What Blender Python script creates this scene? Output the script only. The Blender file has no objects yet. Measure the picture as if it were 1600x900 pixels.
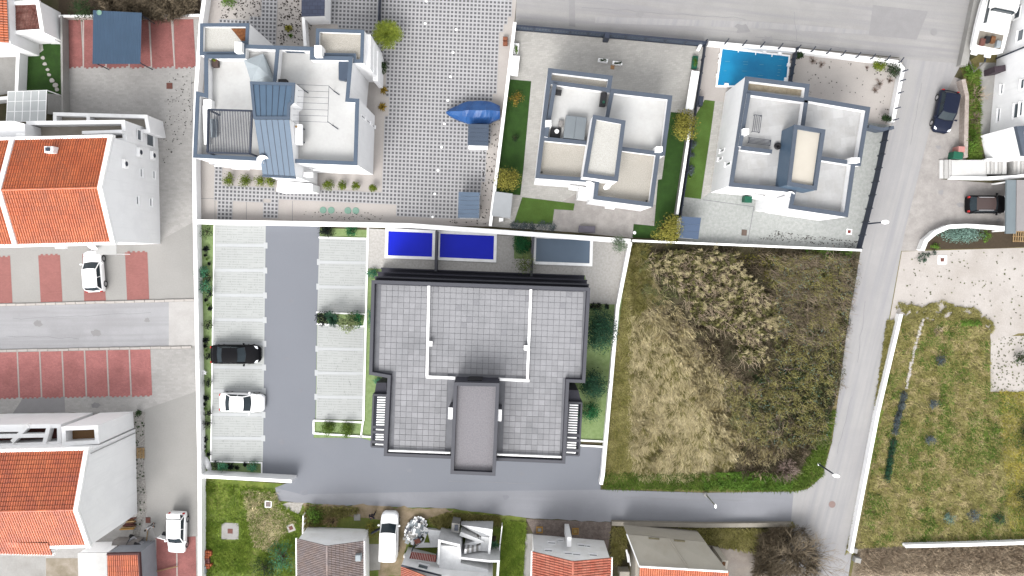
import bpy, math, random
import numpy as np
from mathutils import Vector, Matrix, noise
random.seed(7); RNG = np.random.default_rng(7)
R = math.radians; PI = math.pi
C = bpy.context.scene.collection
SC = bpy.context.scene
# ------------------------------------------------------------------ camera, sky, sun, exposure
HC = 70.0                     # flying height of the drone in metres
F = 1120.0                    # focal length in photo pixels (1600 px wide frame)
TILT = -math.atan(45.0 / F)
cam = bpy.data.cameras.new('drone_camera'); camo = bpy.data.objects.new('drone_camera', cam); C.objects.link(camo)
cam.sensor_width = 36.0; cam.lens = 36.0 * F / 1600.0; cam.clip_start = 0.5; cam.clip_end = 2000
camo.location = (0, 0, HC); camo.rotation_euler = (TILT, 0, 0)
SC.camera = camo
SUN_EL, SUN_AZ = R(47), R(200)           # azimuth clockwise from +Y
w = bpy.data.worlds.new("World"); SC.world = w; w.use_nodes = True
nt = w.node_tree; nt.nodes.clear()
sky = nt.nodes.new('ShaderNodeTexSky'); sky.sky_type = 'NISHITA'; sky.sun_disc = False
sky.sun_elevation = SUN_EL; sky.sun_rotation = SUN_AZ; sky.air_density = 1.0; sky.dust_density = 3.0; sky.ozone_density = 1.0
hs = nt.nodes.new('ShaderNodeHueSaturation'); hs.inputs['Saturation'].default_value = 0.1
bg = nt.nodes.new('ShaderNodeBackground'); bg.inputs['Strength'].default_value = 0.15
wo = nt.nodes.new('ShaderNodeOutputWorld')
nt.links.new(sky.outputs[0], hs.inputs['Color']); nt.links.new(hs.outputs[0], bg.inputs[0]); nt.links.new(bg.outputs[0], wo.inputs[0])
sl = bpy.data.lights.new('sun', 'SUN'); sl.energy = 0.85; sl.angle = R(30); sl.color = (1.0, 0.965, 0.92)
so = bpy.data.objects.new('sun', sl); C.objects.link(so)
sdir = Vector((math.sin(SUN_AZ) * math.cos(SUN_EL), math.cos(SUN_AZ) * math.cos(SUN_EL), math.sin(SUN_EL)))
so.rotation_euler = sdir.to_track_quat('Z', 'Y').to_euler(); so.location = sdir * 120
SC.view_settings.view_transform = 'Standard'; SC.view_settings.look = 'None'
SC.view_settings.exposure = 1.46; SC.view_settings.gamma = 1.0
SC.render.engine = 'CYCLES'
SC.cycles.max_bounces = 5; SC.cycles.diffuse_bounces = 3

# ------------------------------------------------------------------ places: a photo pixel plus a height gives a point of the place
CA, SA = math.cos(TILT), math.sin(TILT)
def ray(px, py):
    x, y, z = (px - 800) / F, (450 - py) / F, -1.0
    return Vector((x, y * CA - z * SA, y * SA + z * CA))
def G(px, py, z=0.0):
    d = ray(px, py); t = (z - HC) / d.z
    return Vector((d.x * t, d.y * t, z))
def GP(poly, z=0.0): return [G(x, y, z) for x, y in poly]
def on_wall(px, py, A, B):                # the point of the vertical wall through A and B seen at a pixel
    d = ray(px, py); n = Vector((B.y - A.y, A.x - B.x, 0))
    t = (A.x * n.x + A.y * n.y) / (d.x * n.x + d.y * n.y)
    return Vector((d.x * t, d.y * t, HC + d.z * t))
M_PX = 1 / 16.0                           # metres per photo pixel on the ground

# ------------------------------------------------------------------ mesh builder
def area2(p): return sum(p[i][0] * p[(i + 1) % len(p)][1] - p[(i + 1) % len(p)][0] * p[i][1] for i in range(len(p)))
def ccw(p):
    p = [Vector((q[0], q[1], 0)) for q in p]
    return p if area2(p) > 0 else p[::-1]
def inset(poly, d):                       # ccw polygon moved inwards by d (mitred)
    p = ccw(poly); n = len(p); out = []
    for i in range(n):
        a, b, c = p[i - 1], p[i], p[(i + 1) % n]
        e1 = (b - a).normalized(); e2 = (c - b).normalized()
        n1 = Vector((-e1.y, e1.x, 0)); n2 = Vector((-e2.y, e2.x, 0))
        k = 1 + n1.dot(n2); k = max(k, 0.25)
        out.append(b + (n1 + n2) * (d / k))
    return out
class MB:
    def __init__(s): s.v = []; s.f = []
    def add(s, v, f):
        k = len(s.v); s.v += [tuple(q) for q in v]; s.f += [tuple(i + k for i in g) for g in f]; return s
    def prism(s, poly, z0, z1, bottom=False):
        p = ccw(poly); n = len(p)
        f = [tuple(range(n, 2 * n))] + [(i, (i + 1) % n, n + (i + 1) % n, n + i) for i in range(n)]
        if bottom: f.append(tuple(range(n - 1, -1, -1)))
        return s.add([(q.x, q.y, z0) for q in p] + [(q.x, q.y, z1) for q in p], f)
    def sheet(s, poly, z):
        p = ccw(poly); return s.add([(q.x, q.y, z) for q in p], [tuple(range(len(p)))])
    def ring(s, poly, w, z0, z1, o=0.0):  # a wall of width w following the inside of a closed outline
        a = inset(poly, -o) if o else ccw(poly); b = inset(poly, w + o); n = len(a)
        v = [(q.x, q.y, z) for z in (z0, z1) for L in (a, b) for q in L]
        f = []
        for i in range(n):
            j = (i + 1) % n
            f += [(i, j, 2 * n + j, 2 * n + i), (n + j, n + i, 3 * n + i, 3 * n + j), (2 * n + i, 2 * n + j, 3 * n + j, 3 * n + i), (j, i, n + i, n + j)]
        return s.add(v, f)
    def path(s, pts, w, z0, z1):          # a wall of width w along an open line
        p = [Vector((q[0], q[1], 0)) for q in pts]; n = len(p); L = []; Rr = []
        for i in range(n):
            e1 = (p[i] - p[i - 1]).normalized() if i else None
            e2 = (p[i + 1] - p[i]).normalized() if i < n - 1 else None
            e1 = e1 or e2; e2 = e2 or e1
            n1 = Vector((-e1.y, e1.x, 0)); n2 = Vector((-e2.y, e2.x, 0)); k = max(1 + n1.dot(n2), 0.3)
            o = (n1 + n2) * (w / 2 / k); L.append(p[i] + o); Rr.append(p[i] - o)
        zz0 = z0 if isinstance(z0, (list, tuple)) else [z0] * n
        zz1 = z1 if isinstance(z1, (list, tuple)) else [z1] * n
        v = [(q.x, q.y, z) for q, z in zip(L, zz0)] + [(q.x, q.y, z) for q, z in zip(Rr, zz0)] + [(q.x, q.y, z) for q, z in zip(L, zz1)] + [(q.x, q.y, z) for q, z in zip(Rr, zz1)]
        f = []
        for i in range(n - 1):
            f += [(2 * n + i, 3 * n + i, 3 * n + i + 1, 2 * n + i + 1), (i, 2 * n + i, 2 * n + i + 1, i + 1), (n + i, n + i + 1, 3 * n + i + 1, 3 * n + i), (i, i + 1, n + i + 1, n + i)]
        f += [(0, n, 3 * n, 2 * n), (n - 1, 3 * n - 1, 4 * n - 1, 2 * n - 1)]
        return s.add(v, f)
    def box(s, c, sx, sy, z0, z1, a=0.0, b=0.0):   # a box standing on z0; b: bevel of the top edge
        ca, sa = math.cos(a), math.sin(a)
        def q(x, y, z): return (c[0] + x * ca - y * sa, c[1] + x * sa + y * ca, z)
        hx, hy = sx / 2, sy / 2
        cr = ((-1, -1), (1, -1), (1, 1), (-1, 1))
        v = [q(i * hx, j * hy, z0) for i, j in cr]
        if b:
            v += [q(i * hx, j * hy, z1 - b) for i, j in cr] + [q(i * (hx - b), j * (hy - b), z1) for i, j in cr]
            f = [(3, 2, 1, 0), (8, 9, 10, 11)] + [(i, (i + 1) % 4, 4 + (i + 1) % 4, 4 + i) for i in range(4)] + [(4 + i, 4 + (i + 1) % 4, 8 + (i + 1) % 4, 8 + i) for i in range(4)]
        else:
            v += [q(i * hx, j * hy, z1) for i, j in cr]
            f = [(3, 2, 1, 0), (4, 5, 6, 7)] + [(i, (i + 1) % 4, 4 + (i + 1) % 4, 4 + i) for i in range(4)]
        return s.add(v, f)
    def tube(s, p, q, r0, r1=None, n=6, cap=True):
        p, q = Vector(p), Vector(q); r1 = r0 if r1 is None else r1
        d = (q - p).normalized(); u = d.orthogonal().normalized(); v = d.cross(u)
        V = [o + (u * math.cos(2 * PI * i / n) + v * math.sin(2 * PI * i / n)) * r for o, r in ((p, r0), (q, r1)) for i in range(n)]
        f = [(i, (i + 1) % n, n + (i + 1) % n, n + i) for i in range(n)]
        if cap: f += [tuple(range(n - 1, -1, -1)), tuple(range(n, 2 * n))]
        return s.add(V, f)
    def lathe(s, c, prof, n=16, sx=1.0, sy=1.0, a=0.0):  # prof: (radius, z) from bottom to top
        V = []; f = []; ca, sa = math.cos(a), math.sin(a)
        for r, z in prof:
            for i in range(n):
                x, y = r * sx * math.cos(2 * PI * i / n), r * sy * math.sin(2 * PI * i / n)
                V.append((c[0] + x * ca - y * sa, c[1] + x * sa + y * ca, (c[2] if len(c) > 2 else 0) + z))
        for k in range(len(prof) - 1):
            f += [(k * n + i, k * n + (i + 1) % n, (k + 1) * n + (i + 1) % n, (k + 1) * n + i) for i in range(n)]
        f += [tuple(range(n - 1, -1, -1)), tuple(range((len(prof) - 1) * n, len(prof) * n))]
        return s.add(V, f)
    def quad(s, *p): return s.add(p, [tuple(range(len(p)))])
    def slab4(s, a, b, c, d, t):          # four corners of a (sloping) plate of thickness t
        a, b, c, d = map(Vector, (a, b, c, d)); n = (b - a).cross(d - a).normalized()
        if n.z < 0: n = -n
        lo = [q - n * t for q in (a, b, c, d)]
        return s.add([a, b, c, d] + lo, [(0, 1, 2, 3), (7, 6, 5, 4)] + [(i, 4 + i, 4 + (i + 1) % 4, (i + 1) % 4) for i in range(4)])

ORG = {}
def link(name, me, m, parent=None, kind=None, smooth=False):
    if m is not None:
        for k in (m if isinstance(m, (list, tuple)) else [m]): me.materials.append(k)
    if smooth: me.polygons.foreach_set('use_smooth', [True] * len(me.polygons))
    o = bpy.data.objects.new(name, me); C.objects.link(o)
    if parent is not None:
        o.parent = parent; ORG[o.name] = ORG[parent.name]
    if kind: o['kind'] = kind
    return o
def obj(name, mb, m, parent=None, kind=None, smooth=False, label=None, cat=None, group=None, at=None):
    """One mesh object; coordinates are given in the world and stored from the thing's own base point."""
    V = np.array(mb.v, dtype=float).reshape(-1, 3)
    if parent is not None: org = ORG[parent.name]
    elif at is not None: org = Vector(at)
    elif kind == 'structure': org = Vector((0, 0, 0))
    else:
        lo, hi = V.min(0), V.max(0); org = Vector(((lo[0] + hi[0]) / 2, (lo[1] + hi[1]) / 2, lo[2]))
    V = V - np.array(org)
    me = bpy.data.meshes.new(name); me.from_pydata(V.tolist(), [], mb.f); me.update()
    o = link(name, me, m, parent, kind, smooth)
    if parent is None: o.location = org; ORG[o.name] = org
    if label: tag(o, label, cat, group)
    return o
def tag(o, label, cat=None, group=None):
    o['label'] = label
    if cat: o['category'] = cat
    if group: o['group'] = group
    return o
def thing(name, label, cat, loc=(0, 0, 0), group=None):
    o = bpy.data.objects.new(name, None); C.objects.link(o); o.empty_display_size = 0.3
    o.location = loc; ORG[o.name] = Vector(loc); tag(o, label, cat, group); return o
def arrays(name, V, n_per, m, parent=None, kind=None, org=(0, 0, 0), quads=False):
    """A mesh of many loose triangles or quads from a numpy array of vertices."""
    V = np.asarray(V, dtype=np.float32).reshape(-1, 3) - np.array(org, dtype=np.float32)
    me = bpy.data.meshes.new(name); n = len(V); k = n // n_per
    me.vertices.add(n); me.vertices.foreach_set('co', V.ravel())
    me.loops.add(n); me.loops.foreach_set('vertex_index', np.arange(n, dtype=np.int32))
    me.polygons.add(k); me.polygons.foreach_set('loop_start', np.arange(0, n, n_per, dtype=np.int32))
    me.update(calc_edges=True); me.validate()
    o = link(name, me, m, parent, kind)
    if parent is None: o.location = org; ORG[o.name] = Vector(org)
    return o
def kids(o): return [c for c in bpy.data.objects if c.parent == o]
def dup(root, loc, rz=0.0, label=None, group=None, scale=None, mats=None):
    def cp(o, par):
        c = o.copy(); C.objects.link(c)
        if par is not None: c.parent = par
        for ch in CH.get(o.name, []): cp(ch, c)
        return c
    CH = {}
    for o in bpy.data.objects:
        if o.parent is not None: CH.setdefault(o.parent.name, []).append(o)
    r = cp(root, None); r.location = loc; r.rotation_euler = (0, 0, rz)
    if label: r['label'] = label
    if group: r['group'] = group
    if scale: r.scale = scale if isinstance(scale, tuple) else (scale,) * 3
    return r
ORD = ['first', 'second', 'third', 'fourth', 'fifth', 'sixth', 'seventh', 'eighth', 'ninth', 'tenth', 'eleventh', 'twelfth', 'thirteenth', 'fourteenth', 'fifteenth', 'sixteenth']

# ------------------------------------------------------------------ materials (procedural)
EXPO = 2.25
def lin(c): return tuple(((v / 255 + 0.055) / 1.055) ** 2.4 if v > 10 else v / 255 / 12.92 for v in c)
def A(r, g, b): return tuple(min(v / EXPO, 0.8) for v in lin((r, g, b)))
MATS = {}
def mat(name, c, rough=0.85, var=0.12, scale=1.2, c2=None, fine=0.0, fscale=14.0, bump=0.0, bscale=30.0, spec=0.3, metal=0.0, island=0.0, brick=None, stain=None, tscale=0.18, streak=None, along=None):
    """c: base colour; c2: second colour in patches of size 1/scale; fine: grain; stain: large weathering colour; brick: (w, h, mortar, colour, angle)."""
    m = bpy.data.materials.new(name); m.use_nodes = True; t = m.node_tree; N = t.nodes; Lk = t.links
    b = N['Principled BSDF']; b.inputs['Roughness'].default_value = rough; b.inputs['Metallic'].default_value = metal
    b.inputs['Specular IOR Level'].default_value = spec
    geo = N.new('ShaderNodeNewGeometry'); pos = geo.outputs['Position']
    def nz(s, d=5.0, r=0.6):
        n = N.new('ShaderNodeTexNoise'); n.inputs['Scale'].default_value = s; n.inputs['Detail'].default_value = d; n.inputs['Roughness'].default_value = r
        Lk.new(pos, n.inputs['Vector']); return n.outputs['Fac']
    def ramp(f, lo, hi):
        r = N.new('ShaderNodeMapRange'); r.inputs['From Min'].default_value = lo; r.inputs['From Max'].default_value = hi; Lk.new(f, r.inputs['Value']); return r.outputs['Result']
    def mixc(f, a_, b_, mode='MIX'):
        x = N.new('ShaderNodeMix'); x.data_type = 'RGBA'; x.blend_type = mode
        if isinstance(f, float): x.inputs[0].default_value = f
        else: Lk.new(f, x.inputs[0])
        for k, v in ((6, a_), (7, b_)):
            if isinstance(v, tuple): x.inputs[k].default_value = (*v[:3], 1)
            else: Lk.new(v, x.inputs[k])
        return x.outputs[2]
    c2 = c2 or tuple(v * (1 - var) for v in c); c1 = tuple(min(v * (1 + var * 0.6), 0.85) for v in c) if var else c
    col = mixc(ramp(nz(scale), 0.35, 0.65), c1, c2)
    if stain: col = mixc(ramp(nz(tscale, 6, 0.65), 0.48, 0.75), col, stain)
    if along:
        ang_, c_ = along
        mp1 = N.new('ShaderNodeMapping'); mp1.vector_type = 'TEXTURE'; mp1.inputs['Rotation'].default_value = (0, 0, R(ang_)); mp1.inputs['Scale'].default_value = (14, .55, 1); Lk.new(pos, mp1.inputs['Vector'])
        n1 = N.new('ShaderNodeTexNoise'); n1.inputs['Scale'].default_value = 1.0; n1.inputs['Detail'].default_value = 3; n1.inputs['Roughness'].default_value = .55; Lk.new(mp1.outputs[0], n1.inputs['Vector'])
        col = mixc(ramp(n1.outputs['Fac'], .42, .68), col, c_)
    if streak:
        mp0 = N.new('ShaderNodeMapping'); mp0.inputs['Scale'].default_value = (2.2, 2.2, .12); Lk.new(pos, mp0.inputs['Vector'])
        n0 = N.new('ShaderNodeTexNoise'); n0.inputs['Scale'].default_value = 1.6; n0.inputs['Detail'].default_value = 4; Lk.new(mp0.outputs[0], n0.inputs['Vector'])
        col = mixc(ramp(n0.outputs['Fac'], .52, .72), col, streak)
    if fine:
        g = ramp(nz(fscale, 3, 0.7), 0.3, 0.7)
        col = mixc(g, col, mixc(1.0, col, (1 - fine, 1 - fine, 1 - fine), 'MULTIPLY'))
    if island:
        x = N.new('ShaderNodeMapRange'); x.inputs['To Min'].default_value = 1 - island; x.inputs['To Max'].default_value = 1 + island
        Lk.new(geo.outputs['Random Per Island'], x.inputs['Value'])
        cb = N.new('ShaderNodeCombineColor')
        for k in range(3): Lk.new(x.outputs['Result'], cb.inputs[k])
        col = mixc(1.0, col, cb.outputs[0], 'MULTIPLY')
    h = None
    if brick:
        bw, bh, mo, bc, ang = brick
        mp = N.new('ShaderNodeMapping'); mp.inputs['Rotation'].default_value = (0, 0, R(ang)); Lk.new(pos, mp.inputs['Vector'])
        br = N.new('ShaderNodeTexBrick'); br.inputs['Scale'].default_value = 1.0; br.inputs['Brick Width'].default_value = bw; br.inputs['Row Height'].default_value = bh
        br.inputs['Mortar Size'].default_value = mo; br.inputs['Mortar Smooth'].default_value = 0.2
        br.inputs['Color1'].default_value = (1, 1, 1, 1); br.inputs['Color2'].default_value = (0.86, 0.86, 0.86, 1); br.inputs['Mortar'].default_value = (*bc, 1)
        Lk.new(mp.outputs[0], br.inputs['Vector']); col = mixc(1.0, col, br.outputs['Color'], 'MULTIPLY'); h = br.outputs['Fac']
    Lk.new(col, b.inputs['Base Color'])
    if bump:
        bp = N.new('ShaderNodeBump'); bp.inputs['Strength'].default_value = bump; bp.inputs['Distance'].default_value = 0.05
        Lk.new(nz(bscale, 4, 0.65), bp.inputs['Height']); Lk.new(bp.outputs[0], b.inputs['Normal'])
    m.diffuse_color = (*c, 1); MATS[name] = m
    return m
W_ = mat('white_plaster', (.73, .73, .735), var=0.02, scale=0.6, fine=0.02, fscale=5, stain=(.67, .67, .68), tscale=0.3, streak=(.69, .69, .695))
WP = mat('white_paint', (.8, .8, .8), rough=0.6, var=0.02, stain=(.68, .67, .65), tscale=0.8)
WF = mat('white_roof_coat', (.385, .385, .38), var=0.04, scale=0.5, fine=0.05, fscale=4, stain=(.33, .325, .315), tscale=0.35)
COURT = mat('court_concrete', A(220, 217, 213), var=0.07, scale=0.25, fine=0.14, fscale=9, bump=0.15, stain=A(200, 197, 194), tscale=0.12, brick=(0.4, 0.2, 0.008, (0.9, 0.9, 0.9), 2))
COURT2 = mat('light_court_concrete', A(193, 191, 187), var=0.05, scale=0.3, fine=0.1, fscale=8, bump=0.15, stain=A(190, 187, 183), tscale=0.14)
ROADW = mat('worn_asphalt', A(203, 203, 206), var=0.05, scale=0.5, fine=0.08, fscale=10, bump=0.2, bscale=60, stain=A(186, 185, 188), tscale=0.22, along=(1, A(*(188, 187, 190))))
ROADE = mat('pale_asphalt', A(201, 199, 198), var=0.05, scale=0.3, fine=0.08, fscale=12, bump=0.2, bscale=60, stain=A(186, 184, 186), tscale=0.1, along=(77, A(*(186, 185, 188))))
ROADN = mat('north_asphalt', A(197, 195, 193), var=0.08, scale=0.22, fine=0.1, fscale=10, bump=0.2, bscale=60, stain=A(172, 168, 168), tscale=0.1, along=(-6, A(*(182, 180, 182))))
PATCH = mat('asphalt_patch', A(180, 178, 179), var=0.05, fine=0.1, bump=0.2, bscale=60)
DRIVE = mat('blue_grey_asphalt', A(153, 157, 166), var=0.025, scale=0.12, fine=0.05, fscale=16, bump=0.1, bscale=60, stain=A(160, 162, 170), tscale=0.07)
ROADS = mat('south_asphalt', A(172, 174, 181), var=0.06, scale=0.35, fine=0.08, fscale=12, bump=0.2, bscale=60, stain=A(162, 163, 170), tscale=0.2, along=(-2, A(*(166, 168, 175))))
RED1 = mat('red_block_paving', A(204, 132, 127), var=0.12, scale=0.7, fine=0.22, fscale=7, bump=0.2, brick=(0.22, 0.11, 0.012, (0.8, 0.8, 0.8), 0), stain=A(166, 108, 104), tscale=0.4)
RED3 = mat('brightened_red_paving', A(228, 150, 146), var=0.1, scale=0.7, fine=0.2, fscale=7, bump=0.2, brick=(0.22, 0.11, 0.012, (0.85, 0.85, 0.85), 0), stain=A(196, 126, 122), tscale=0.4)  # paler copy of the red paving, brightened where the house shades it
RED2 = mat('pale_red_block_paving', A(190, 127, 121), var=0.05, scale=0.7, fine=0.1, fscale=7, bump=0.2, brick=(0.22, 0.11, 0.012, (0.85, 0.85, 0.85), 0))
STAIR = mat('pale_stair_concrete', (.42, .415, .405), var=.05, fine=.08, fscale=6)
STAIR2 = mat('shaded_stair_concrete', (.33, .325, .315), var=.05, fine=.08, fscale=6)  # darker copy for every second tread, shade painted between the steps
LINE = mat('white_block_line', A(222, 212, 206), var=0.08, scale=4, fine=0.12)
KERB = mat('kerb_stone', A(226, 219, 213), var=0.06, scale=1.5, fine=0.08)
TERRA = mat('terracotta_tile', A(238, 126, 70), rough=0.45, spec=0.6, var=0.1, scale=0.6, c2=A(226, 110, 56), fine=0.12, fscale=12, stain=A(206, 112, 70), tscale=0.5, island=0.13)
TERRA2 = mat('red_terracotta_tile', A(236, 130, 82), rough=0.45, spec=0.6, var=0.1, scale=0.6, c2=A(228, 114, 68), stain=A(208, 112, 84), tscale=0.6, fine=0.12, fscale=12, island=0.13)
TERRA3 = mat('weathered_red_tile', A(232, 150, 126), var=0.1, scale=1.4, c2=A(216, 118, 94), fine=0.25, fscale=8, island=0.13)
GREYT = mat('grey_brown_tile', A(174, 162, 162), var=0.1, scale=1.2, c2=A(184, 164, 156), fine=0.2, fscale=8, island=0.13)
MOTT = mat('mottled_tile', A(200, 150, 138), scale=1.6, c2=A(150, 85, 75), fine=0.3, fscale=6, island=0.13)
BLUEC = mat('blue_grey_capping', A(102, 117, 136), rough=0.6, spec=0.2, var=0.06, scale=2, fine=0.05)
BLUEC2 = mat('slate_capping', A(102, 112, 127), rough=0.6, spec=0.2, var=0.06, scale=2, fine=0.06)
METAL = mat('blue_metal_roof', A(92, 118, 144), rough=0.48, var=0.06, scale=1.5, spec=0.35, fine=0.05)
CARP = mat('blue_corrugated_roof', A(80, 104, 130), rough=0.6, spec=0.2, var=0.06, scale=0.8, fine=0.06)
SHED = mat('slate_metal_roof', A(84, 98, 118), rough=0.5, var=0.06, scale=1.0)
PALE = mat('pale_concrete', A(220, 213, 207), var=0.04, scale=0.3, fine=0.08, fscale=8, stain=A(205, 196, 192), tscale=0.2)
PAVER = mat('light_paver', A(216, 215, 217), island=0.05, var=0.05, scale=0.4, fine=0.1, fscale=9, stain=A(214, 213, 213), tscale=0.13)
HOLE = mat('paver_gravel_fill', A(130, 130, 134), var=0.2, scale=4, fine=0.3, fscale=20)
BLOCK = mat('grey_block_paving', A(230, 227, 221), var=0.06, scale=0.4, fine=0.14, fscale=8, bump=0.2, brick=(0.4, 0.2, 0.014, (0.86, 0.86, 0.85), -7), stain=A(212, 209, 204), tscale=0.16)
CRAZY = mat('speckled_paving', A(206, 208, 205), scale=3.5, c2=A(190, 194, 190), fine=0.16, fscale=10, bump=0.2)
SLABS = mat('cut_stone_paving', A(204, 199, 194), scale=1.2, c2=A(190, 184, 180), fine=0.14, fscale=7, bump=0.2, stain=A(176, 170, 168), tscale=0.2)
GRAVEL = mat('pea_gravel', A(238, 233, 223), scale=16, c2=A(206, 199, 186), fine=0.3, fscale=26, bump=0.5, bscale=40, stain=A(222, 215, 203), tscale=0.5)
GRAVELW = mat('white_gravel', A(246, 244, 238), scale=16, c2=A(226, 224, 216), fine=0.25, fscale=26, bump=0.5, bscale=40)
SAND = mat('pale_crushed_stone', A(226, 219, 213), scale=0.35, c2=A(216, 208, 201), fine=0.12, fscale=8, bump=0.3, bscale=14, stain=A(208, 199, 190), tscale=0.25)
DIRT = mat('sandy_dirt', A(188, 168, 142), scale=0.8, c2=A(168, 150, 118), fine=0.2, fscale=8, bump=0.4, bscale=14, stain=A(140, 130, 95), tscale=0.4)
EARTH = mat('dark_earth', A(108, 96, 74), scale=0.8, c2=A(92, 92, 58), fine=0.3, fscale=7, bump=0.5, bscale=10)
LAWND = mat('dark_lawn', A(58, 98, 30), var=0.18, scale=1.4, fine=0.25, fscale=16, bump=0.5, bscale=40)
LAWNB = mat('bright_lawn', A(100, 136, 56), var=0.14, scale=0.5, c2=A(88, 118, 40), fine=0.22, fscale=16, bump=0.5, bscale=40)
LAWNR = mat('soft_green_lawn', A(166, 190, 130), var=0.1, scale=2.5, c2=A(150, 176, 110), fine=0.16, fscale=12, bump=0.3, bscale=30)
FIELD = mat('rough_field', A(152, 138, 92), scale=0.45, c2=A(122, 120, 64), fine=0.3, fscale=6, bump=0.5, bscale=9, stain=A(178, 162, 116), tscale=0.35)
GARD = mat('garden_grass', A(146, 160, 66), scale=0.5, c2=A(104, 130, 40), fine=0.3, fscale=7, bump=0.5, bscale=9, stain=A(150, 138, 92), tscale=0.16)
COBB = mat('brown_cobble', A(160, 146, 138), scale=2.5, c2=A(134, 120, 112), fine=0.3, fscale=7, bump=0.5, bscale=8)
CONC = mat('grey_concrete', A(196, 194, 190), var=0.07, scale=0.6, fine=0.12, fscale=8, stain=A(176, 172, 166), tscale=0.4)
CONCW = mat('whitewashed_concrete', (.66, .665, .67), var=0.06, scale=0.8, fine=0.1, fscale=6, stain=(.5, .505, .51), tscale=0.5)
BAYP = mat('white_bay_paver', A(216, 219, 217), var=0.02, scale=1.0, fine=0.04, fscale=12)
BAYL = mat('smooth_white_strip', A(226, 229, 231), var=0.02)
DECK = mat('speckled_deck', A(228, 225, 220), scale=5, c2=A(216, 212, 206), fine=0.1, fscale=12)
TILE = mat('grey_roof_paver', A(182, 182, 186), var=0.05, scale=0.9, fine=0.1, fscale=9, island=0.10, stain=A(160, 161, 165), tscale=0.22)
JOINT = mat('dark_joint', A(142, 143, 149), var=0.1)
GREYC = mat('charcoal_capping', A(92, 93, 101), rough=0.6, var=0.04)
NAVY = mat('dark_navy_render', A(66, 66, 78), rough=0.7, var=0.06)
ASHR = mat('fine_grey_gravel', A(168, 165, 170), scale=10, c2=A(152, 149, 154), fine=0.18, fscale=18, bump=0.4)
BLACK = mat('black_plastic', (0.012, 0.012, 0.014), rough=0.55, var=0.1)
DKMET = mat('dark_grey_metal', A(62, 70, 88), rough=0.5, var=0.1)
GLASS = mat('tinted_glass', (0.02, 0.028, 0.034), rough=0.15, var=0.0, spec=0.22)
GLASSB = mat('window_glass', (0.06, 0.075, 0.09), rough=0.1, var=0.0, spec=0.7)
CARW = mat('white_car_paint', (0.8, 0.8, 0.8), rough=0.25, var=0.0, spec=0.6)
CARK = mat('black_car_paint', (0.006, 0.006, 0.007), rough=0.3, var=0.0, spec=0.06)
CARBL = mat('dark_blue_car_paint', (0.006, 0.009, 0.022), rough=0.3, var=0.0, spec=0.2)
CARBR = mat('dark_brown_car_paint', (0.05, 0.036, 0.034), rough=0.3, var=0.0, spec=0.25)
TYRE = mat('tyre_rubber', (0.02, 0.02, 0.02), rough=0.9, var=0.1)
RIM = mat('wheel_rim', (0.45, 0.45, 0.46), rough=0.35, var=0.0, metal=0.8)
LAMPW = mat('headlight_lens', (0.6, 0.62, 0.65), rough=0.15, var=0.0, spec=0.7)
LAMPR = mat('tail_light_lens', (0.35, 0.02, 0.02), rough=0.2, var=0.0)
TARPB = mat('blue_tarpaulin', A(48, 104, 172), rough=0.42, scale=0.9, c2=A(34, 88, 160), spec=0.35, bump=0.7, bscale=2.2)
TARPG = mat('grey_tarpaulin', A(186, 196, 202), rough=0.6, var=0.06, bump=0.3, bscale=3)
POOLB = mat('royal_blue_pool', A(36, 54, 250), rough=0.2, var=0.04, scale=0.5, spec=0.12)
POOLG = mat('grey_blue_pool', A(132, 152, 174), rough=0.2, var=0.05, scale=0.5, spec=0.2)
POOLC = mat('cyan_pool_cover', A(26, 158, 212), rough=0.4, var=0.12, scale=0.4, c2=A(22, 144, 202), spec=0.25, bump=0.25, bscale=1.4)
WOOD = mat('brown_wood', A(150, 104, 68), scale=3, c2=A(120, 80, 48), fine=0.2)
WOODL = mat('pale_wood', A(206, 176, 132), scale=3, c2=A(186, 152, 106), fine=0.15)
BRICK = mat('orange_brick', A(200, 110, 72), var=0.15, scale=3, fine=0.2, island=0.15)
RUST = mat('rusty_brown_cover', A(140, 92, 82), var=0.12, scale=3, fine=0.15)
GREENP = mat('green_bin_plastic', A(30, 110, 84), rough=0.5, var=0.05)
TEALD = mat('sage_green_disc', A(150, 190, 172), var=0.04)
SOIL = mat('planting_soil', A(90, 76, 58), scale=4, fine=0.3, fscale=12)
BARK = mat('bark', A(112, 92, 76), scale=4, c2=A(88, 72, 60), fine=0.3)
TWIG = mat('bare_twig', A(168, 152, 128), scale=0.8, c2=A(136, 122, 100), island=0.3)
TWIGP = mat('pale_twig', A(222, 202, 174), scale=0.8, c2=A(190, 168, 142), island=0.25)
def leafm(n, c, c2, isl=0.35): return mat(n, tuple(v * 1.3 for v in A(*c)), rough=0.7, scale=0.9, c2=tuple(v * 1.3 for v in A(*c2)), island=isl, spec=0.15)
LF_PALM = leafm('palm_green', (148, 160, 60), (104, 120, 40))
LF_DARK = leafm('dark_leaf', (52, 74, 38), (36, 56, 30))
LF_OLIVE = leafm('olive_yellow_leaf', (146, 140, 62), (110, 108, 44))
LF_BUSH = leafm('bush_green', (112, 126, 30), (78, 98, 24))
LF_TEAL = leafm('teal_leaf', (78, 138, 104), (52, 108, 76))
LF_BLACK = leafm('very_dark_leaf', (22, 34, 26), (12, 20, 16))
LF_DEEP = leafm('deep_green_leaf', (44, 84, 58), (30, 62, 46))
LF_EMER = leafm('emerald_leaf', (52, 120, 70), (34, 92, 52))
LF_SAGE = leafm('sage_leaf', (130, 160, 148), (96, 124, 112))
LF_GREY = leafm('grey_lavender_leaf', (96, 108, 112), (74, 84, 86))
LF_GRN = leafm('fresh_green_leaf', (100, 134, 48), (76, 108, 34))
LF_DRY = leafm('dry_tan_leaf', (186, 164, 124), (152, 130, 92))
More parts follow.
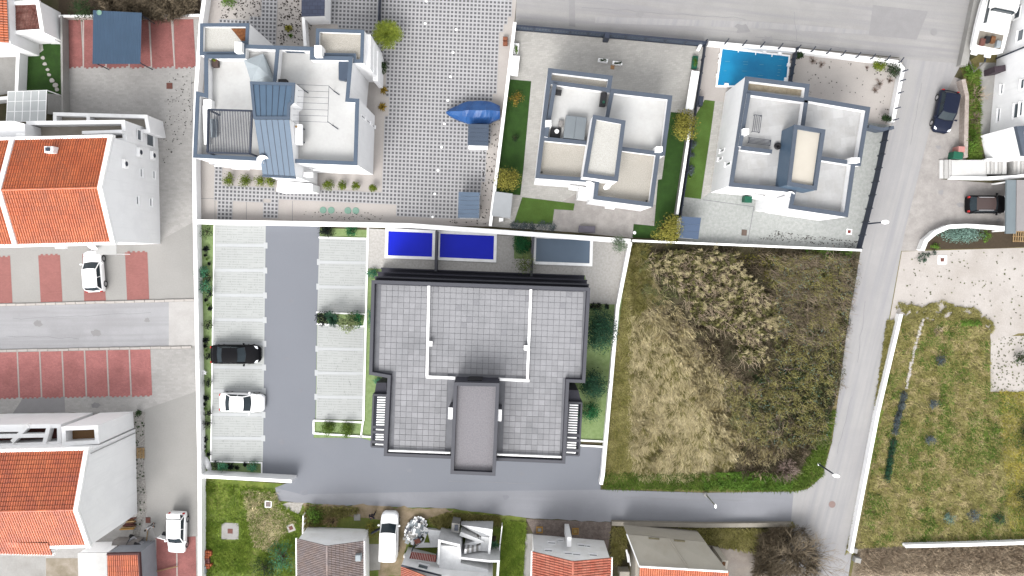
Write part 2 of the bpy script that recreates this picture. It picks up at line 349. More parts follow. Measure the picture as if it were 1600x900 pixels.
LF_BRN = leafm('rusty_olive_leaf', (148, 122, 48), (116, 96, 36))
GR_DRY = leafm('dry_grass_blade', (236, 222, 180), (212, 198, 152), 0.35)
GR_OLV = leafm('olive_grass_blade', (168, 160, 104), (136, 132, 72), 0.35)
GR_GRN = leafm('green_grass_blade', (114, 138, 58), (84, 110, 40), 0.35)
GR_GAR = leafm('garden_grass_blade', (142, 164, 66), (108, 136, 46), 0.3)
GR_FLD = leafm('straw_field_blade', (196, 180, 134), (168, 152, 106), 0.25)
GR_YEL = leafm('yellow_grass_blade', (188, 174, 84), (158, 152, 64), 0.25)
GR_PLM = leafm('cream_reed_plume', (182, 170, 132), (150, 138, 102), 0.4)
GR_RED = leafm('reed_leaf', (116, 112, 68), (74, 74, 44), 0.45)
LF_BRAM = leafm('bramble_leaf', (122, 124, 80), (78, 86, 52), 0.55)
GR_MAU = leafm('mauve_twig', (176, 156, 146), (140, 120, 112), 0.45)
# ------------------------------------------------------------------ vegetation builders
def G0(px, py, z=0.0):
    x = (px - 800) / F; y = (450 - py) / F
    dy = y * CA + SA; dz = y * SA - CA
    t = (z - HC) / dz
    return np.stack([x * t, dy * t], -1)
def inside(px, py, poly):
    r = np.zeros(len(px), bool); n = len(poly)
    for i in range(n):
        (x1, y1), (x2, y2) = poly[i], poly[(i + 1) % n]
        if y1 == y2: continue
        c = ((y1 > py) != (y2 > py)) & (px < (x2 - x1) * (py - y1) / (y2 - y1) + x1); r ^= c
    return r
EXCL = [(359.5, 830, 17), (419, 788, 8.5), (454.5, 825, 9), (558, 808.5, 8), (581, 807, 9)]
def scatter(poly, n, keep=None):
    a = np.array(poly, float); lo, hi = a.min(0), a.max(0); out = []
    need = n
    for _ in range(12):
        k = int(need * 1.6) + 50
        px = RNG.uniform(lo[0], hi[0], k); py = RNG.uniform(lo[1], hi[1], k); m = inside(px, py, poly)
        px, py = px[m], py[m]
        for ex, ey, er in EXCL:
            m = (px - ex) ** 2 + (py - ey) ** 2 > er * er; px, py = px[m], py[m]
        if keep is not None:
            m = RNG.random(len(px)) < keep(px, py); px, py = px[m], py[m]
        out.append(np.stack([px, py], -1)); need -= len(px)
        if need <= 0: break
    return np.concatenate(out)[:n]
def nfield(px, py, s, seed=0.0):          # smooth noise 0..1 over photo pixels
    N = noise.noise
    return np.array([N((x / s + seed, y / s - seed, seed)) + .5 * N((x / s * 2.7 + seed, y / s * 2.7, seed + 3)) + .6 * N((x / s * .33, y / s * .33 + seed, seed + 7)) for x, y in zip(px, py)]) * 0.42 + 0.5
def blades(name, poly, n, L, Wd, ang, spread, h, m, z0=0.02, keep=None, kind='stuff', label=None, swirl=0.0, lv=0.4):
    p = scatter(poly, n, keep); n = len(p); xy = G0(p[:, 0], p[:, 1], z0)
    a = R(ang) + RNG.normal(0, R(spread), n)
    if swirl: a = a + (nfield(p[:, 0], p[:, 1], 26, 3.3) - 0.5) * R(swirl) * 2
    ln = L * (1 + RNG.uniform(-lv, lv, n)); hh = h * (1 + RNG.uniform(-lv, lv, n))
    d = np.stack([np.cos(a), np.sin(a)], -1); q = np.stack([-d[:, 1], d[:, 0]], -1) * (Wd / 2)
    z = np.full((n, 1), z0)
    v = np.stack([np.hstack([xy - q, z]), np.hstack([xy + q, z]), np.hstack([xy + d * ln[:, None] * 0.55 + q * 0.9, z + hh[:, None] * 0.8]),
                  np.hstack([xy + d * ln[:, None], z + hh[:, None]])], 1)
    v2 = v[:, [0, 1, 2, 3]]
    o = arrays(name, v2.reshape(-1, 3), 4, m, kind=kind)
    if label: o['label'] = label
    return o
def leaf_quads(P, Nn, size, asp=0.55):
    n = len(P); u = RNG.normal(size=(n, 3)); u -= Nn * (u * Nn).sum(1, keepdims=True); u /= np.linalg.norm(u, axis=1, keepdims=True) + 1e-9
    v = np.cross(Nn, u); s = (size * RNG.uniform(0.6, 1.35, n))[:, None]
    return np.stack([P - u * s * .5, P + v * s * asp * .5, P + u * s * .5, P - v * s * asp * .5], 1).reshape(-1, 3)
def crown(name, c, rx, ry, rz, n, leaf, m, parent, clumps=26, up=0.6, fill=0.3):
    c = np.array(c, float)
    k = RNG.normal(size=(clumps, 3)); k /= np.linalg.norm(k, axis=1, keepdims=True); k *= RNG.uniform(0.35, 0.85, (clumps, 1))
    w_ = RNG.integers(0, clumps, n)
    P = k[w_] + RNG.normal(size=(n, 3)) * fill * RNG.uniform(0.5, 1.0, (clumps, 1))[w_]
    ln = np.linalg.norm(P, axis=1, keepdims=True); P = np.where(ln > 1.12, P / ln * RNG.uniform(0.8, 1.12, (n, 1)), P)
    Nn = P + RNG.normal(size=(n, 3)) * 0.5 + np.array([0, 0, up]); Nn /= np.linalg.norm(Nn, axis=1, keepdims=True)
    P = P * np.array([rx, ry, rz]) + c; P[:, 2] = np.maximum(P[:, 2], 0.06)
    return arrays(name, leaf_quads(P, Nn, leaf), 4, m, parent, org=ORG[parent.name])
def shrub(name, px, py, rpx, m, label, group=None, cat='shrub', h=None, n=700, leaf=0.13, z=0.03, ry=None, clumps=18, trunk=True):
    """A shrub or little tree: stems, a trunk and a crown of leaf faces. px, py: where the crown shows; rpx: its radius in pixels."""
    rpx *= 1.14; ry = ry * 1.14 if ry else None; n = int(n * 1.35); r = rpx * M_PX; h = h or r * 1.5; zc = max(h - r * 0.55, h * 0.55)
    top = G(px, py, zc); b = Vector((top.x, top.y, z)); r *= (HC - zc) / HC; ryy = (ry * M_PX * (HC - zc) / HC) if ry else r
    t = thing(name, label, cat, b, group)
    if trunk:
        mb = MB(); mb.tube(b, (b.x + 0.03, b.y, zc), max(0.035, r * 0.07), max(0.02, r * 0.04), 7)
        obj('trunk', mb, BARK, t)
        mb = MB()
        for i in range(7):
            a = i * 2.4; s = Vector((b.x, b.y, z + (zc - z) * (0.45 + 0.07 * i)))
            mb.tube(s, (b.x + math.cos(a) * r * 0.7, b.y + math.sin(a) * ryy * 0.7, zc + r * (0.1 * (i % 3) - .05)), max(0.018, r * 0.03), 0.006, 5)
        obj('limbs', mb, BARK, t)
    crown('crown', (b.x, b.y, zc), r, ryy, min(r * 0.8, h - zc + r * 0.2), n, leaf, m, t, clumps)
    return t
def frond_mesh(L=1.5, w=0.42, droop=0.55, leaflets=13, name='frond'):
    mb = MB(); pts = []
    for i in range(leaflets + 1):
        u = i / leaflets; pts.append(Vector((L * u, 0, 0.35 * math.sin(u * 2.0) - droop * u * u)))
    for i in range(leaflets):
        a, b = pts[i], pts[i + 1]; mb.quad(a + Vector((0, -.02, 0)), b + Vector((0, -.012, 0)), b + Vector((0, .012, 0)), a + Vector((0, .02, 0)))
        ww = w * math.sin(PI * min(1.0, 0.12 + 0.88 * (i + 1) / (leaflets + 1))) + 0.05
        for s in (-1, 1):
            mb.quad(a, a + (b - a) * .7, a + Vector((L * 0.13, s * ww, -0.10 * ww - 0.03)))
    me = bpy.data.meshes.new(name); me.from_pydata(mb.v, [], mb.f); me.update(); return me
def palm(name, px, py, rpx, m, label, h, cat='palm', n=30, group=None, leaflets=13, wk=0.42, z=0.03):
    top = G(px, py, h); L = rpx * M_PX * (HC - h) / HC * 1.08; b = Vector((top.x, top.y, z)); t = thing(name, label, cat, b, group)
    mb = MB(); mb.lathe((b.x, b.y, z), [(0.2, 0), (0.16, 0.2), (0.15, h - .3), (0.19, h - .08), (0.1, h + .05)], 10); obj('trunk', mb, BARK, t)
    me = frond_mesh(L, L * wk * 0.62, L * 0.45, leaflets); me.materials.append(m)
    for i in range(n):
        o = bpy.data.objects.new('frond', me); C.objects.link(o); o.parent = t; ORG[o.name] = ORG[t.name]
        tier = (i * 7 % n) / n
        o.location = (0, 0, h - z); o.rotation_euler = (random.uniform(-.2, .2), -0.1 - 0.95 * tier, i * 2.39996 + random.uniform(-.1, .1))
        o.scale = (1.0 - 0.42 * tier * random.uniform(.6, 1),) * 3
    return t
def starplant(name, px, py, rpx, m, label, group, n=16, z=0.05, h=0.45, cat='plant', wid=0.16):
    b = G(px, py, z); r = rpx * M_PX; mb = MB()
    for i in range(n):
        a = i * 2.39996 + random.uniform(-.2, .2); u = random.uniform(.55, 1.05); d = Vector((math.cos(a), math.sin(a), 0)); s = Vector((-d.y, d.x, 0)) * r * wid
        hh = h * (1.2 - u * .7); mid = b + d * r * u * .5 + Vector((0, 0, hh)); tip = b + d * r * u + Vector((0, 0, hh * .55))
        mb.quad(b - s * .4, b + s * .4, mid + s, mid - s); mb.quad(mid - s, mid + s, tip)
    return obj(name, mb, m, label=label, cat=cat, group=group, at=b)
def twig_mesh(mb, p, d, L, r, depth, spread=0.6, kids_=3, flat=0.75):
    q = p + d * L
    mb.tube(p, q, r, r * 0.6, 4 if depth > 1 else 3, cap=False)
    if depth:
        for i in range(kids_):
            e = (d + Vector((random.gauss(0, spread), random.gauss(0, spread), random.gauss(0, spread) * flat))).normalized()
            twig_mesh(mb, p + d * L * random.uniform(.45, 1.0), e, L * random.uniform(.55, .85), r * 0.55, depth - 1, spread, kids_, flat)
def bare_bush(name, px, py, rpx, m, label, cat='bush', stems=9, depth=3, z=0.03, h=1.5, r0=0.03, group=None, spread=.5, elong=None):
    b = G(px, py, z); t = thing(name, label, cat, b, group); r = rpx * M_PX; mb = MB(); mt = MB()
    for i in range(stems):
        a = i * 2.39996 + random.uniform(-.3, .3); rr = random.uniform(.4, 1)
        d = Vector((math.cos(a) * rr * r, math.sin(a) * rr * r, h * random.uniform(.5, 1)))
        if elong: d = Vector((d.x * elong[0], d.y * elong[1], d.z))
        L = d.length; d.normalize()
        mt.tube(b, b + d * L * .5, r0, r0 * .65, 6)
        for j in range(3):
            e = (d + Vector((random.gauss(0, .4), random.gauss(0, .4), random.gauss(0, .25)))).normalized()
            twig_mesh(mb, b + d * L * random.uniform(.25, .5), e, L * random.uniform(.25, .4), r0 * .5, depth - 1, spread, 3)
    obj('stems', mt, BARK, t); obj('twigs', mb, m, t); return t

# ------------------------------------------------------------------ vehicles (built facing +X about the origin, then set down)
def loft(rows):
    mb = MB(); n = len(rows[0])
    for r in rows: mb.v += [tuple(p) for p in r]
    for i in range(len(rows) - 1):
        mb.f += [(i * n + j, i * n + j + 1, (i + 1) * n + j + 1, (i + 1) * n + j) for j in range(n - 1)]
        mb.f.append((i * n + n - 1, i * n, (i + 1) * n, (i + 1) * n + n - 1))
    mb.f.append(tuple(range(n))); mb.f.append(tuple(range(len(rows) * n - 1, (len(rows) - 1) * n - 1, -1)))
    return mb
def car(name, label, cat, paint, px, py, heading, L, W, H, style='hatch', roofm=None, rails=False, z=0.06, group=None, zc=0.9):
    p = G(px, py, zc); t = thing(name, label, cat, (0, 0, 0), group); hw = W / 2; X = lambda f: (f - .5) * L
    belt = 0.62 * H if style != 'sedan' else 0.63 * H
    if style == 'van': belt = 0.60 * H
    st = [(0.0, .80, .52 * H), (.012, .9, .56 * H), (.05, .97, belt - .02), (.2, 1, belt), (.45, 1, belt), (.66, .995, belt - .01), (.78, .985, belt - .07), (.90, .94, belt - .15), (.955, .86, belt - .24), (.985, .74, belt - .36), (1.0, .58, belt - .5)]
    rows = []
    for f, k, zt in st:
        w = hw * k; zb = .22; x = X(f)
        sec = [(-w * .92, zb), (-w, zb + .14), (-w, zt - .24), (-w * .975, zt - .10), (-w * .90, zt - .025), (-w * .6, zt), (0, zt + .018)]
        sec = sec + [(-a, b) for a, b in sec[-2::-1]]
        rows.append([(x, a, max(b, zb + .01 * i)) for i, (a, b) in enumerate(sec[:7])] + [(x, a, max(b, zb)) for a, b in sec[7:]])
    bo = obj('body', loft(rows), paint, t, smooth=True); bo.data.set_sharp_from_angle(angle=R(28))
    for f_, k_ in ((.705, .8), (.06, .78)):
        mb = MB(); z_ = belt + .022 - (.012 if f_ > .5 else .03); mb.path([(X(f_), -hw * k_), (X(f_ + (.018 if f_ > .5 else -.012)), 0), (X(f_), hw * k_)], .03, z_ - .03, z_); obj('panel_gap', mb, BLACK, t)
    mb = MB(); mb.box((X(.5), 0), L * .86, W * .84, .13, .24); obj('underbody', mb, BLACK, t)
    xr0, xr1, xf1, xf0 = {'hatch': (.05, .13, .54, .70), 'suv': (.04, .12, .55, .70), 'sedan': (.15, .30, .57, .71), 'van': (.01, .03, .61, .76)}[style]
    wb, wr = hw * .90, hw * .74; zb, zr = belt - .03, H - .05
    if style == 'van': wr = hw * .84
    b = [Vector((X(xr0), -wb, zb)), Vector((X(xf0), -wb * .93, zb)), Vector((X(xf0), wb * .93, zb)), Vector((X(xr0), wb, zb))]
    r = [Vector((X(xr1), -wr, zr)), Vector((X(xf1), -wr, zr)), Vector((X(xf1), wr, zr)), Vector((X(xr1), wr, zr))]
    bow = Vector((L * .025, 0, .01))
    mb = MB(); mb.quad(b[1], (b[1] + b[2]) / 2 + bow, b[2], r[2], (r[1] + r[2]) / 2 + bow * .5, r[1]); obj('windscreen', mb, GLASS, t)
    mb = MB(); mb.quad(b[3], (b[3] + b[0]) / 2 - bow, b[0], r[0], (r[0] + r[3]) / 2 - bow * .5, r[3]); obj('rear_window', mb, GLASS if style != 'van' else paint, t)
    for i, (a, c) in enumerate(((0, 1), (3, 2))):
        mb = MB()
        if style == 'van':
            m0 = b[a].lerp(b[c], .55); m1 = r[a].lerp(r[c], .58); mb.quad(m0, b[c], r[c], m1); obj('side_window', mb, GLASS, t)
            mb = MB(); mb.quad(b[a], m0, m1, r[a]); obj('side_panel', mb, paint, t)
        else:
            mb.quad(b[a], b[c], r[c], r[a]); obj('side_window', mb, GLASS, t)
            m0 = b[a].lerp(b[c], .5); m1 = r[a].lerp(r[c], .52); o = Vector((0, (-1 if a == 0 else 1) * .008, 0))
            mb = MB(); mb.tube(m0 + o, m1 + o, .035, .03, 5); obj('pillar', mb, BLACK if paint is not CARW else paint, t)
    for a, c in zip(b, r):
        mb = MB(); mb.tube(a, c, .05, .045, 6); obj('pillar', mb, paint, t)
    # roof: a gently domed panel
    rows = []; nx, ny = 7, 7
    for i in range(nx):
        f = xr1 - .012 + (xf1 + .012 - xr1 + .012) * i / (nx - 1); u = 2 * i / (nx - 1) - 1
        rows.append([(X(f) + (.02 * L * (1 - (2 * j / (ny - 1) - 1) ** 2) * (1 if u > .9 else -0.6 if u < -.9 else 0)), (2 * j / (ny - 1) - 1) * wr * 1.05, zr + .05 * (1 - .5 * u * u) - .05 * (2 * j / (ny - 1) - 1) ** 2) for j in range(ny)]
                    + [((X(f)), -(2 * j / (ny - 1) - 1) * wr * 1.04, zr - .03) for j in range(ny)])
    obj('roof', loft(rows), roofm or paint, t, smooth=False)
    if rails:
        for s in (-1, 1):
            mb = MB(); mb.tube((X(xr1 + .03), s * wr * .95, zr + .045), (X(xf1 - .03), s * wr * .95, zr + .045), .03, .03, 6); obj('roof_rail', mb, RIM, t)
    for fx in (.185, .80):
        for s in (-1, 1):
            mb = MB(); c = Vector((X(fx), s * (hw - .10), .33)); mb.tube(c - Vector((0, .11, 0)), c + Vector((0, .11, 0)), .33, .33, 18); wh = obj('wheel', mb, TYRE, t)
            mb = MB(); mb.tube(c + Vector((0, s * .105, 0)), c + Vector((0, s * .122, 0)), .21, .19, 14); obj('rim', mb, RIM, wh)
    for s in (-1, 1):
        mb = MB(); mb.box((X(xf0 - .02), s * (hw + .10)), .14, .2, belt - .06, belt + .1, 0, .03); mb.tube((X(xf0 - .02), s * hw * .92, belt - .03), (X(xf0 - .02), s * (hw + .04), belt), .03, .03, 5); obj('mirror', mb, paint, t)
        mb = MB(); mb.slab4((X(.925), s * hw * .62, belt - .185), (X(.965), s * hw * .58, belt - .25), (X(.945), s * hw * .86, belt - .25), (X(.885), s * hw * .9, belt - .16), .03)
        for k, v in enumerate(mb.v): mb.v[k] = (v[0] + .02, v[1], v[2] + .045)
        obj('headlight', mb, LAMPW, t)
        mb = MB(); mb.box((X(.012), s * hw * .78), .10, hw * .22, belt - .3, belt - .02, 0, .02); obj('tail_light', mb, LAMPR, t)
    t.location = (p.x, p.y, z - 0.0); t.rotation_euler = (0, 0, R(heading)); return t

# ------------------------------------------------------------------ people
SKIN = mat('skin_tone', (0.42, 0.26, 0.18), rough=0.6, var=0.05); HAIR = mat('dark_hair', (0.018, 0.014, 0.012), rough=0.7, var=0.1)
CLW = mat('white_cotton', A(228, 228, 230), var=0.05); CLK = mat('dark_cloth', (0.016, 0.014, 0.022), var=0.2); CLG = mat('grey_trousers', A(120, 118, 120), var=0.1); SHB = mat('brown_leather', A(116, 84, 62), var=0.1)
def skinned(name, pts, edges, rad, m, parent, root=0, sub=1):
    me = bpy.data.meshes.new(name); me.from_pydata([tuple(p) for p in pts], edges, []); me.update(); me.materials.append(m)
    o = bpy.data.objects.new(name, me); C.objects.link(o); o.parent = parent; ORG[o.name] = ORG[parent.name]
    s = o.modifiers.new('skin', 'SKIN'); s.use_smooth_shade = True
    for i, r in enumerate(rad):
        d = me.skin_vertices[0].data[i]; d.radius = (r, r) if not isinstance(r, tuple) else r; d.use_root = (i == root)
    ss = o.modifiers.new('sub', 'SUBSURF'); ss.levels = sub; ss.render_levels = sub
    return o
def person(px, py, z, heading, label, top, legs, shoes, stride=0.12, arm=0.15):
    b = G(px, py, z); t = thing('person', label, 'person', b)
    S = lambda *q: [Vector(v) for v in q]
    def side(s):
        hip = (s * .10, 0, .90); kn = (s * .11, s * stride * .6 + .02, .48); an = (s * .11, s * stride, .08); toe = (s * .13, s * stride + .16, .04)
        sh = (s * .185, 0, 1.42); el = (s * .27, -.02 - s * arm * .3, 1.12); wr = (s * .27, .10 - s * arm, .88); pa = (s * .27, .12 - s * arm, .80)
        return hip, kn, an, toe, sh, el, wr, pa
    pts = S((0, 0, .92), (0, -.01, 1.15), (0, 0, 1.40), (0, .01, 1.50), (0, .02, 1.58), (0, .03, 1.68)); E = [(0, 1), (1, 2), (2, 3), (3, 4), (4, 5)]; rad = [(.15, .11), (.145, .10), (.16, .10), .06, .085, .085]
    for s in (-1, 1):
        hip, kn, an, toe, sh, el, wr, pa = side(s); k = len(pts)
        pts += S(hip, kn, an, toe, sh, el, wr, pa); E += [(0, k), (k, k + 1), (k + 1, k + 2), (k + 2, k + 3), (2, k + 4), (k + 4, k + 5), (k + 5, k + 6), (k + 6, k + 7)]
        rad += [.09, .06, .045, .035, .06, .042, .03, .034]
        for f in range(5):                     # four fingers and a thumb from the side of the palm
            q = Vector(pa); m_ = len(pts)
            if f < 4: a1 = q + Vector((0, -.03 + .02 * f, -.05)); a2 = a1 + Vector((-s * .012, .006, -.035 - .006 * (f % 3)))
            else: a1 = q + Vector((-s * .012, .045, -.005)); a2 = a1 + Vector((-s * .012, .012, -.035))
            pts += [a1, a2]; E += [(k + 7, m_), (m_, m_ + 1)]; rad += [.009, .008]
    skinned('body', pts, E, rad, SKIN, t)
    # clothes follow the body
    P = S((0, 0, .95), (0, -.01, 1.15), (0, 0, 1.40), (0, .005, 1.47)); Ed = [(0, 1), (1, 2), (2, 3)]; rr = [(.18, .135), (.175, .125), (.19, .13), .085]
    for s in (-1, 1):
        hip, kn, an, toe, sh, el, wr, pa = side(s); k = len(P); P += S(sh, el, wr); Ed += [(2, k), (k, k + 1), (k + 1, k + 2)]; rr += [.085, .065, .05]
    skinned('jacket', P, Ed, rr, top, t)
    P = S((0, 0, .94)); Ed = []; rr = [(.165, .125)]
    for s in (-1, 1):
        hip, kn, an, toe, sh, el, wr, pa = side(s); k = len(P); P += S(hip, kn, (an[0], an[1], .14)); Ed += [(0, k), (k, k + 1), (k + 1, k + 2)]; rr += [.105, .078, .062]
    skinned('trousers', P, Ed, rr, legs, t)
    for s in (-1, 1):
        hip, kn, an, toe, sh, el, wr, pa = side(s); skinned('shoe', S((an[0], an[1] - .05, .05), (an[0], an[1] + .05, .055), (toe[0], toe[1] + .05, .045)), [(0, 1), (1, 2)], [.05, .052, .04], shoes, t)
    mb = MB(); mb.lathe((0, .012, 1.60), [(.09, 0), (.105, .05), (.1, .11), (.07, .155), (.02, .175)], 14); hr = MB(); hr.v = [tuple(Vector(v) + b) for v in mb.v]; hr.f = mb.f
    obj('hair', hr, HAIR, t, smooth=True)
    for s in (-1, 1):
        mb = MB(); mb.lathe((b.x + s * .034, b.y + .108, b.z + 1.655), [(.006, -.008), (.011, 0), (.006, .008)], 8); obj('eye', mb, BLACK, t)
        mb = MB(); mb.lathe((b.x + s * .092, b.y + .03, b.z + 1.62), [(.008, 0), (.018, .03), (.008, .055)], 8); obj('ear', mb, SKIN, t)
    mb = MB(); mb.quad((b.x - .014, b.y + .112, b.z + 1.60), (b.x + .014, b.y + .112, b.z + 1.60), (b.x, b.y + .138, b.z + 1.607), ); mb.quad((b.x - .014, b.y + .112, b.z + 1.60), (b.x, b.y + .138, b.z + 1.607), (b.x, b.y + .11, b.z + 1.65)); mb.quad((b.x + .014, b.y + .112, b.z + 1.60), (b.x, b.y + .11, b.z + 1.65), (b.x, b.y + .138, b.z + 1.607)); obj('nose', mb, SKIN, t)
    mb = MB(); mb.box((b.x, b.y + .108), .045, .012, b.z + 1.567, b.z + 1.577); obj('mouth', mb, SHB, t)
    t.rotation_euler = (0, 0, R(heading)); return t

# ------------------------------------------------------------------ building helpers
def roof_block(t, poly, zt, floor, w, wall, cap, floorm, capname='parapet_cap', ground=0.0, o=0.03):
    P = [G(x, y, zt) for x, y in poly]
    mb = MB(); mb.prism(P, ground, floor); obj('wall', mb, wall, t)
    mb = MB(); mb.ring(P, w, floor + .004, zt); obj('parapet', mb, wall, t)
    mb = MB(); mb.ring(P, w, zt + .002, zt + .06, o); obj(capname, mb, cap, t)
    mb = MB(); mb.sheet(inset(P, w + .003), floor + .012); obj('roof_floor', mb, floorm, t)
    return P
def inner_wall(t, a, b, zt, floor, w, wall, cap):
    p = [G(*a, zt), G(*b, zt)]
    mb = MB(); mb.path(p, w, floor + .014, zt); obj('partition_wall', mb, wall, t)
    mb = MB(); mb.path(p, w + .06, zt + .004, zt + .064); obj('partition_cap', mb, cap, t)
def floor_sheet(t, poly, z, m, name='roof_floor'):
    mb = MB(); mb.sheet(GP(poly, z), z); return obj(name, mb, m, t)
def boxpx(px, py, wpx, hpx, z0, z1, ang=0.0, bev=0.0, mb=None):   # a box whose top shows at px, py with that size
    mb = mb or MB(); c = G(px, py, z1); k = M_PX * (HC - z1) / HC
    return mb.box(c, wpx * k, hpx * k, z0, z1, R(ang), bev)
def window(t, A, B, u, z0, z1, wid, name='window', m=None, frame=None, shutter=False):
    """A framed window on the wall from A to B (its outside to the right of A>B), u metres along it."""
    A = Vector((A[0], A[1], 0)); B = Vector((B[0], B[1], 0)); d = (B - A).normalized(); n = Vector((d.y, -d.x, 0)); c = A + d * u
    def bx(mb, x0, x1, y0, y1, a, b):
        v = [c + d * x + n * y + Vector((0, 0, z)) for z in (a, b) for x, y in ((x0, y0), (x1, y0), (x1, y1), (x0, y1))]
        mb.add(v, [(0, 1, 2, 3), (7, 6, 5, 4)] + [(i, i + 4, (i + 1) % 4 + 4, (i + 1) % 4) for i in range(4)])
    h = wid / 2; mb = MB(); f = .07
    bx(mb, -h, h, .003, .05, z0, z0 + f); bx(mb, -h, h, .003, .05, z1 - f, z1); bx(mb, -h, -h + f, .003, .05, z0 + f, z1 - f); bx(mb, h - f, h, .003, .05, z0 + f, z1 - f)
    o = obj(name, mb, frame or W_, t)
    mb = MB(); bx(mb, -h + f, h - f, .002, .02, z0 + f, z1 - f); obj('pane', mb, m or GLASSB, o)
    mb = MB(); bx(mb, -h - .05, h + .05, .003, .16, z0 - .06, z0); obj('sill', mb, frame or W_, o)
    return o
UNDER = mat('tile_underlay', (.07, .035, .025), var=.1)
def tiled_slope(t, a, b, c, d, m, nu, nv, name='tile_surface', amp=0.055, step=0.05):
    """A slope of barrel tiles as real relief: a-b along the eave, d-c along the ridge."""
    a, b, c, d = map(Vector, (a, b, c, d)); nrm = (b - a).cross(d - a).normalized()
    if nrm.z < 0: nrm = -nrm
    ad, bc = d - a, c - b; mb = MB(); A_, N_ = np.array, np.array(nrm)
    a0, b0, ad_, bc_ = A_(a), A_(b), A_(ad), A_(bc); g = .5 * (1 - 0.86); ee = (g, .32, .68, 1 - g); hh = (.0, amp, amp, .0)
    un = MB(); un.quad(a, b, c, d); obj('roof_underlay', un, UNDER, t)
    V = []; Fc = []
    for k in range(nv):
        v0, v1 = k / nv, (k + .93) / nv; jk = random.uniform(-.004, .004)
        for i in range(nu):
            j_ = random.uniform(-.006, .006); r = []
            for v, lift in ((v0, step), (v1, .012)):
                for e, h_ in zip(ee, hh):
                    u = (i + e) / nu; p = (a0 + ad_ * v) * (1 - u) + (b0 + bc_ * v) * u + N_ * (h_ + lift + j_); r.append(p)
            k0 = len(V); V += [tuple(q) for q in r] + [tuple(q - N_ * (step + .02)) for q in r[:4]]
            Fc += [(k0 + q, k0 + q + 1, k0 + 5 + q, k0 + 4 + q) for q in range(3)] + [(k0 + 8 + q, k0 + 9 + q, k0 + q + 1, k0 + q) for q in range(3)]
    mb.v = V; mb.f = Fc
    return obj(name, mb, m, t, kind='stuff')
def dish(px, py, z, label, heading, r=0.42, base=0.0):
    p = G(px, py, z); t = thing('satellite_dish', label, 'satellite dish', (p.x, p.y, base))
    d = Vector((math.cos(R(heading)), math.sin(R(heading)), .75)).normalized(); u = d.orthogonal().normalized(); v = d.cross(u); n = 18
    mb = MB(); V = [p - d * .10]; fs = []
    for k, (rr, dd) in enumerate(((.5, -.07), (1, 0))):
        V += [p + d * dd + (u * math.cos(2 * PI * i / n) + v * math.sin(2 * PI * i / n)) * r * rr for i in range(n)]
    fs = [(0, 1 + i, 1 + (i + 1) % n) for i in range(n)] + [(1 + i, 1 + n + i, 1 + n + (i + 1) % n, 1 + (i + 1) % n) for i in range(n)]
    mb.add(V, fs); obj('reflector', mb, WP, t, smooth=True)
    mb = MB(); mb.tube((p.x, p.y, base), p - d * .1, .03, .03, 6); obj('mast', mb, DKMET, t)
    mb = MB(); e = p + d * r * .9 - Vector((0, 0, r * .4)); mb.tube(p - d * .05 - Vector((0, 0, r * .7)), e, .015, .015, 5); mb.box(e, .08, .08, e.z - .04, e.z + .05); obj('receiver_arm', mb, RIM, t)
    return t
def sheet(name, poly, z, m, label=None): 
    mb = MB(); mb.sheet(GP(poly, 0) if True else poly, z); o = obj(name, mb, m, kind='structure')
    if label: o['label'] = label
    return o
def rough(poly, amp, step=9, seed=0.0, only=None):     # an outline with a ragged natural edge (photo pixels)
    out = []
    n = len(poly)
    for i in range(n):
        a, b = Vector((*poly[i], 0)), Vector((*poly[(i + 1) % n], 0)); k = max(1, int((b - a).length / step)); d = (b - a).normalized() if (b - a).length else Vector((1, 0, 0)); nn = Vector((-d.y, d.x, 0))
        for j in range(k):
            p = a.lerp(b, j / k)
            if only is None or i in only: p = p + nn * amp * noise.noise((p.x / 13 + seed, p.y / 13, seed)) * 1.6 + nn * amp * .5 * noise.noise((p.x / 3.7, p.y / 3.7, seed + 5))
            out.append((p.x, p.y))
    return out
def toothed(a, b, tooth=3.6, amp=2.2):
    a, b = Vector((*a, 0)), Vector((*b, 0)); n = max(2, int((b - a).length / tooth)); d = (b - a).normalized(); nn = Vector((-d.y, d.x, 0)); o = []
    for i in range(n): 
        s = amp if i % 2 else 0
        o += [tuple((a.lerp(b, i / n) + nn * s)[:2]), tuple((a.lerp(b, (i + 1) / n) + nn * s)[:2])]
    return o

def tufts(name, poly, k, per, L, Wd, ang, spread, h, m, label, swirl=60, keep=None, z0=.03, rad=.12):
    p = scatter(poly, k, keep); k = len(p); xy = G0(p[:, 0], p[:, 1], 0); a0 = R(ang) + (nfield(p[:, 0], p[:, 1], 30, 3.3) - .5) * R(swirl) * 2 + RNG.normal(0, R(12), k); sc = RNG.uniform(.6, 1.3, k)
    i = np.repeat(np.arange(k), per); n = len(i); a = a0[i] + RNG.normal(0, R(spread), n); ln = L * sc[i] * RNG.uniform(.5, 1.15, n); hh = h * sc[i] * RNG.uniform(.4, 1.1, n)
    b = xy[i] + RNG.normal(0, rad, (n, 2)); d = np.stack([np.cos(a), np.sin(a)], -1); q = np.stack([-d[:, 1], d[:, 0]], -1) * (Wd / 2); Z = lambda v: np.full((n, 1), z0) + v[:, None]
    v = np.stack([np.hstack([b - q, Z(hh * 0)]), np.hstack([b + q, Z(hh * 0)]), np.hstack([b + d * ln[:, None] * .5 + q, Z(hh)]), np.hstack([b + d * ln[:, None], Z(hh * .85)])], 1)
    o = arrays(name, v.reshape(-1, 3), 4, m, kind='stuff'); o['label'] = label; return o
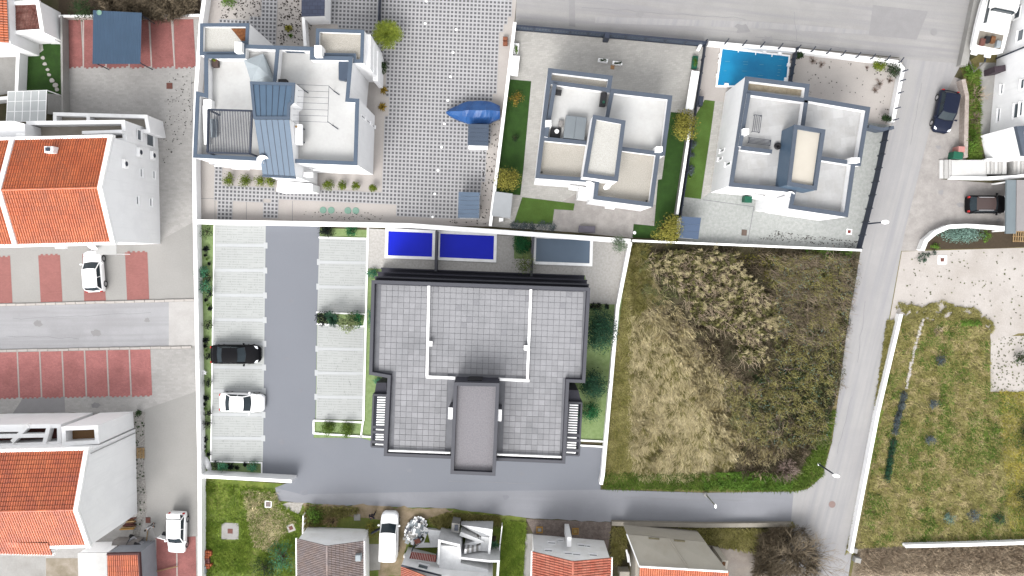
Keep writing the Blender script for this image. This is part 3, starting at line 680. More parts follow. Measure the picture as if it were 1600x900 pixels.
def mounds(name, poly, k, r0, r1, per, leaf, m, label, keep=None, flat=.8):
    p = scatter(poly, k, keep); k = len(p); xy = G0(p[:, 0], p[:, 1], 0); r = RNG.uniform(r0, r1, k); i = np.repeat(np.arange(k), per); n = len(i)
    u = RNG.normal(size=(n, 3)); u[:, 2] = np.abs(u[:, 2]); u /= np.linalg.norm(u, axis=1, keepdims=True); rr = r[i] * RNG.uniform(.6, 1.08, n)
    P = u * rr[:, None] * np.array([1, 1, flat]); P[:, :2] += xy[i]; P[:, 2] += .1
    Nn = u + RNG.normal(size=(n, 3)) * .55; Nn /= np.linalg.norm(Nn, axis=1, keepdims=True)
    o = arrays(name, leaf_quads(P, Nn, leaf, .5), 4, m, kind='stuff'); o['label'] = label; return o
# ------------------------------------------------------------------ the ground and everything paved or sown on it
mb = MB(); mb.sheet([(-400, -400), (400, -400), (400, 400), (-400, 400)], 0); obj('ground', mb, EARTH, kind='structure')
# west courts
sheet('west_court', [(90, -60), (322, -60), (306, 345), (313, 745), (315, 990), (-90, 990), (-90, 385), (96, 345), (97, 185)], .010, COURT)
sheet('west_court_light_paving', [(-90, 382), (250, 376), (306, 345), (309, 545), (-90, 552)], .016, COURT2)
sheet('west_court_light_paving', [(225, 640), (311, 610), (313, 838), (243, 838), (228, 800)], .016, COURT2)
sheet('west_road', [(-90, 479), (264, 471), (264, 541), (-90, 551)], .022, ROADW)
sheet('concrete_apron', [(264, 470.5), (304, 469.5), (307, 540), (264, 541)], .026, mat('pale_apron_concrete', A(226, 223, 220), var=.05, fine=.1, stain=A(208, 204, 200), tscale=.4))
sheet('darker_court_patch', [(36, 622), (101, 620), (102, 644), (20, 646)], .018, PATCH)
# red bays: north row, middle row, south row; toothed where the blocks interlock with the grey
def bay(poly, m, lab=None): return sheet('parking_bay', poly, .030, m, lab)
NB = [(97, 130), (131, 165), (167, 201), (203, 236), (238, 272), (274, 306)]
for x0, x1 in NB:
    bay([(x0 - 3, 27), (x1 - 4, 26)] + toothed((x1, 103.5), (x0, 106), 3.6, -2.0), RED1)
for x0, x1, xx0, xx1, y in ((-22, 16, -19, 20, 402), (60, 94, 64, 98, 399), (129, 160, 132, 166, 397), (195.5, 230.5, 199, 233.5, 394.5)):
    bay(toothed((x0, y), (x1, y - .6), 3.6, -2.0) + [(xx1, 471 - (xx1 - 233) * .02), (xx0, 472.5)], RED2)
for x0, x1 in ((-5, 26), (28.5, 61), (63.5, 96), (98.5, 131), (133.5, 166), (168.5, 201), (203.5, 235)):
    bay([(x0, 549 - x0 * .018), (x1, 548.6 - x1 * .018)] + toothed((x1 + 3, 621.5 - x1 * .017), (x0 + 3, 622 - x0 * .017), 3.6, -1.8), RED3)
bay([(243, 841), (306, 838), (308, 960), (243, 960)], RED1)
for px0, py0, px1, py1 in ((130.5, 27, 130.5, 106), (166, 27, 166, 105.5), (202, 27, 202, 105), (233, 27, 237, 104.5), (268, 26, 273, 104), (27.3, 549, 30.5, 621), (62.2, 548, 65.5, 620), (97.2, 547.5, 100.5, 619), (132.2, 547, 135.5, 618.5), (167.2, 546, 170.3, 618), (202.2, 546, 205.2, 617), (276.5, 864, 277.5, 960), (243.5, 842, 243.5, 960)):
    mb = MB(); mb.path([G(px0, py0), G(px1, py1)], .13, .020, .036); obj('bay_line', mb, LINE, kind='structure')
# kerbs of single stones
for (ax, ay), (bx, by), n in (((-20, 477), (304, 468.5), 21), ((-20, 548.5), (300, 542), 20)):
    root = sheet('kerb', [(ax, ay - 2.5), (bx, by - 2.5), (bx, by + 2.5), (ax, ay + 2.5)], .034, CONC)
    mb = MB(); mb.box((0, 0), .98, .22, 0, .10, 0, .02); me = None
    for i in range(n):
        a, b = G(ax + (bx - ax) * i / n, ay + (by - ay) * i / n), G(ax + (bx - ax) * (i + 1) / n, ay + (by - ay) * (i + 1) / n)
        if me is None:
            L = (b - a).length; mb = MB(); mb.box((0, 0), L - .03, .22, 0, .09, 0, .02); me = bpy.data.meshes.new('kerb_stone'); me.from_pydata(mb.v, [], mb.f); me.materials.append(KERB)
        o = bpy.data.objects.new('kerb_stone', me); C.objects.link(o); o.parent = root; o.location = ((a.x + b.x) / 2, (a.y + b.y) / 2 + random.uniform(-.02, .02), .036 + random.uniform(0, .015)); o.rotation_euler = (0, 0, math.atan2(b.y - a.y, b.x - a.x)); ORG[o.name] = Vector((0, 0, 0))
# north-west garden
sheet('grey_yard', [(-60, 68), (29, 70), (26, 144), (-60, 160)], .014, CONC)
lw = sheet('small_lawn', [(41, 62), (95, 62), (97, 147), (38, 147)], .020, LAWND)
sheet('pebble_patch', rough([(44, 61), (63, 61), (69, 80), (57, 85), (44, 83)], 2, 4), .026, GRAVELW)
for k, (x, y, r) in enumerate(((67.5, 90.5, 3.2), (70.5, 100, 3.4), (74.5, 109, 3.1), (77, 117, 3.3), (81.5, 126, 4.1), (86.5, 133, 4.4), (89.5, 140, 3.6))):
    c = G(x, y); mb = MB(); n = 9; pl = [Vector((c.x + r * M_PX * random.uniform(.8, 1.15) * math.cos(2 * PI * i / n), c.y + r * M_PX * random.uniform(.65, .95) * math.sin(2 * PI * i / n), 0)) for i in range(n)]
    mb.prism(pl, .021, .06); ORG[lw.name] = Vector((0, 0, 0)); obj('stepping_stone', mb, KERB, lw)
# dry bed at the top
sheet('dry_bed', rough([(90, -40), (316, -40), (313, 24), (92, 26)], 1.5, 8), .024, SOIL)
# yard of the blue-capped house
sheet('pale_yard', [(318, -60), (812, -60), (803, 45), (765, 354), (303, 343), (306, 130)], .010, PALE)
PV = [[(600, -25), (799, -25), (797, 28), (783, 50), (778, 102), (770, 172), (762, 240), (755, 285), (748, 342), (622, 340), (619, 322), (594, 319), (594, 298), (597, 270), (606, 160), (600, 85), (590, 60)],
      [(334, 256), (346, 256), (347, 290), (432, 292), (432, 300), (490, 294), (594, 298), (594, 319), (334, 311)], [(338, 312), (362, 312), (362, 341), (338, 340)], [(410, 314), (433, 314), (433, 343), (410, 342)],
      [(341, 29), (408, 29), (408, -20), (434, -20), (434, 72), (390, 72), (390, 39), (341, 39)], [(514, -25), (600, -25), (600, 84), (572, 80), (571, 46), (514, 40)]]
pitch, th = 5.92 * M_PX, R(-2.6); ct, st_ = math.cos(th), math.sin(th); mb = MB(); hb = MB()
u_ = Vector((ct, st_, 0)) * pitch; v_ = Vector((-st_, ct, 0)) * pitch; o0 = G(333, 256)
ks = [(i, j) for i in range(-6, 84) for j in range(-20, 50)]
ctr = np.array([[o0.x + u_.x * i + v_.x * j, o0.y + u_.y * i + v_.y * j] for i, j in ks])
gx = ctr[:, 0] ; gy = ctr[:, 1]
# back to photo pixels on the ground
def to_px(x, y, z=0.0):
    dx, dy, dz = x, y, z - HC; cy = dy * CA + dz * SA; cz = -dy * SA + dz * CA
    return 800 + F * dx / -cz, 450 - F * cy / -cz
qx, qy = to_px(gx, gy); ins = np.zeros(len(ks), bool)
for pl in PV: ins |= inside(qx, qy, pl)
h_, e_ = .30, .5
for (i, j), ok in zip(ks, ins):
    if not ok: continue
    c = o0 + u_ * i + v_ * j
    o_ = [c + u_ * a + v_ * b for a, b in ((-e_, -e_), (e_, -e_), (e_, e_), (-e_, e_))]; n_ = [c + u_ * a + v_ * b for a, b in ((-h_, -h_), (h_, -h_), (h_, h_), (-h_, h_))]
    mb.add([(q.x, q.y, .052) for q in o_] + [(q.x, q.y, .052) for q in n_] + [(q.x, q.y, .030) for q in n_], [(a, (a + 1) % 4, 4 + (a + 1) % 4, 4 + a) for a in range(4)] + [(4 + a, 4 + (a + 1) % 4, 8 + (a + 1) % 4, 8 + a) for a in range(4)])
    hb.quad(*[(q.x, q.y, .029) for q in o_])
o = obj('open_cell_paving', mb, PAVER, kind='stuff', at=(0, 0, 0)); o['label'] = 'light grey open cell paving around the blue capped house'
o = obj('paving_cell_fill', hb, HOLE, kind='stuff', at=(0, 0, 0)); o['label'] = 'dark gravel in the cells of the open paving'
for a, b in (((313, 310), (336, 310)), ((336, 311), (336, 342)), ((385, 312), (385, 343)), ((457, 314), (457, 345)), ((314, 252), (314, 342)), ((362, 290), (347, 290))):
    mb = MB(); mb.path([G(*a), G(*b)], .04, .011, .016); obj('slab_joint', mb, JOINT, kind='structure')
# yards of the two slate-capped houses
sheet('grey_block_yard', [(805, 38), (1103, 64), (1062, 374), (765, 354)], .012, BLOCK)
sheet('stone_terrace', [(860, 326), (905, 300), (1034, 322), (1022, 352), (988, 372), (866, 360)], .018, SLABS)
sheet('lawn', [(797, 124), (830, 127), (818, 262), (813, 305), (772, 302), (786, 190)], .024, LAWND)
sheet('lawn', [(816, 308), (898, 318), (896, 329), (866, 327), (863, 351), (803, 348)], .024, LAWNB)
sheet('lawn', [(1048, 175), (1076, 178), (1063, 330), (1059, 374), (988, 371), (990, 350), (1022, 353), (1028, 281), (1034, 280)], .024, LAWND)
sheet('pale_terrace', [(1105, 60), (1413, 92), (1392, 200), (1345, 392), (1060, 376)], .011, PALE)
sheet('speckled_yard', [(1095, 300), (1130, 296), (1345, 190), (1392, 196), (1345, 392), (1060, 376), (1068, 309)], .017, CRAZY)
sheet('side_path', [(1117, 158), (1140, 160), (1112, 298), (1096, 311)], .019, BLOCK)
sheet('lawn', [(1101, 156), (1117, 158), (1110, 210), (1095, 311), (1069, 308), (1088, 178)], .024, LAWNB)
for a, b in (((1098, 312), (1178, 323)), ((1178, 323), (1168, 378)), ((1242, 73), (1242, 76))):
    mb = MB(); mb.path([G(*a), G(*b)], .05, .018, .024); obj('paving_joint', mb, JOINT, kind='structure')
# roads
sheet('north_road', [(812, -90), (1545, -90), (1500, 104), (1412, 100), (1404, 90), (1247, 74), (1107, 65), (805, 38)], .014, ROADN)
sheet('road_patch', [(1364, 8), (1450, 18), (1432, 62), (1357, 55)], .022, PATCH)
sheet('road_patch', [(889, -90), (896, -90), (899, 42), (889, 41)], .022, PATCH)
sheet('pale_road_strip', [(930, 26), (1180, 34), (1360, 48), (1360, 54), (1180, 44), (930, 36)], .018, ROADE)
sheet('east_road', [(1412, 92), (1502, 100), (1458, 180), (1414, 360), (1408, 392), (1385, 520), (1365, 640), (1345, 760), (1330, 870), (1312, 990), (1180, 990), (1235, 822), (1240, 768), (1262, 764), (1285, 744), (1300, 690), (1311, 610), (1324, 510), (1335, 450), (1345, 390), (1393, 196)], .020, ROADE)
sheet('south_road', rough([(455, 752), (700, 744), (938, 744), (938, 765), (1100, 770), (1240, 768), (1256, 790), (1240, 822), (955, 816), (825, 809), (700, 794), (560, 791), (472, 786), (434, 782), (430, 762)], 1.2, 9, 2.0, only=(6, 7, 8, 9, 10, 11, 12)), .016, ROADS)
sheet('driveway', [(415, 346), (500, 350), (496, 480), (493, 655), (490, 684), (564, 684), (583, 690), (600, 700), (880, 712), (906, 698), (943, 699), (938, 765), (700, 768), (470, 772), (430, 762), (455, 752), (408, 742)], .028, DRIVE)
for x, y, m_ in ((1459, 50, PATCH), (1300, 788, mat('rusty_iron', A(172, 148, 142), var=.1))):
    mb = MB(); c = G(x, y); mb.lathe((c.x, c.y, .021), [(.34, 0), (.34, .012)], 18); obj('manhole_cover', mb, m_, label='round iron manhole cover in the road ' + ('near the white yacht' if y < 100 else 'at the lower road junction'), cat='manhole cover')
# the render lot: deck, lawns, bays
sheet('garden_base', [(306, 347), (985, 378), (945, 690), (560, 690), (415, 742), (313, 742)], .012, LAWNR)
sheet('pool_deck', [(575, 357), (985, 378), (967, 476), (921, 474), (914, 430), (597, 420), (574, 419)], .030, DECK)
BAYSY = (383, 422, 461, 499.5, 536.5, 573.5, 610.5, 647.5, 684)
def bx_(y, top=350, bot=721, a=337, b=331): return a + (b - a) * (y - top) / (bot - top)
sheet('parking_pad', [(336, 349), (415.5, 351), (411, 721), (331, 720)], .040, BAYP)
for y in BAYSY:
    x0 = bx_(y) + .5; x1 = bx_(y, a=415.5, b=411) + 3.2
    sheet('bay_divider', [(x0, y - 2.2), (x1, y - 1.4), (x1, y + 3), (x0, y + 2.2)], .052, BAYL)
    sheet('bay_divider_end', [(x1 - 6, y - 4.2), (x1, y - 4), (x1, y + 5.4), (x1 - 6, y + 5)], .056, BAYL)
sheet('parking_pad', [(499, 371), (573, 373.5), (570, 489), (496, 487)], .040, BAYP)
sheet('parking_pad', [(496, 507), (569, 511), (567, 656), (494, 655)], .040, BAYP)
for y, x0, x1 in ((409.5, 497, 572), (448, 496, 571), (545, 494.5, 568.5), (582.5, 493.5, 568), (620, 493, 567.5)):
    sheet('bay_divider', [(x0 - 1, y - 2.2), (x1, y - 1.2), (x1, y + 3), (x0 - 1, y + 2)], .052, BAYL)
    sheet('bay_divider_end', [(x0 - 1.5, y - 5), (x0 + 3, y - 4.6), (x0 + 3, y + 4.6), (x0 - 1.5, y + 4.4)], .056, BAYL)
# fine joints of the bay pavers as relief: thin raised strips would vanish at this distance, so rows of real gaps are cut as dark strips
mb = MB()
for poly, rows in (([(338, 352), (413, 354), (409.5, 719), (332.5, 718)], 94), ([(500.5, 373), (571.5, 375.5), (569, 487), (497.5, 485)], 29), ([(497.5, 509), (567.5, 513), (565.5, 654), (495.5, 653)], 36)):
    a, b, c, d = [Vector((*q, 0)) for q in poly]
    for k in range(rows):
        f = (k + .5) / rows; p, q = a.lerp(d, f), b.lerp(c, f); y = (p.y + q.y) / 2
        n = 9
        for j in range(n):
            if random.random() < .16: continue
            s0, s1 = (j + .06) / n, (j + .94) / n; mb.path([G(*p.lerp(q, s0)[:2]), G(*p.lerp(q, s1)[:2])], .035, .041, .044)
        for j in range(random.choice((3, 4, 5))):
            s0 = (random.randint(0, 18) + (.5 if k % 2 else 0)) / 19; u0 = p.lerp(q, s0); mb.path([G(u0.x, u0.y - 1.6), G(u0.x, u0.y + 1.6)], .03, .041, .044)
o = obj('paver_joint', mb, mat('paver_joint', A(186, 190, 188), var=.1), kind='stuff', at=(0, 0, 0)); o['label'] = 'fine grey joints between the white bay pavers'
# east side: stone forecourt, weeds, crushed stone, field
sheet('stone_forecourt', [(1490, 120), (1512, 128), (1510, 252), (1470, 262), (1470, 280), (1600, 290), (1600, 358), (1480, 354), (1446, 376), (1440, 392), (1408, 392), (1414, 360), (1458, 180)], .013, SLABS)
sheet('weedy_strip', rough([(1500, 104), (1570, 60), (1560, 110), (1535, 215), (1533, 252), (1509, 252), (1510, 150)], 1.5, 8), .018, FIELD)
sheet('narrow_path', [(1530, 98), (1556, 98), (1548, 210), (1532, 210)], .022, CONC)
sheet('planted_verge', [(1446, 390), (1452, 374), (1484, 358), (1600, 358), (1600, 386), (1560, 388)], .016, SOIL)
sheet('rough_lot', [(1405, 390), (1700, 384), (1700, 980), (1315, 980), (1332, 862), (1386, 520)], .008, FIELD)
sheet('crushed_stone_yard', rough([(1409, 393), (1700, 384), (1700, 525), (1600, 520), (1548, 532), (1545, 512), (1527, 494), (1500, 486), (1478, 496), (1444, 500), (1428, 485), (1412, 500), (1390, 500)], 4, 8, 1.0, only=(3, 5, 6, 7, 8, 9, 10, 11)), .014, SAND)
sheet('concrete_pad', [(1548, 526), (1700, 522), (1700, 614), (1547, 612)], .020, SAND)
sheet('scrub_ground', [(1337, 858), (1415, 853), (1700, 848), (1700, 990), (1315, 990)], .013, mat('scrub_soil', A(176, 160, 140), scale=1.2, c2=A(146, 134, 110), fine=.35, fscale=8, bump=.5, bscale=10))
sheet('road_verge', rough([(1385, 492), (1412, 492), (1332, 866), (1328, 866)], 1.5, 8, 4.0), .013, GARD)
# overgrown lot
sheet('overgrown_lot', [(985, 379), (1345, 392), (1335, 450), (1323, 512), (1310, 612), (1300, 690), (1285, 744), (1262, 763), (1240, 768), (1100, 770), (940, 764)], .010, EARTH)
sheet('mown_strip', rough([(980, 400), (992, 480), (986, 560), (985, 700), (1010, 742), (1235, 745), (1268, 730), (1300, 640), (1312, 600), (1300, 690), (1285, 744), (1262, 763), (1240, 768), (1100, 769.5), (941, 763), (945, 690)], 3, 8, 1.0, only=(0, 1, 2, 3, 4, 5, 6)), .016, FIELD)
# south gardens
sheet('south_garden', rough([(313, 746), (456, 757), (430, 764), (434, 782), (472, 786), (560, 791), (700, 794), (822, 809), (826, 990), (313, 990)], 2, 9, 3.0, only=(3, 4, 5, 6)), .008, GARD)
sheet('sandy_forecourt', rough([(470, 788), (560, 789), (710, 797), (700, 806), (660, 812), (634, 850), (628, 900), (592, 900), (594, 812), (540, 806)], 3, 7, 6.0), .020, DIRT)
sheet('concrete_strip', [(571, 850), (596, 850), (594, 890), (571, 892)], .025, CONC)
sheet('concrete_path', [(821, 834), (835, 834), (832, 990), (814, 990)], .016, CONC)
sheet('cobbled_court', [(822, 811), (956, 816), (948, 872), (836, 840)], .014, COBB)
sheet('rubble_patch', rough([(430, 768), (436, 786), (476, 785), (466, 803), (446, 796), (430, 782)], 2.5, 4, 9.0), .027, mat('white_rubble', A(224, 220, 212), scale=5, c2=A(196, 190, 180), fine=.25, fscale=12, bump=.6, bscale=12))
sheet('bare_yard', rough([(950, 818), (1232, 824), (1215, 870), (1120, 990), (940, 990)], 2, 8, 8.0), .012, EARTH)
sheet('rough_concrete_yard', rough([(1105, 852), (1200, 866), (1205, 990), (1130, 990)], 3, 8, 2.0), .018, mat('stained_concrete', A(176, 166, 156), scale=.8, c2=A(150, 138, 128), fine=.2, fscale=6, stain=A(196, 190, 184), tscale=.4))
sheet('south_patio', [(-60, 868), (71, 870), (71, 990), (-60, 990)], .018, CONC)
sheet('small_beige_patio', [(72, 872), (123, 872), (125, 990), (72, 990)], .020, mat('beige_screed', A(196, 184, 170), scale=.8, c2=A(168, 156, 136), fine=.12, stain=A(140, 128, 100), tscale=.3))
sheet('rockery', rough([(-40, 647), (121, 645), (112, 655), (96, 666), (-40, 666)], 1.5, 6, 2.0), .024, mat('rockery_gravel', A(188, 180, 156), scale=5, c2=A(120, 116, 84), fine=.4, fscale=10, bump=.8, bscale=8))
sheet('gravel_strip', rough([(208, 644), (226, 644), (228, 800), (218, 838), (206, 838), (214, 800)], 1.5, 6, 2.5), .026, mat('strip_gravel', A(206, 202, 196), scale=6, c2=A(170, 166, 160), fine=.35, fscale=12, bump=.6))

# wear on the roads: tyre tracks, oil spots, repaired cracks
TRK = mat('tyre_track', A(186, 185, 189), var=.06, scale=.8, fine=.1, fscale=12, bump=.2, bscale=60); TRKS = mat('dark_tyre_track', A(158, 160, 168), var=.06, scale=.8, fine=.1, fscale=12); OIL = mat('oil_stain', A(134, 134, 138), var=.15, scale=3); CRK = mat('crack_sealing', A(166, 166, 170), var=.1)
for k, (x, y, r) in enumerate(((455, 470, .35), (448, 560, .28), (470, 610, .3), (440, 690, .4), (640, 735, .3), (815, 740, .35), (475, 769, .5), (790, 777, .4), (1160, 45, .8), (1200, 62, .6), (1000, 22, .5), (60, 505, .5), (150, 520, .6), (230, 500, .35), (150, 633, .5), (1500, 320, .4), (1470, 300, .35), (1466, 230, .3), (1560, 345, .3))):
    c = G(x, y); n = 14; pl = [(c.x + r * random.uniform(.5, 1.1) * math.cos(2 * PI * i / n), c.y + r * random.uniform(.4, .8) * math.sin(2 * PI * i / n)) for i in range(n)]
    mb = MB(); mb.sheet(pl, .0335 if x < 900 and 400 < y < 760 else .0285); obj('oil_stain', mb, TRKS if 400 < y < 800 and x > 320 else PATCH, kind='structure')
def crack(pts, z, w_=.035):
    q = []
    for i in range(len(pts) - 1):
        for j in range(8):
            f = j / 8; q.append((pts[i][0] + (pts[i + 1][0] - pts[i][0]) * f + random.gauss(0, .7), pts[i][1] + (pts[i + 1][1] - pts[i][1]) * f + random.gauss(0, .7)))
    mb = MB(); mb.path(GP(q), w_, z - .004, z); obj('crack_sealing', mb, CRK, kind='structure')
for pts, z in (([(910, 12), (1050, 22), (1180, 30)], .026), ([(1180, 58), (1330, 76), (1405, 84)], .026), ([(1240, 20), (1246, 70)], .026), ([(1440, 130), (1420, 240)], .030), ([(1352, 470), (1338, 580)], .030), ([(1330, 620), (1304, 720)], .030), ([(20, 498), (120, 494), (250, 488)], .028), ([(10, 525), (140, 530)], .028), ([(960, 776), (1080, 781), (1180, 783)], .026), ([(700, 752), (860, 756)], .0345), ([(300, 120), (300, 330)], .018)): crack(pts, z)
for x, y in ((455, 520), (700, 758)):
    c = G(x, y); mb = MB(); mb.lathe((c.x, c.y, .029), [(.3, 0), (.3, .01)], 18)
# ------------------------------------------------------------------ boundary walls
def wall_thing(name, px, w, h, m, label, cat='wall', cap=None, z0=0.0, seg=True):
    pts = [G(x, y, h) for x, y in px]
    c = sum(pts, Vector()) / len(pts); t = thing(name, label, cat, (c.x, c.y, z0))
    mb = MB(); mb.path(pts, w, z0, h); obj('wall_body', mb, m, t)
    mb = MB(); mb.path(pts, w + .05, h + .002, h + .05); obj('coping', mb, cap or WP, t)
    return t
wall_thing('boundary_wall', [(323, -30), (319, 0), (314, 36), (306.5, 140), (303.5, 250), (304.5, 345), (312, 743), (313, 990)], .30, 1.1, W_, 'long white boundary wall between the red parking courts and the dark new block')
wall_thing('boundary_wall', [(306.5, 346.5), (640, 352.5), (985, 377)], .40, 1.1, W_, 'thick white wall along the north side of the three pools')
wall_thing('boundary_wall', [(985, 378.5), (965, 480), (942, 742), (939, 757)], .28, 1.0, W_, 'slanting white wall between the soft green lawn and the overgrown lot')
wall_thing('boundary_wall', [(314, 744), (456, 752)], .26, 1.6, W_, 'short white wall south of the parking bays with a shadow beside it')
wall_thing('boundary_wall', [(804.5, 35), (766, 353)], .24, 1.4, W_, 'white wall between the open cell paving and the dark green lawn')
wall_thing('boundary_wall', [(988, 376), (1346, 391)], .16, .8, W_, 'thin white wall along the north edge of the overgrown lot')
wall_thing('boundary_wall', [(1408, 491), (1372, 645), (1330, 864)], .26, .7, W_, 'thin white kerb wall beside the east road along the rough field')
wall_thing('boundary_wall', [(1415, 853.5), (1500, 851.5), (1640, 847)], .26, .7, W_, 'white wall at the foot of the rough field, broken at its west end')
wall_thing('retaining_wall', [(1535, -40), (1506, 102)], .62, .7, CONC, 'grey concrete wall between the road and the white yacht', cap=CONC)
wall_thing('retaining_wall', [(956, 818), (1100, 821), (1238, 820)], .36, .5, mat('beige_concrete', A(186, 178, 164), var=.08, fine=.15), 'beige parapet wall along the south side of the lower road', cap=MATS['beige_concrete'])
wall_thing('garden_wall', [(29, 68), (26, 146)], .26, 1.2, W_, 'white wall left of the small dark lawn with stepping stones')
wall_thing('garden_wall', [(-40, 158), (12, 153)], .26, 1.2, W_, 'short white wall below the grey yard at the left edge')
wall_thing('garden_wall', [(96, 25), (97, 100), (98, 182)], .14, 1.0, CONC, 'thin grey wall right of the small lawn with stepping stones', cap=CONC)
wall_thing('garden_wall', [(92, 25.5), (312, 24)], .18, .8, LINE, 'low pale wall behind the northern red parking bays')
wall_thing('garden_wall', [(1505, 124), (1510.5, 150), (1508.5, 246)], .34, .8, mat('pinkish_stone', A(216, 204, 196), scale=4, c2=A(196, 180, 170), fine=.2, bump=.4), 'curving pinkish stone wall beside the dark blue car', cap=MATS['pinkish_stone'])
wall_thing('garden_wall', [(1441, 391), (1447, 376), (1462, 363), (1482, 354.5), (1510, 353), (1577, 357)], .34, .8, WP, 'curved white wall around the teal groundcover bed')
wall_thing('garden_wall', [(474, 27), (477, 72)], .24, 1.1, W_, 'short white wall below the dark tiled hut at the top')
wall_thing('garden_wall', [(1058, 335), (1078, 200)], .2, 1.0, CONC, 'grey wall between the dark lawn strip and the slate fence')
# wall that separates the pools
for pl, lab in (([(682, 361), (680.5, 424)], 'dark grey divider between the two royal blue pools'), ([(833.5, 370), (830.5, 432)], 'dark grey divider left of the grey blue pool')):
    mb = MB(); mb.path(GP(pl, 1.2), .22, .03, 1.2); obj('divider_wall', mb, GREYC, label=lab, cat='wall')
mb = MB(); mb.path(GP([(575, 356), (568, 658)], .05), .18, .02, .10); mb.path(GP([(498, 371), (573, 373)], .1), .16, .02, .12); obj('white_edging', mb, WP, kind='structure')
mb = MB(); mb.path(GP([(335, 352), (329.5, 721), (409, 723), (409, 742)], .05), .12, .02, .10); obj('white_edging', mb, WP, kind='structure')
mb = MB(); mb.path(GP([(490, 657), (567, 660), (564, 682), (490, 677), (490, 657)], .1), .16, .02, .14); obj('white_edging', mb, WP, kind='structure')
mb = MB(); mb.path(GP([(494, 488), (571, 491), (569, 510), (494, 506)], .1), .14, .02, .14); obj('white_edging', mb, WP, kind='structure')
mb = MB(); mb.path(GP([(563, 681.5), (582, 683)], .1), .16, .02, .14); mb.path(GP([(907, 688), (945, 690)], .1), .16, .02, .14); mb.path(GP([(907, 696), (943, 698)], .1), .16, .02, .14); obj('white_edging', mb, WP, kind='structure')

# ------------------------------------------------------------------ two rows of terraced houses with clay roofs in the west
def gable_row(label, ne, rg, se, zn, zr, zs, xw, m1, units, annex, gut=26):
    t = thing('terraced_house', label, 'house', (G(*ne, 0).x - 8, G(*rg, 0).y, 0))
    NE, RG, SE = G(*ne, zn), G(*rg, zr), G(*se, zs)
    NE.x = SE.x = RG.x = (NE.x + SE.x) / 2
    dirn = Vector((-1, 0, 0)); k = math.tan(R(-1.4)) 
    def west(p, d): return Vector((p.x - d, p.y + d * k, p.z))
    D = 26
    mb = MB(); pr = [Vector((p.x, p.y, 0)) for p in (NE, SE, west(SE, D), west(NE, D))]; mb.prism(pr, 0, min(zn, zs) - .12)
    z0 = min(zn, zs) - .12
    for q in (Vector((0, 0, 0)),):
        a, b, c = NE, RG, SE; e = Vector((-.3, 0, 0)); lo = lambda p: Vector((p.x, p.y, z0))
        mb.add([lo(a), lo(c), c - Vector((0, 0, .1)), b - Vector((0, 0, .1)), a - Vector((0, 0, .1)), lo(a) + e, lo(c) + e, c + e - Vector((0, 0, .1)), b + e - Vector((0, 0, .1)), a + e - Vector((0, 0, .1))], [(0, 1, 2, 3, 4), (9, 8, 7, 6, 5), (3, 2, 7, 8), (4, 3, 8, 9), (0, 4, 9, 5), (1, 6, 7, 2)])
    obj('wall', mb, W_, t)
    def coping(d):
        mb = MB(); v = []; 
        for p in (NE + Vector((0, .15, 0)), RG, SE - Vector((0, .15, 0))):
            q = west(p, d); v += [q + Vector((.02, 0, .20)), q + Vector((-.34, 0, .20)), q + Vector((.02, 0, -.06)), q + Vector((-.34, 0, -.06))]
        f = []
        for i in (0, 4): f += [(i, i + 1, i + 5, i + 4), (i, i + 4, i + 6, i + 2), (i + 1, i + 3, i + 7, i + 5), (i + 2, i + 6, i + 7, i + 3)]
        f += [(0, 2, 3, 1), (8, 9, 11, 10)]; mb.add(v, f); obj('gable_coping', mb, WP, t)
    coping(0)
    d0 = .36
    for i, (d1, tiles) in enumerate(units):
        tiled_slope(t, west(NE, d0), west(NE, d1), west(RG, d1), west(RG, d0), m1, tiles, 13)
        tiled_slope(t, west(SE, d0), west(SE, d1), west(RG, d1), west(RG, d0), m1, tiles, 13)
        mb = MB(); p, q = west(RG, d0), west(RG, d1); n = 22
        for j in range(n):
            a_, b_ = p.lerp(q, j / n), p.lerp(q, (j + 1.06) / n); mb.tube(a_ + Vector((0, 0, .02)), b_ + Vector((0, 0, .035)), .12, .105, 8)
        obj('ridge_cap', mb, m1, t)
        if i < len(units) - 1: coping(d1)
        d0 = d1 + .36
    for s, e, z in ((NE, .12, zn), (SE, -.1, zs)):
        mb = MB(); a, b = s + Vector((0, e, 0)), west(s, D if e > 0 else gut) + Vector((0, e, 0)); mb.path([a, b], .26, z - .35, z + .10); obj('eaves_gutter', mb, WP, t)
    return t, NE, RG, SE
b1, NE1, RG1, SE1 = gable_row('terraced house with bright clay roof between the two red parking courts', (178, 215), (163, 293), (180, 378), 7.9, 9.7, 7.9, -26, TERRA, ((8.45, 38), (16.8, 38)), None)
roof_block(b1, [(42, 190), (195, 188), (198, 221), (43, 226)], 5.8, 4.7, .28, W_, WP, mat('beige_terrace', A(208, 200, 188), scale=.8, fine=.08, c2=A(196, 186, 170)))
roof_block(b1, [(84, 176), (230, 180), (235, 207), (84, 210)], 3.0, 2.2, .26, W_, WP, MATS['beige_terrace'])
inner_wall(b1, (138, 179), (139, 203), 3.0, 2.2, .26, W_, WP)
mb = MB(); mb.prism(GP([(-40, 190), (20, 189), (38, 193), (40, 216), (-40, 220)], 6.9), 0, 6.9); obj('stair_block', mb, W_, b1)
mb = MB(); mb.path(GP([(128, 207), (190, 205)], 6.6), .26, 4.72, 6.6); obj('terrace_screen', mb, W_, b1)
mb = MB(); boxpx(32, 211, 14, 5, 4.7, 7.4, mb=mb); obj('chimney', mb, WP, b1)
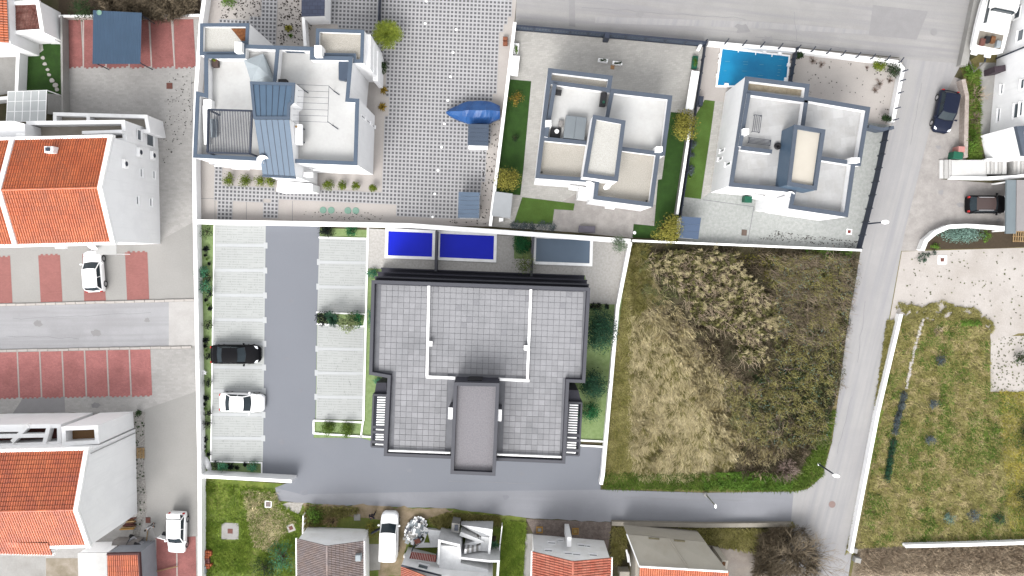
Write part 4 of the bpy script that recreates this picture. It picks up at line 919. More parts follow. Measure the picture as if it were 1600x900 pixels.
c = G(78, 234, 8.9); ch = MB(); ch.box(c, .75, .55, 8.0, 9.1, 0, .05); cho = obj('chimney', ch, W_, b1); mb = MB(); mb.box(c, .3, .3, 9.102, 9.3, 0); obj('chimney_pot', mb, DKMET, cho)
A1, B1 = Vector((SE1.x, SE1.y, 0)), Vector((NE1.x, NE1.y + 3.1, 0))
def facade_items(t, A, B, items):
    for kind, x, y, w_, h_ in items:
        p = on_wall(x, y, A, B); u = (Vector((p.x, p.y, 0)) - A).dot((B - A).normalized()); z = max(.4, p.z)
        if kind == 'w': window(t, A, B, u, z - h_ / 2, z + h_ / 2, w_)
        else:
            d = (B - A).normalized(); n = Vector((d.y, -d.x, 0)); c = A + d * u + n * .17
            o = MB(); o.box(c, w_, .32, z - .3, z + .3, math.atan2(d.y, d.x), .03); a_ = obj('air_conditioner', o, WP, t)
            o = MB(); cc = c + n * .162; o.tube(cc + Vector((0, 0, z)), cc + n * .02 + Vector((0, 0, z)), .22, .22, 16); obj('fan_grille', o, DKMET, a_)
facade_items(b1, A1, B1, [('w', 234, 218, 1.3, 1.3), ('w', 217, 211, 1.0, .7), ('a', 215, 238, .8, .6), ('a', 236, 243, .8, .6), ('a', 192, 256, .8, .6), ('w', 220, 270, .8, .35), ('w', 240, 273, .8, .35), ('w', 214, 313, .8, .35), ('w', 235, 316, .8, .35)])  # low dark panes painted as the shadow in recesses of shuttered windows
mb = MB(); mb.slab4(G(150, 382, 2.6), G(182, 382, 2.6), G(182, 398, 2.5), G(150, 398, 2.5), .04); po = obj('porch_canopy', mb, mat('cloudy_glass', A(206, 206, 204), rough=.3, var=.04), b1)
for x in (151, 181):
    mb = MB(); q = G(x, 397, 2.5); mb.tube((q.x, q.y, .01), (q.x, q.y, 2.46), .04, .04, 6); obj('porch_post', mb, WP, po)
mb = MB(); boxpx(93, 386, 14, 5, 2.2, 2.75, mb=mb); obj('air_conditioner', mb, WP, b1)
dish(144, 386, 3.2, 'white dish on the front of the bright clay roofed house above the parked white hatchback', -100, .45, .0)
b2, NE2, RG2, SE2 = gable_row('terraced house with red clay roof and white side wall in the lower left', (138, 703), (125, 796), (144, 851), 7.75, 9.5, 7.8, -26, TERRA2, ((17.4, 80),), None, 3.6)
P2 = roof_block(b2, [(97, 667), (153, 665), (155, 693), (98, 696)], 6.0, 5.0, .3, W_, WP, mat('brown_terrace', A(160, 122, 84), var=.08, scale=.7, fine=.1))
roof_block(b2, [(-80, 665), (95, 663), (96, 695), (-80, 702)], 5.0, 3.6, .3, W_, WP, mat('dark_red_terrace', A(120, 70, 64), var=.1, fine=.1))
for a, b in (((-60, 682), (75, 680)), ((-60, 672), (40, 671)), ((20, 690), (45, 664)), ((70, 694), (78, 664))):
    mb = MB(); mb.path(GP([a, b], 5.0), .36, 4.5, 5.07 + a[1] * .0001 + a[0] * .00004); obj('terrace_beam', mb, WP, b2)
mb = MB(); mb.tube(G(100, 664, .2) + Vector((0, 0, 0)), G(100, 664, .2), .01); 
mb = MB(); mb.tube(Vector((SE2.x + .06, NE2.y - .35, .2)), Vector((SE2.x + .06, NE2.y - .35, 7.6)), .05, .05, 6); obj('downpipe', mb, RIM, b2)
AN, BN = Vector((P2[1].x, P2[1].y, 0)), Vector((P2[0].x, P2[0].y, 0))
d_ = (SE2 - RG2); e0 = Vector((SE2.x - 3.6, SE2.y, SE2.z)); e1 = Vector((SE2.x - 26, SE2.y + 26 * math.tan(R(1.4)) * -1 + 1.2, SE2.z)); dn_ = Vector((0, d_.y, d_.z)) * .27
UPZ = Vector((0, 0, .16)); tiled_slope(b2, e0 + dn_ + UPZ, e1 + dn_ + UPZ, e1 - dn_ * .3 + UPZ, e0 - dn_ * .3 + UPZ, TERRA2, 96, 5)
mb = MB(); q0, q1 = e0 + dn_ * .9, e1 + dn_ * .9; mb.prism([Vector((q0.x - .1, q0.y, 0)), Vector((q1.x, q1.y, 0)), Vector((q1.x, q1.y + 1.2, 0)), Vector((q0.x - .1, q0.y + 1.2, 0))], 0, 7.2); obj('side_wing', mb, W_, b2)
mb = MB(); mb.path([e0 + dn_ + Vector((0, -.06, 0)), e1 + dn_ + Vector((0, -.06, 0))], .18, e0.z + dn_.z - .2, e0.z + dn_.z + .02); obj('eaves_gutter', mb, WP, b2)
# north-west corner houses
t = thing('house', 'white house with mottled pink tile roof in the top left corner', 'house', (*G(50, 28)[:2], 0))
pl = [(17, 4), (62, 2), (70, 51), (20, 54)]; mb = MB(); mb.prism(GP(pl, 3.1), 0, 3.0); obj('wall', mb, W_, t)
q = GP(pl, 3.1); tiled_slope(t, q[3], q[2], q[1], q[0], MOTT, 20, 12)
mb = MB(); mb.ring(q, .24, 3.0, 3.28, .05); obj('roof_edge', mb, WP, t)
for x, y, wd in ((40, 56.5, 22), (76, 60, 18)): mb = MB(); boxpx(x, y, wd, 5, .01, 1.3, mb=mb); obj('side_wall', mb, W_, t)
t = thing('house', 'house corner with bright orange tiles at the left edge of the top', 'house', (*G(-20, 30)[:2], 0))
mb = MB(); mb.prism(GP([(-70, -40), (9, -40), (14, 67), (-70, 70)], 4.2), 0, 4.0); obj('wall', mb, W_, t)
q = GP([(-70, -40), (9, -40), (14, 67), (-70, 70)], 4.2); tiled_slope(t, q[1], q[2], q[3] + Vector((0, 0, 1.6)), q[0] + Vector((0, 0, 1.6)), TERRA, 26, 14)
t = thing('carport', 'blue corrugated carport over the northern red parking bays', 'carport', (*G(182, 60)[:2], .03))
a, b, c, d = G(145.5, 16, 2.7), G(221.5, 20, 2.7), G(219.5, 100, 2.5), G(144.5, 100, 2.5)
mb = MB(); n = 60; rows = []
for v in (0, 1): rows.append([(a.lerp(b, j / n)).lerp(d.lerp(c, j / n), v) + Vector((0, 0, .035 * (1 if j % 2 else 0))) for j in range(n + 1)])
mb.v = [tuple(p) for r in rows for p in r]; mb.f = [(j, j + 1, n + 2 + j, n + 1 + j) for j in range(n)]; obj('corrugated_roof', mb, CARP, t)
for p in (a, b, c, d):
    mb = MB(); i = p.lerp((a + b + c + d) / 4, .06); mb.tube((i.x, i.y, .03), (i.x, i.y, i.z - .02), .05, .05, 8); obj('post', mb, DKMET, t)
for p, q in ((a, b), (d, c)):
    mb = MB(); mb.tube(p + Vector((0, -.15 if p is a else .15, -.1)), q + Vector((0, -.15 if p is a else .15, -.1)), .05, .05, 6); obj('beam', mb, DKMET, t)
mb = MB(); c = G(154, 19, 2.9); mb.lathe((c.x, c.y, 2.74), [(.22, 0), (.24, .06), (.2, .07), (.18, .02)], 14); obj('basin', mb, TEALD, label='small pale round basin on the north edge of the blue carport', cat='basin')
t = thing('canopy', 'frosted glass canopy with a white grid at the upper left', 'canopy', (*G(42, 165)[:2], 0))
P = [G(12.5, 143, 2.7), G(73, 141, 2.7), G(71, 189, 2.6), G(10, 190, 2.6)]; FG = mat('frosted_glass', A(236, 240, 240), rough=.3, var=.04, spec=.5)
for i in range(5):
    for j in range(3):
        f = lambda x, y: (P[0].lerp(P[1], x)).lerp(P[3].lerp(P[2], x), y)
        e = .004; mb = MB(); mb.slab4(f(i / 5 + e, j / 3 + e), f((i + 1) / 5 - e, j / 3 + e), f((i + 1) / 5 - e, (j + 1) / 3 - e), f(i / 5 + e, (j + 1) / 3 - e), .02); obj('panel', mb, FG, t)
for i in range(6): mb = MB(); mb.tube(P[0].lerp(P[1], i / 5), P[3].lerp(P[2], i / 5), .035, .035, 5); obj('rafter', mb, WP, t)
for j in range(4): mb = MB(); mb.tube(P[0].lerp(P[3], j / 3) - Vector((0, 0, .01)), P[1].lerp(P[2], j / 3) - Vector((0, 0, .01)), .03, .03, 5); obj('purlin', mb, WP, t)
for p in P: mb = MB(); mb.tube((p.x, p.y, 0), p, .05, .05, 6); obj('post', mb, WP, t)
mb = MB(); mb.prism(GP([(74, 146), (95, 148), (97, 178), (74, 178)], .4), 0, .4); obj('terrace_step', mb, CONC, label='low grey terrace step right of the frosted glass canopy', cat='step')
# lower left sheds
t = thing('shed', 'white flat roofed shed beside the small red tiled lean-to', 'shed', (*G(150, 885)[:2], 0))
mb = MB(); mb.prism(GP([(122, 865), (167, 864), (169, 990), (125, 990)], 2.8), 0, 2.75); obj('wall', mb, W_, t)
mb = MB(); mb.prism(GP([(121.5, 864.5), (167, 863.5), (169, 990), (124, 990)], 2.9), 2.752, 2.9); obj('roof', mb, WF, t)
t = thing('shed', 'small lean-to with smooth red tiles and a grey side wall', 'shed', (*G(195, 885)[:2], 0))
pl = [(167.5, 866), (217, 865), (224, 990), (171, 990)]; mb = MB(); mb.prism(GP(pl, 3.2), 0, 3.0); obj('wall', mb, mat('grey_render', A(176, 180, 188), var=.05), t)
q = GP(pl, 3.25); tiled_slope(t, q[3], q[2], q[1], q[0], TERRA2, 15, 14)
mb = MB(); mb.path([q[0], q[1], q[2]], .16, 3.0, 3.36); obj('roof_trim', mb, mat('dark_brown_trim', A(96, 62, 62), var=.05), t)
mb = MB(); mb.prism(GP([(176, 845), (218, 845), (206, 862), (172, 862)], 1.0), 0.02, 1.0); obj('board_table', mb, mat('taupe_board', A(164, 158, 154), var=.08), label='grey board top in front of the small red tiled lean-to', cat='table')
# ------------------------------------------------------------------ the three flat-roofed houses
# -- the large blue-capped house
v1 = thing('villa', 'large white villa with blue grey roof edges and a pergola', 'house', (*G(450, 190)[:2], 0)); Z1, F1 = 7.2, 6.25
M1 = [(320, 86), (378, 86), (378, 70), (490, 74), (490, 88), (551, 89), (545.5, 154), (561, 155), (558, 258), (457, 254), (404, 251), (302.5, 246), (307, 143), (320, 146.5)]
roof_block(v1, M1, Z1, F1, .28, W_, BLUEC, WF)
roof_block(v1, [(313.5, 37), (389.5, 37), (388, 69.5), (377.5, 69.5), (377.5, 85.5), (312.5, 86)], 6.9, 6.5, .24, W_, BLUEC, GRAVELW)
roof_block(v1, [(494.5, 45), (569, 47.5), (567.5, 98), (551.5, 98), (551.5, 88.5), (490.5, 87.5), (494, 72)], 6.9, 6.5, .24, W_, BLUEC, GRAVEL)
inner_wall(v1, (434, 77), (429.5, 128), Z1, F1, .26, W_, BLUEC)
mb = MB(); mb.quad(*[q for q in GP([(361, 44.5), (384, 44.5), (384, 64), (377, 64)], 6.56)]); obj('rusty_debris', mb, mat('rust_leaf_litter', A(160, 102, 58), scale=5, c2=A(128, 76, 40), fine=.3), v1)
for x, y, wd, hh, z in ((371.5, 73, 11, 16, 7.9), (496.5, 79, 11, 17, 7.9)):
    mb = MB(); boxpx(x, y, wd, hh, 6.3, z, mb=mb, bev=.05); obj('chimney', mb, WP, v1)
for pl, z in (([(569, 54), (579, 54.5), (578, 107), (566, 105)], 5.8), ([(578.5, 67), (585, 68), (584, 113), (577, 112)], 4.3), ([(584.5, 79), (591, 80), (590, 127), (583, 126)], 2.9)):
    mb = MB(); mb.prism(GP(pl, z), 0, z); o = obj('balcony', mb, W_, v1); mb = MB(); mb.ring(GP(pl, z), .1, z + .002, z + .06, .02); obj('balcony_edge', mb, WP, o)
def strips(t, a, b, c, d, n, m, seam, th=.03, name='roof_panel'):   # a-b top edge, d-c lower edge; standing-seam strips
    for i in range(n):
        f0, f1 = i / n + .006, (i + 1) / n - .006
        mb = MB(); mb.slab4(a.lerp(b, f0), a.lerp(b, f1), d.lerp(c, f1), d.lerp(c, f0), th); o = obj(name, mb, m, t)
        if i:
            mb = MB(); f = i / n; p, q = a.lerp(b, f) + Vector((0, 0, .012)), d.lerp(c, f) + Vector((0, 0, .012)); mb.tube(p, q, .025, .025, 4); obj('seam', mb, seam, t)
ZT = 8.9
fl = [(391.5, 128), (461, 130), (459, 160), (453, 165), (452.5, 186), (397, 186), (396, 176)]
mb = MB(); mb.prism(GP(fl, ZT), F1, ZT - .06); obj('stair_tower', mb, W_, v1)
mb = MB(); mb.ring(GP(fl, ZT), .18, ZT - .05, ZT + .10, .03); obj('tower_edge', mb, BLUEC, v1)
strips(v1, G(394.5, 132, ZT), G(458, 133.5, ZT), G(450, 184, ZT), G(399, 184.5, ZT), 6, METAL, DKMET)
s0 = [G(397, 187, ZT), G(452.5, 187, ZT), G(462, 276, 7.0), G(410, 273, 7.0)]
strips(v1, *s0, 6, METAL, DKMET)
lo = [Vector((p.x, p.y, 0)) for p in s0]
mb = MB(); mb.add([*(Vector((p.x, p.y, 4)) for p in s0), *(p - Vector((0, 0, .06)) for p in s0)], [(0, 1, 5, 4), (1, 2, 6, 5), (2, 3, 7, 6), (3, 0, 4, 7), (4, 5, 6, 7)]); mb.prism(lo, 0, 4.0); obj('stair_wall', mb, W_, v1)
mb = MB(); mb.path([s0[3] + Vector((0, -.1, 0)), s0[2] + Vector((0, -.1, 0))], .16, 6.86, 7.06); obj('gutter', mb, BLUEC, v1)
mb = MB(); mb.prism(GP([(434, 282), (488, 287), (488, 299), (432, 299)], 2.7), 0, 2.7); obj('porch', mb, W_, v1)
mb = MB(); mb.prism(GP([(446, 77.5), (480, 78.5), (480, 81.5), (446, 80.5)], F1 + .4), F1, F1 + .5); obj('bench', mb, BLUEC, v1)
mb = MB(); boxpx(324, 163, 12, 15, F1, F1 + .75, mb=mb); boxpx(321, 195, 7, 60, F1, F1 + .5, 2, mb=mb); obj('planter_bench', mb, WP, v1)
AE, BE = G(558, 258, 0) * 1.0, None
AE = G(558, 258, Z1); BE = G(561, 155, Z1)
facade_items(v1, Vector((AE.x, AE.y, 0)), Vector((BE.x, BE.y, 0)), [('w', 567, 183, .25, 1.3), ('w', 575, 190, .25, 1.3), ('w', 583, 197, .25, 1.1)])
AS, BS = G(302.5, 246, Z1), G(404, 251, Z1)
facade_items(v1, Vector((AS.x, AS.y, 0)), Vector((BS.x, BS.y, 0)), [('w', 345, 257, 1.6, 1.3), ('w', 372, 261, 1.6, 1.3)])
AS, BS = G(457, 254, Z1), G(558, 258, Z1)
facade_items(v1, Vector((AS.x, AS.y, 0)), Vector((BS.x, BS.y, 0)), [('w', 500, 263, 1.6, 1.3), ('w', 535, 266, 1.6, 1.3)])
mb = MB(); q = G(482, 273, 4.6); mb.box(q, .8, .4, 4.3, 4.9, 0, .03); obj('air_conditioner', mb, WP, v1)
# things on its roof
t = thing('pergola', 'dark slatted pergola on the roof of the large villa', 'pergola', (*G(358, 205, F1)[:2], F1 + .012))
zp = F1 + 2.4; a, b, c, d = G(325, 171, zp), G(393.5, 173, zp), G(390.5, 240, zp), G(323.5, 238, zp)
for p, q in ((a, b), (b, c), (c, d), (d, a)): mb = MB(); mb.path([p, q], .14, zp - .16, zp); obj('frame_beam', mb, DKMET, t)
for i in range(1, 27):
    f = i / 27; mb = MB(); mb.path([a.lerp(b, f), d.lerp(c, f)], .042, zp - .07, zp - .01); obj('slat', mb, DKMET, t)
for p in (a, b, c, d): mb = MB(); mb.box(p, .13, .13, F1 + .012, zp - .16); obj('post', mb, DKMET, t)
t = thing('lounge_chair', 'glass and metal lounge seat under the slatted roof pergola', 'chair', (*G(334, 200, F1)[:2], F1 + .012))
mb = MB(); boxpx(334, 200, 9, 28, F1 + .3, F1 + .42, mb=mb); obj('seat', mb, TARPG, t)
mb = MB(); boxpx(330, 200, 3, 28, F1 + .42, F1 + .85, mb=mb); obj('backrest', mb, TARPG, t)
for x, y in ((331, 188), (338, 188), (331, 212), (338, 212)): mb = MB(); boxpx(x, y, 1, 1, F1 + .012, F1 + .3, mb=mb); obj('leg', mb, DKMET, t)
t = thing('clothes_airer', 'thin clothes line frame on the white villa terrace', 'clothes line', (*G(488, 165, F1)[:2], F1 + .012)); zl = F1 + 1.7
for y in (132, 141.5, 151, 160, 170, 179.5, 189): mb = MB(); mb.tube(G(461 - (y > 165) * 6, y, zl), G(514 - (y - 132) * .03, y + 2, zl), .016, .016, 4); obj('line', mb, DKMET, t)
mb = MB(); mb.tube(G(514, 134, zl), G(512, 191, zl), .02, .02, 4); obj('side_bar', mb, DKMET, t)
for x, y in ((464, 132), (514, 135), (512, 190), (456, 188)): p = G(x, y, zl); mb = MB(); mb.tube(p, (p.x, p.y, F1 + .012), .03, .03, 6); mb.tube((p.x, p.y, F1 + .03), (p.x + .5, p.y - .35, F1 + .05), .04, .04, 5); obj('post', mb, DKMET, t)
mb = MB(); P = [G(x, y, z) for x, y, z in ((381, 94, F1 + .5), (411, 84, F1 + .6), (428, 124, F1 + .4), (425, 128, F1 + .05), (392, 128, F1 + .05), (386, 108, F1 + .1), (404, 104, F1 + .85), (420, 118, F1 + .7))]
mb.add(P, [(0, 6, 1), (1, 6, 7), (1, 7, 2), (2, 7, 3), (3, 7, 4), (4, 7, 6), (4, 6, 5), (5, 6, 0)]); mb.add([Vector((p.x, p.y, F1 + .02)) for p in P[:6]], [(0, 1, 2, 3, 4, 5)])
for i in range(6): j = (i + 1) % 6; k = len(mb.v); mb.add([P[i], P[j], Vector((P[j].x, P[j].y, F1 + .02)), Vector((P[i].x, P[i].y, F1 + .02))], [(0, 1, 2, 3)])
obj('covered_parasol', mb, TARPG, label='pale grey covered parasol lying folded on the villa roof', cat='parasol')
mb = MB(); mb.prism(GP([(529, 94.5), (545, 94.5), (545, 120), (539, 126), (529, 124)], F1 + .5), F1 + .014, F1 + .5); obj('covered_box', mb, SHED, label='dark slate covered storage box in the east corner of the villa roof', cat='storage box')
t = thing('water_tank', 'white rounded water tank on the villa roof beside the metal roof', 'tank', (*G(466, 210, F1)[:2], F1 + .012))
mb = MB(); p, q = G(466.5, 195, F1 + 1.0), G(466.5, 226, F1 + 1.0); mb.tube(p, q, .38, .38, 18); obj('tank_body', mb, WP, t)
for y in (200, 221): mb = MB(); boxpx(466.5, y, 12, 2, F1 + .012, F1 + .7, mb=mb); obj('cradle', mb, DKMET, t)
mb = MB(); q = G(463, 198, F1 + 1.4); mb.tube((q.x, q.y, F1 + 1.35), (q.x, q.y, F1 + 1.5), .1, .1, 10); obj('valve_cap', mb, WOODL, t)
t = thing('potted_plant', 'potted rosette plant on a brown planter by the villa roof edge', 'plant', (*G(335, 96, F1)[:2], F1 + .012))
mb = MB(); boxpx(335.5, 96, 9, 16, F1 + .012, F1 + .45, mb=mb); obj('planter', mb, mat('brown_planter', A(110, 92, 88)), t)
mb = MB(); q = G(335, 92, F1 + .7); mb.lathe((q.x, q.y, F1 + .452), [(.14, 0), (.19, .22), (.17, .24), (.12, .2)], 12); obj('pot', mb, BRICK, t)
crown('foliage', (q.x, q.y, F1 + .85), .26, .26, .18, 120, .12, LF_BUSH, t, 8)
mb = MB(); boxpx(441, 126, 12, 5, F1 + .014, F1 + .7, mb=mb); obj('cabinet', mb, BLACK, label='small black cabinet against the middle parapet of the villa roof', cat='cabinet')
dish(410, 249, 7.7, 'big white dish at the foot of the blue metal roof', -70, .48, 6.4)
# -- shared form of the two slate-capped houses
v2 = thing('villa', 'white villa with slate roof edges, gravel roofs and a covered hot tub', 'house', (*G(945, 210)[:2], 0)); Z2, F2 = 6.0, 5.2
M2 = [(857, 107), (957, 119), (954, 139), (1050, 150), (1038.5, 243), (1030.5, 242.5), (1019.5, 323), (927, 311), (930, 285), (837, 278)]
roof_block(v2, M2, Z2, F2, .32, W_, BLUEC2, WF)
for a, b in (((860, 128.5), (954, 141)), ((957, 140), (948, 186)), ((846, 216.5), (918, 223.5)), ((968, 232), (1036, 241))): inner_wall(v2, a, b, Z2, F2, .30, W_, BLUEC2)
inner_wall(v2, (867, 131), (853, 214), Z2 + .25, F2, .3, W_, BLUEC2)
for pl in ([(863.5, 113.5), (951, 124.5), (949.5, 137.5), (862, 126.5)], [(848, 221), (915, 227), (908, 278), (843.5, 272)], [(972, 237), (1024.5, 244.5), (1014, 316.5), (933, 306.5), (936, 284)]): floor_sheet(v2, pl, F2 + .05, GRAVEL, 'gravel_bed')
T2 = [(927, 180), (977, 189), (965, 283), (911, 276)]
roof_block(v2, T2, 8.2, 7.9, .30, W_, BLUEC2, GRAVELW, 'tower_cap', ground=F2)
for x, y, a_, b_ in ((857, 192, 9, 9), (1030.5, 232.5, 10, 8)): mb = MB(); boxpx(x, y, a_, b_, F2, Z2 + .9, mb=mb, bev=.04); obj('chimney', mb, WP, v2)
mb = MB(); mb.prism(GP([(906, 292), (926, 294), (924, 311), (904, 309)], 2.9), 0, 2.9); o = obj('porch', mb, W_, v2); mb = MB(); mb.ring(GP([(906, 292), (926, 294), (924, 311), (904, 309)], 2.9), .12, 2.902, 3.0, .03); obj('porch_edge', mb, WP, o)
for x, y in ((896, 294), (953, 323)):
    mb = MB(); q = G(x, y, 3.2); mb.box(q, .85, .36, 2.9, 3.5, R(-7), .03); obj('air_conditioner', mb, WP, v2)
AS, BS = G(837, 278, Z2), G(930, 285, Z2)
facade_items(v2, Vector((AS.x, AS.y, 0)), Vector((BS.x, BS.y, 0)), [('w', 858, 286, 1.5, 1.2), ('w', 880, 288, 1.5, 1.2)])
mb = MB(); q = G(941, 110, F2); 
for x, y in ((846.5, 269), (949, 127.5), (1010, 314)): mb = MB(); q = G(x, y, F2 + .1); mb.tube((q.x, q.y, F2 + .05), (q.x, q.y, F2 + .14), .08, .08, 10); obj('roof_drain', mb, BLACK, v2)
for x, y, lab in ((921, 288, 'slim white dish below the tower of the villa with gravel roofs'), (949, 291, 'white dish lying over the south-east gravel roof')): dish(x, y, F2 + .9, lab, -110 if x < 930 else -60, .4, F2 + .05)
t = thing('hot_tub', 'square hot tub under a grey folding cover on the villa terrace', 'hot tub', (*G(899, 199, F2)[:2], F2 + .014))
mb = MB(); boxpx(898.5, 199.5, 32, 34, F2 + .014, F2 + .72, -7, mb=mb); obj('tub_shell', mb, mat('grey_cabinet', A(128, 132, 136)), t)
for dx in (-8, 8.4): mb = MB(); boxpx(898.5 + dx, 199.2 + dx * .12, 16.4, 35, F2 + .725, F2 + .84, -7, .04, mb=mb); obj('cover_half', mb, mat('grey_vinyl', A(142, 150, 156), rough=.5, var=.04), t)
mb = MB(); boxpx(876.5, 193, 7, 10, F2 + .014, F2 + .35, -7, .03, mb=mb); obj('step', mb, mat('taupe_step', A(168, 164, 162)), t)
t = thing('planter', 'black square planter holding a white globe on the villa terrace', 'planter', (*G(868, 207, F2)[:2], F2 + .014))
mb = MB(); boxpx(868, 207, 16, 15, F2 + .014, F2 + .25, -7, .03, mb=mb); obj('tray', mb, BLACK, t)
mb = MB(); q = G(870, 205, F2 + .45); mb.lathe((q.x, q.y, F2 + .252), [(.05, 0), (.17, .08), (.21, .22), (.17, .35), (.05, .42)], 16); obj('globe', mb, WP, t, smooth=True)
t = thing('barbecue', 'long black barbecue with a green knob on the villa terrace', 'barbecue', (*G(943, 154, F2)[:2], F2 + .014))
mb = MB(); boxpx(943, 154.5, 9, 20, F2 + .2, F2 + .9, -7, .08, mb=mb); obj('hood', mb, BLACK, t)
mb = MB(); q = G(943.5, 159, F2 + 1.0); mb.tube((q.x, q.y, F2 + .9), (q.x, q.y, F2 + .98), .12, .1, 12); obj('lid_knob', mb, GREENP, t)
for x, y in ((940, 147), (946, 148), (939, 162), (945, 163)): mb = MB(); boxpx(x, y, 1, 1, F2 + .014, F2 + .2, mb=mb); obj('leg', mb, BLACK, t)
mb = MB(); boxpx(873, 143.5, 9, 7, F2 + .014, F2 + .6, -7, .03, mb=mb); obj('crate', mb, BLACK, label='small black crate in the north-west corner of the villa terrace', cat='crate')
# -- the house with the pool
v3 = thing('villa', 'white villa with slate roof edges beside the cyan swimming pool', 'house', (*G(1250, 230)[:2], 0)); Z3, F3 = 6.0, 5.15
M3 = [(1165, 120), (1264.5, 132), (1262, 151.5), (1359, 168), (1344, 259), (1335.5, 258.5), (1324, 339), (1232, 325.5), (1237, 300), (1139, 291)]
roof_block(v3, M3, Z3, F3, .32, W_, BLUEC2, mat('grey_white_roof_coat', (.335, .335, .335), var=.04, scale=.7, fine=.06, fscale=4, stain=(.28, .275, .265), tscale=.4, brick=(.9, .9, .012, (.93, .93, .93), -7)))
for a, b in (((1167, 144.5), (1262, 157.5)), ((1259.5, 157), (1254, 196)), ((1157, 231), (1206, 237)), ((1281, 247), (1342, 256.5))): inner_wall(v3, a, b, Z3, F3, .3, W_, BLUEC2)
inner_wall(v3, (1170, 146), (1156, 229), Z3 + .2, F3, .28, W_, BLUEC2)
floor_sheet(v3, [(1170, 127), (1256, 137.5), (1254, 150), (1168, 140)], F3 + .05, mat('tan_gravel', A(206, 194, 172), scale=3, c2=A(176, 162, 136), fine=.2), 'gravel_bed')
T3 = [(1241, 195), (1289, 203), (1275.5, 297), (1230, 289)]
roof_block(v3, T3, 8.0, 7.7, .28, METAL, BLUEC2, mat('cream_roof', A(234, 226, 212), var=.03), 'tower_cap', ground=F3)
for x, y, a_, b_ in ((1166, 205, 9, 9), (1337, 250, 14, 8)): mb = MB(); boxpx(x, y, a_, b_, F3, Z3 + .8, mb=mb, bev=.04); obj('chimney', mb, WP, v3)
mb = MB(); mb.prism(GP([(1196, 305), (1231, 307), (1230, 329), (1194, 327)], 2.6), 0, 2.6); o = obj('porch', mb, W_, v3); mb = MB(); mb.ring(GP([(1196, 305), (1231, 307), (1230, 329), (1194, 327)], 2.6), .12, 2.602, 2.7, .03); obj('porch_edge', mb, WP, o)
mb = MB(); boxpx(1186, 308, 16, 6, 2.4, 2.9, -7, .03, mb=mb); obj('air_conditioner', mb, WP, v3)
mb = MB(); boxpx(1237, 335, 14, 5, 2.0, 2.6, -8, .03, mb=mb); obj('air_conditioner', mb, WP, v3)
AW, BW = G(1165, 120, Z3), G(1139, 291, Z3)
AW.z = BW.z = 0
facade_items(v3, AW, BW, [('w', 1129, 235, .35, 1.3), ('w', 1126, 248, .35, 1.2), ('w', 1138, 256, .35, 1.5)])
for (x, y, h_) in ((1146, 153, 4.2), (1136, 283, 4.0)): mb = MB(); q = on_wall(x, y, AW, BW) if False else None
AS, BS = G(1139, 291, Z3), G(1237, 300, Z3)
facade_items(v3, Vector((AS.x, AS.y, 0)), Vector((BS.x, BS.y, 0)), [('w', 1150, 297, 1.4, 1.2)])
dish(1234, 304, F3 + .8, 'white dish above the porch of the villa beside the pool', -100, .4, 2.7)
def rack(px, py, wpx, hpx, n, label, vertical=True, ang=-7):
    t = thing('metal_rack', label, 'rack', (*G(px, py, F3)[:2], F3 + .014)); z = F3 + .35
    k = M_PX * (HC - z) / HC; c = G(px, py, z); ca, sa = math.cos(R(ang)), math.sin(R(ang)); q = lambda u, v: Vector((c.x + u * ca - v * sa, c.y + u * sa + v * ca, z)); hx, hy = wpx * k / 2, hpx * k / 2
    for i in range(n):
        f = -1 + 2 * i / (n - 1); mb = MB()
        mb.tube(q(f * hx, -hy) if vertical else q(-hx, f * hy), q(f * hx, hy) if vertical else q(hx, f * hy), .022, .022, 5); obj('bar', mb, DKMET, t)
    for s in (-1, 1):
        mb = MB(); mb.tube(q(-hx, s * hy) if vertical else q(s * hx, -hy), q(hx, s * hy) if vertical else q(s * hx, hy), .025, .025, 5); obj('rail', mb, DKMET, t)
        for r in (-1, 1): mb = MB(); p = q(r * hx, s * hy); mb.tube(p, (p.x, p.y, F3 + .014), .025, .025, 5); obj('leg', mb, DKMET, t)
rack(1183, 193, 11, 26, 5, 'upright dark metal rack on the terrace of the pool villa'); rack(1187, 221, 34, 8, 5, 'low dark metal rack along the parapet of the pool villa', False)
mb = MB(); q = G(1216, 228, F3 + .3); mb.lathe((q.x, q.y, F3 + .014), [(.24, 0), (.32, .1), (.32, .2), (.24, .28), (.14, .26), (.12, .1)], 16); obj('round_planter', mb, BLACK, label='black round planter beside the blue tower wall', cat='planter')
# ------------------------------------------------------------------ the dark new block in the middle
ct_ = thing('apartment_block', 'dark capped new block with grey paved roof terraces and three pools behind', 'apartment block', (*G(750, 580)[:2], 0)); ZC, FC = 8.0, 7.55
MC = [(581, 438), (922, 450), (914, 598), (889, 597), (883, 724), (600, 712), (606, 590), (577, 585)]
PC = [G(x, y, ZC) for x, y in MC]
mb = MB(); mb.prism(PC, 0, FC); obj('wall', mb, NAVY, ct_)
mb = MB(); mb.ring(PC, .30, FC + .004, ZC); obj('parapet', mb, NAVY, ct_)
mb = MB(); mb.ring(PC, .24, ZC + .002, ZC + .07, .02); obj('parapet_cap', mb, GREYC, ct_)
mb = MB(); mb.sheet(inset(PC, .305), FC + .012); obj('roof_floor', mb, JOINT, ct_)
for pl, z in (([(586, 432.5), (920, 444.5), (920, 470), (586, 470)], 6.2), ([(590.5, 425.5), (917, 438), (917, 470), (590, 470)], 3.3), ([(596, 419), (913, 431), (913, 470), (596, 470)], .45)):
    Q = GP(pl, z); mb = MB(); mb.prism(Q, max(0, z - .5), z, True); o = obj('balcony_slab', mb, NAVY, ct_)
    mb = MB(); mb.path([Q[0], Q[1]], .12, z + .002, z + .35); obj('balcony_rail', mb, GREYC if z > 6 else NAVY, o)
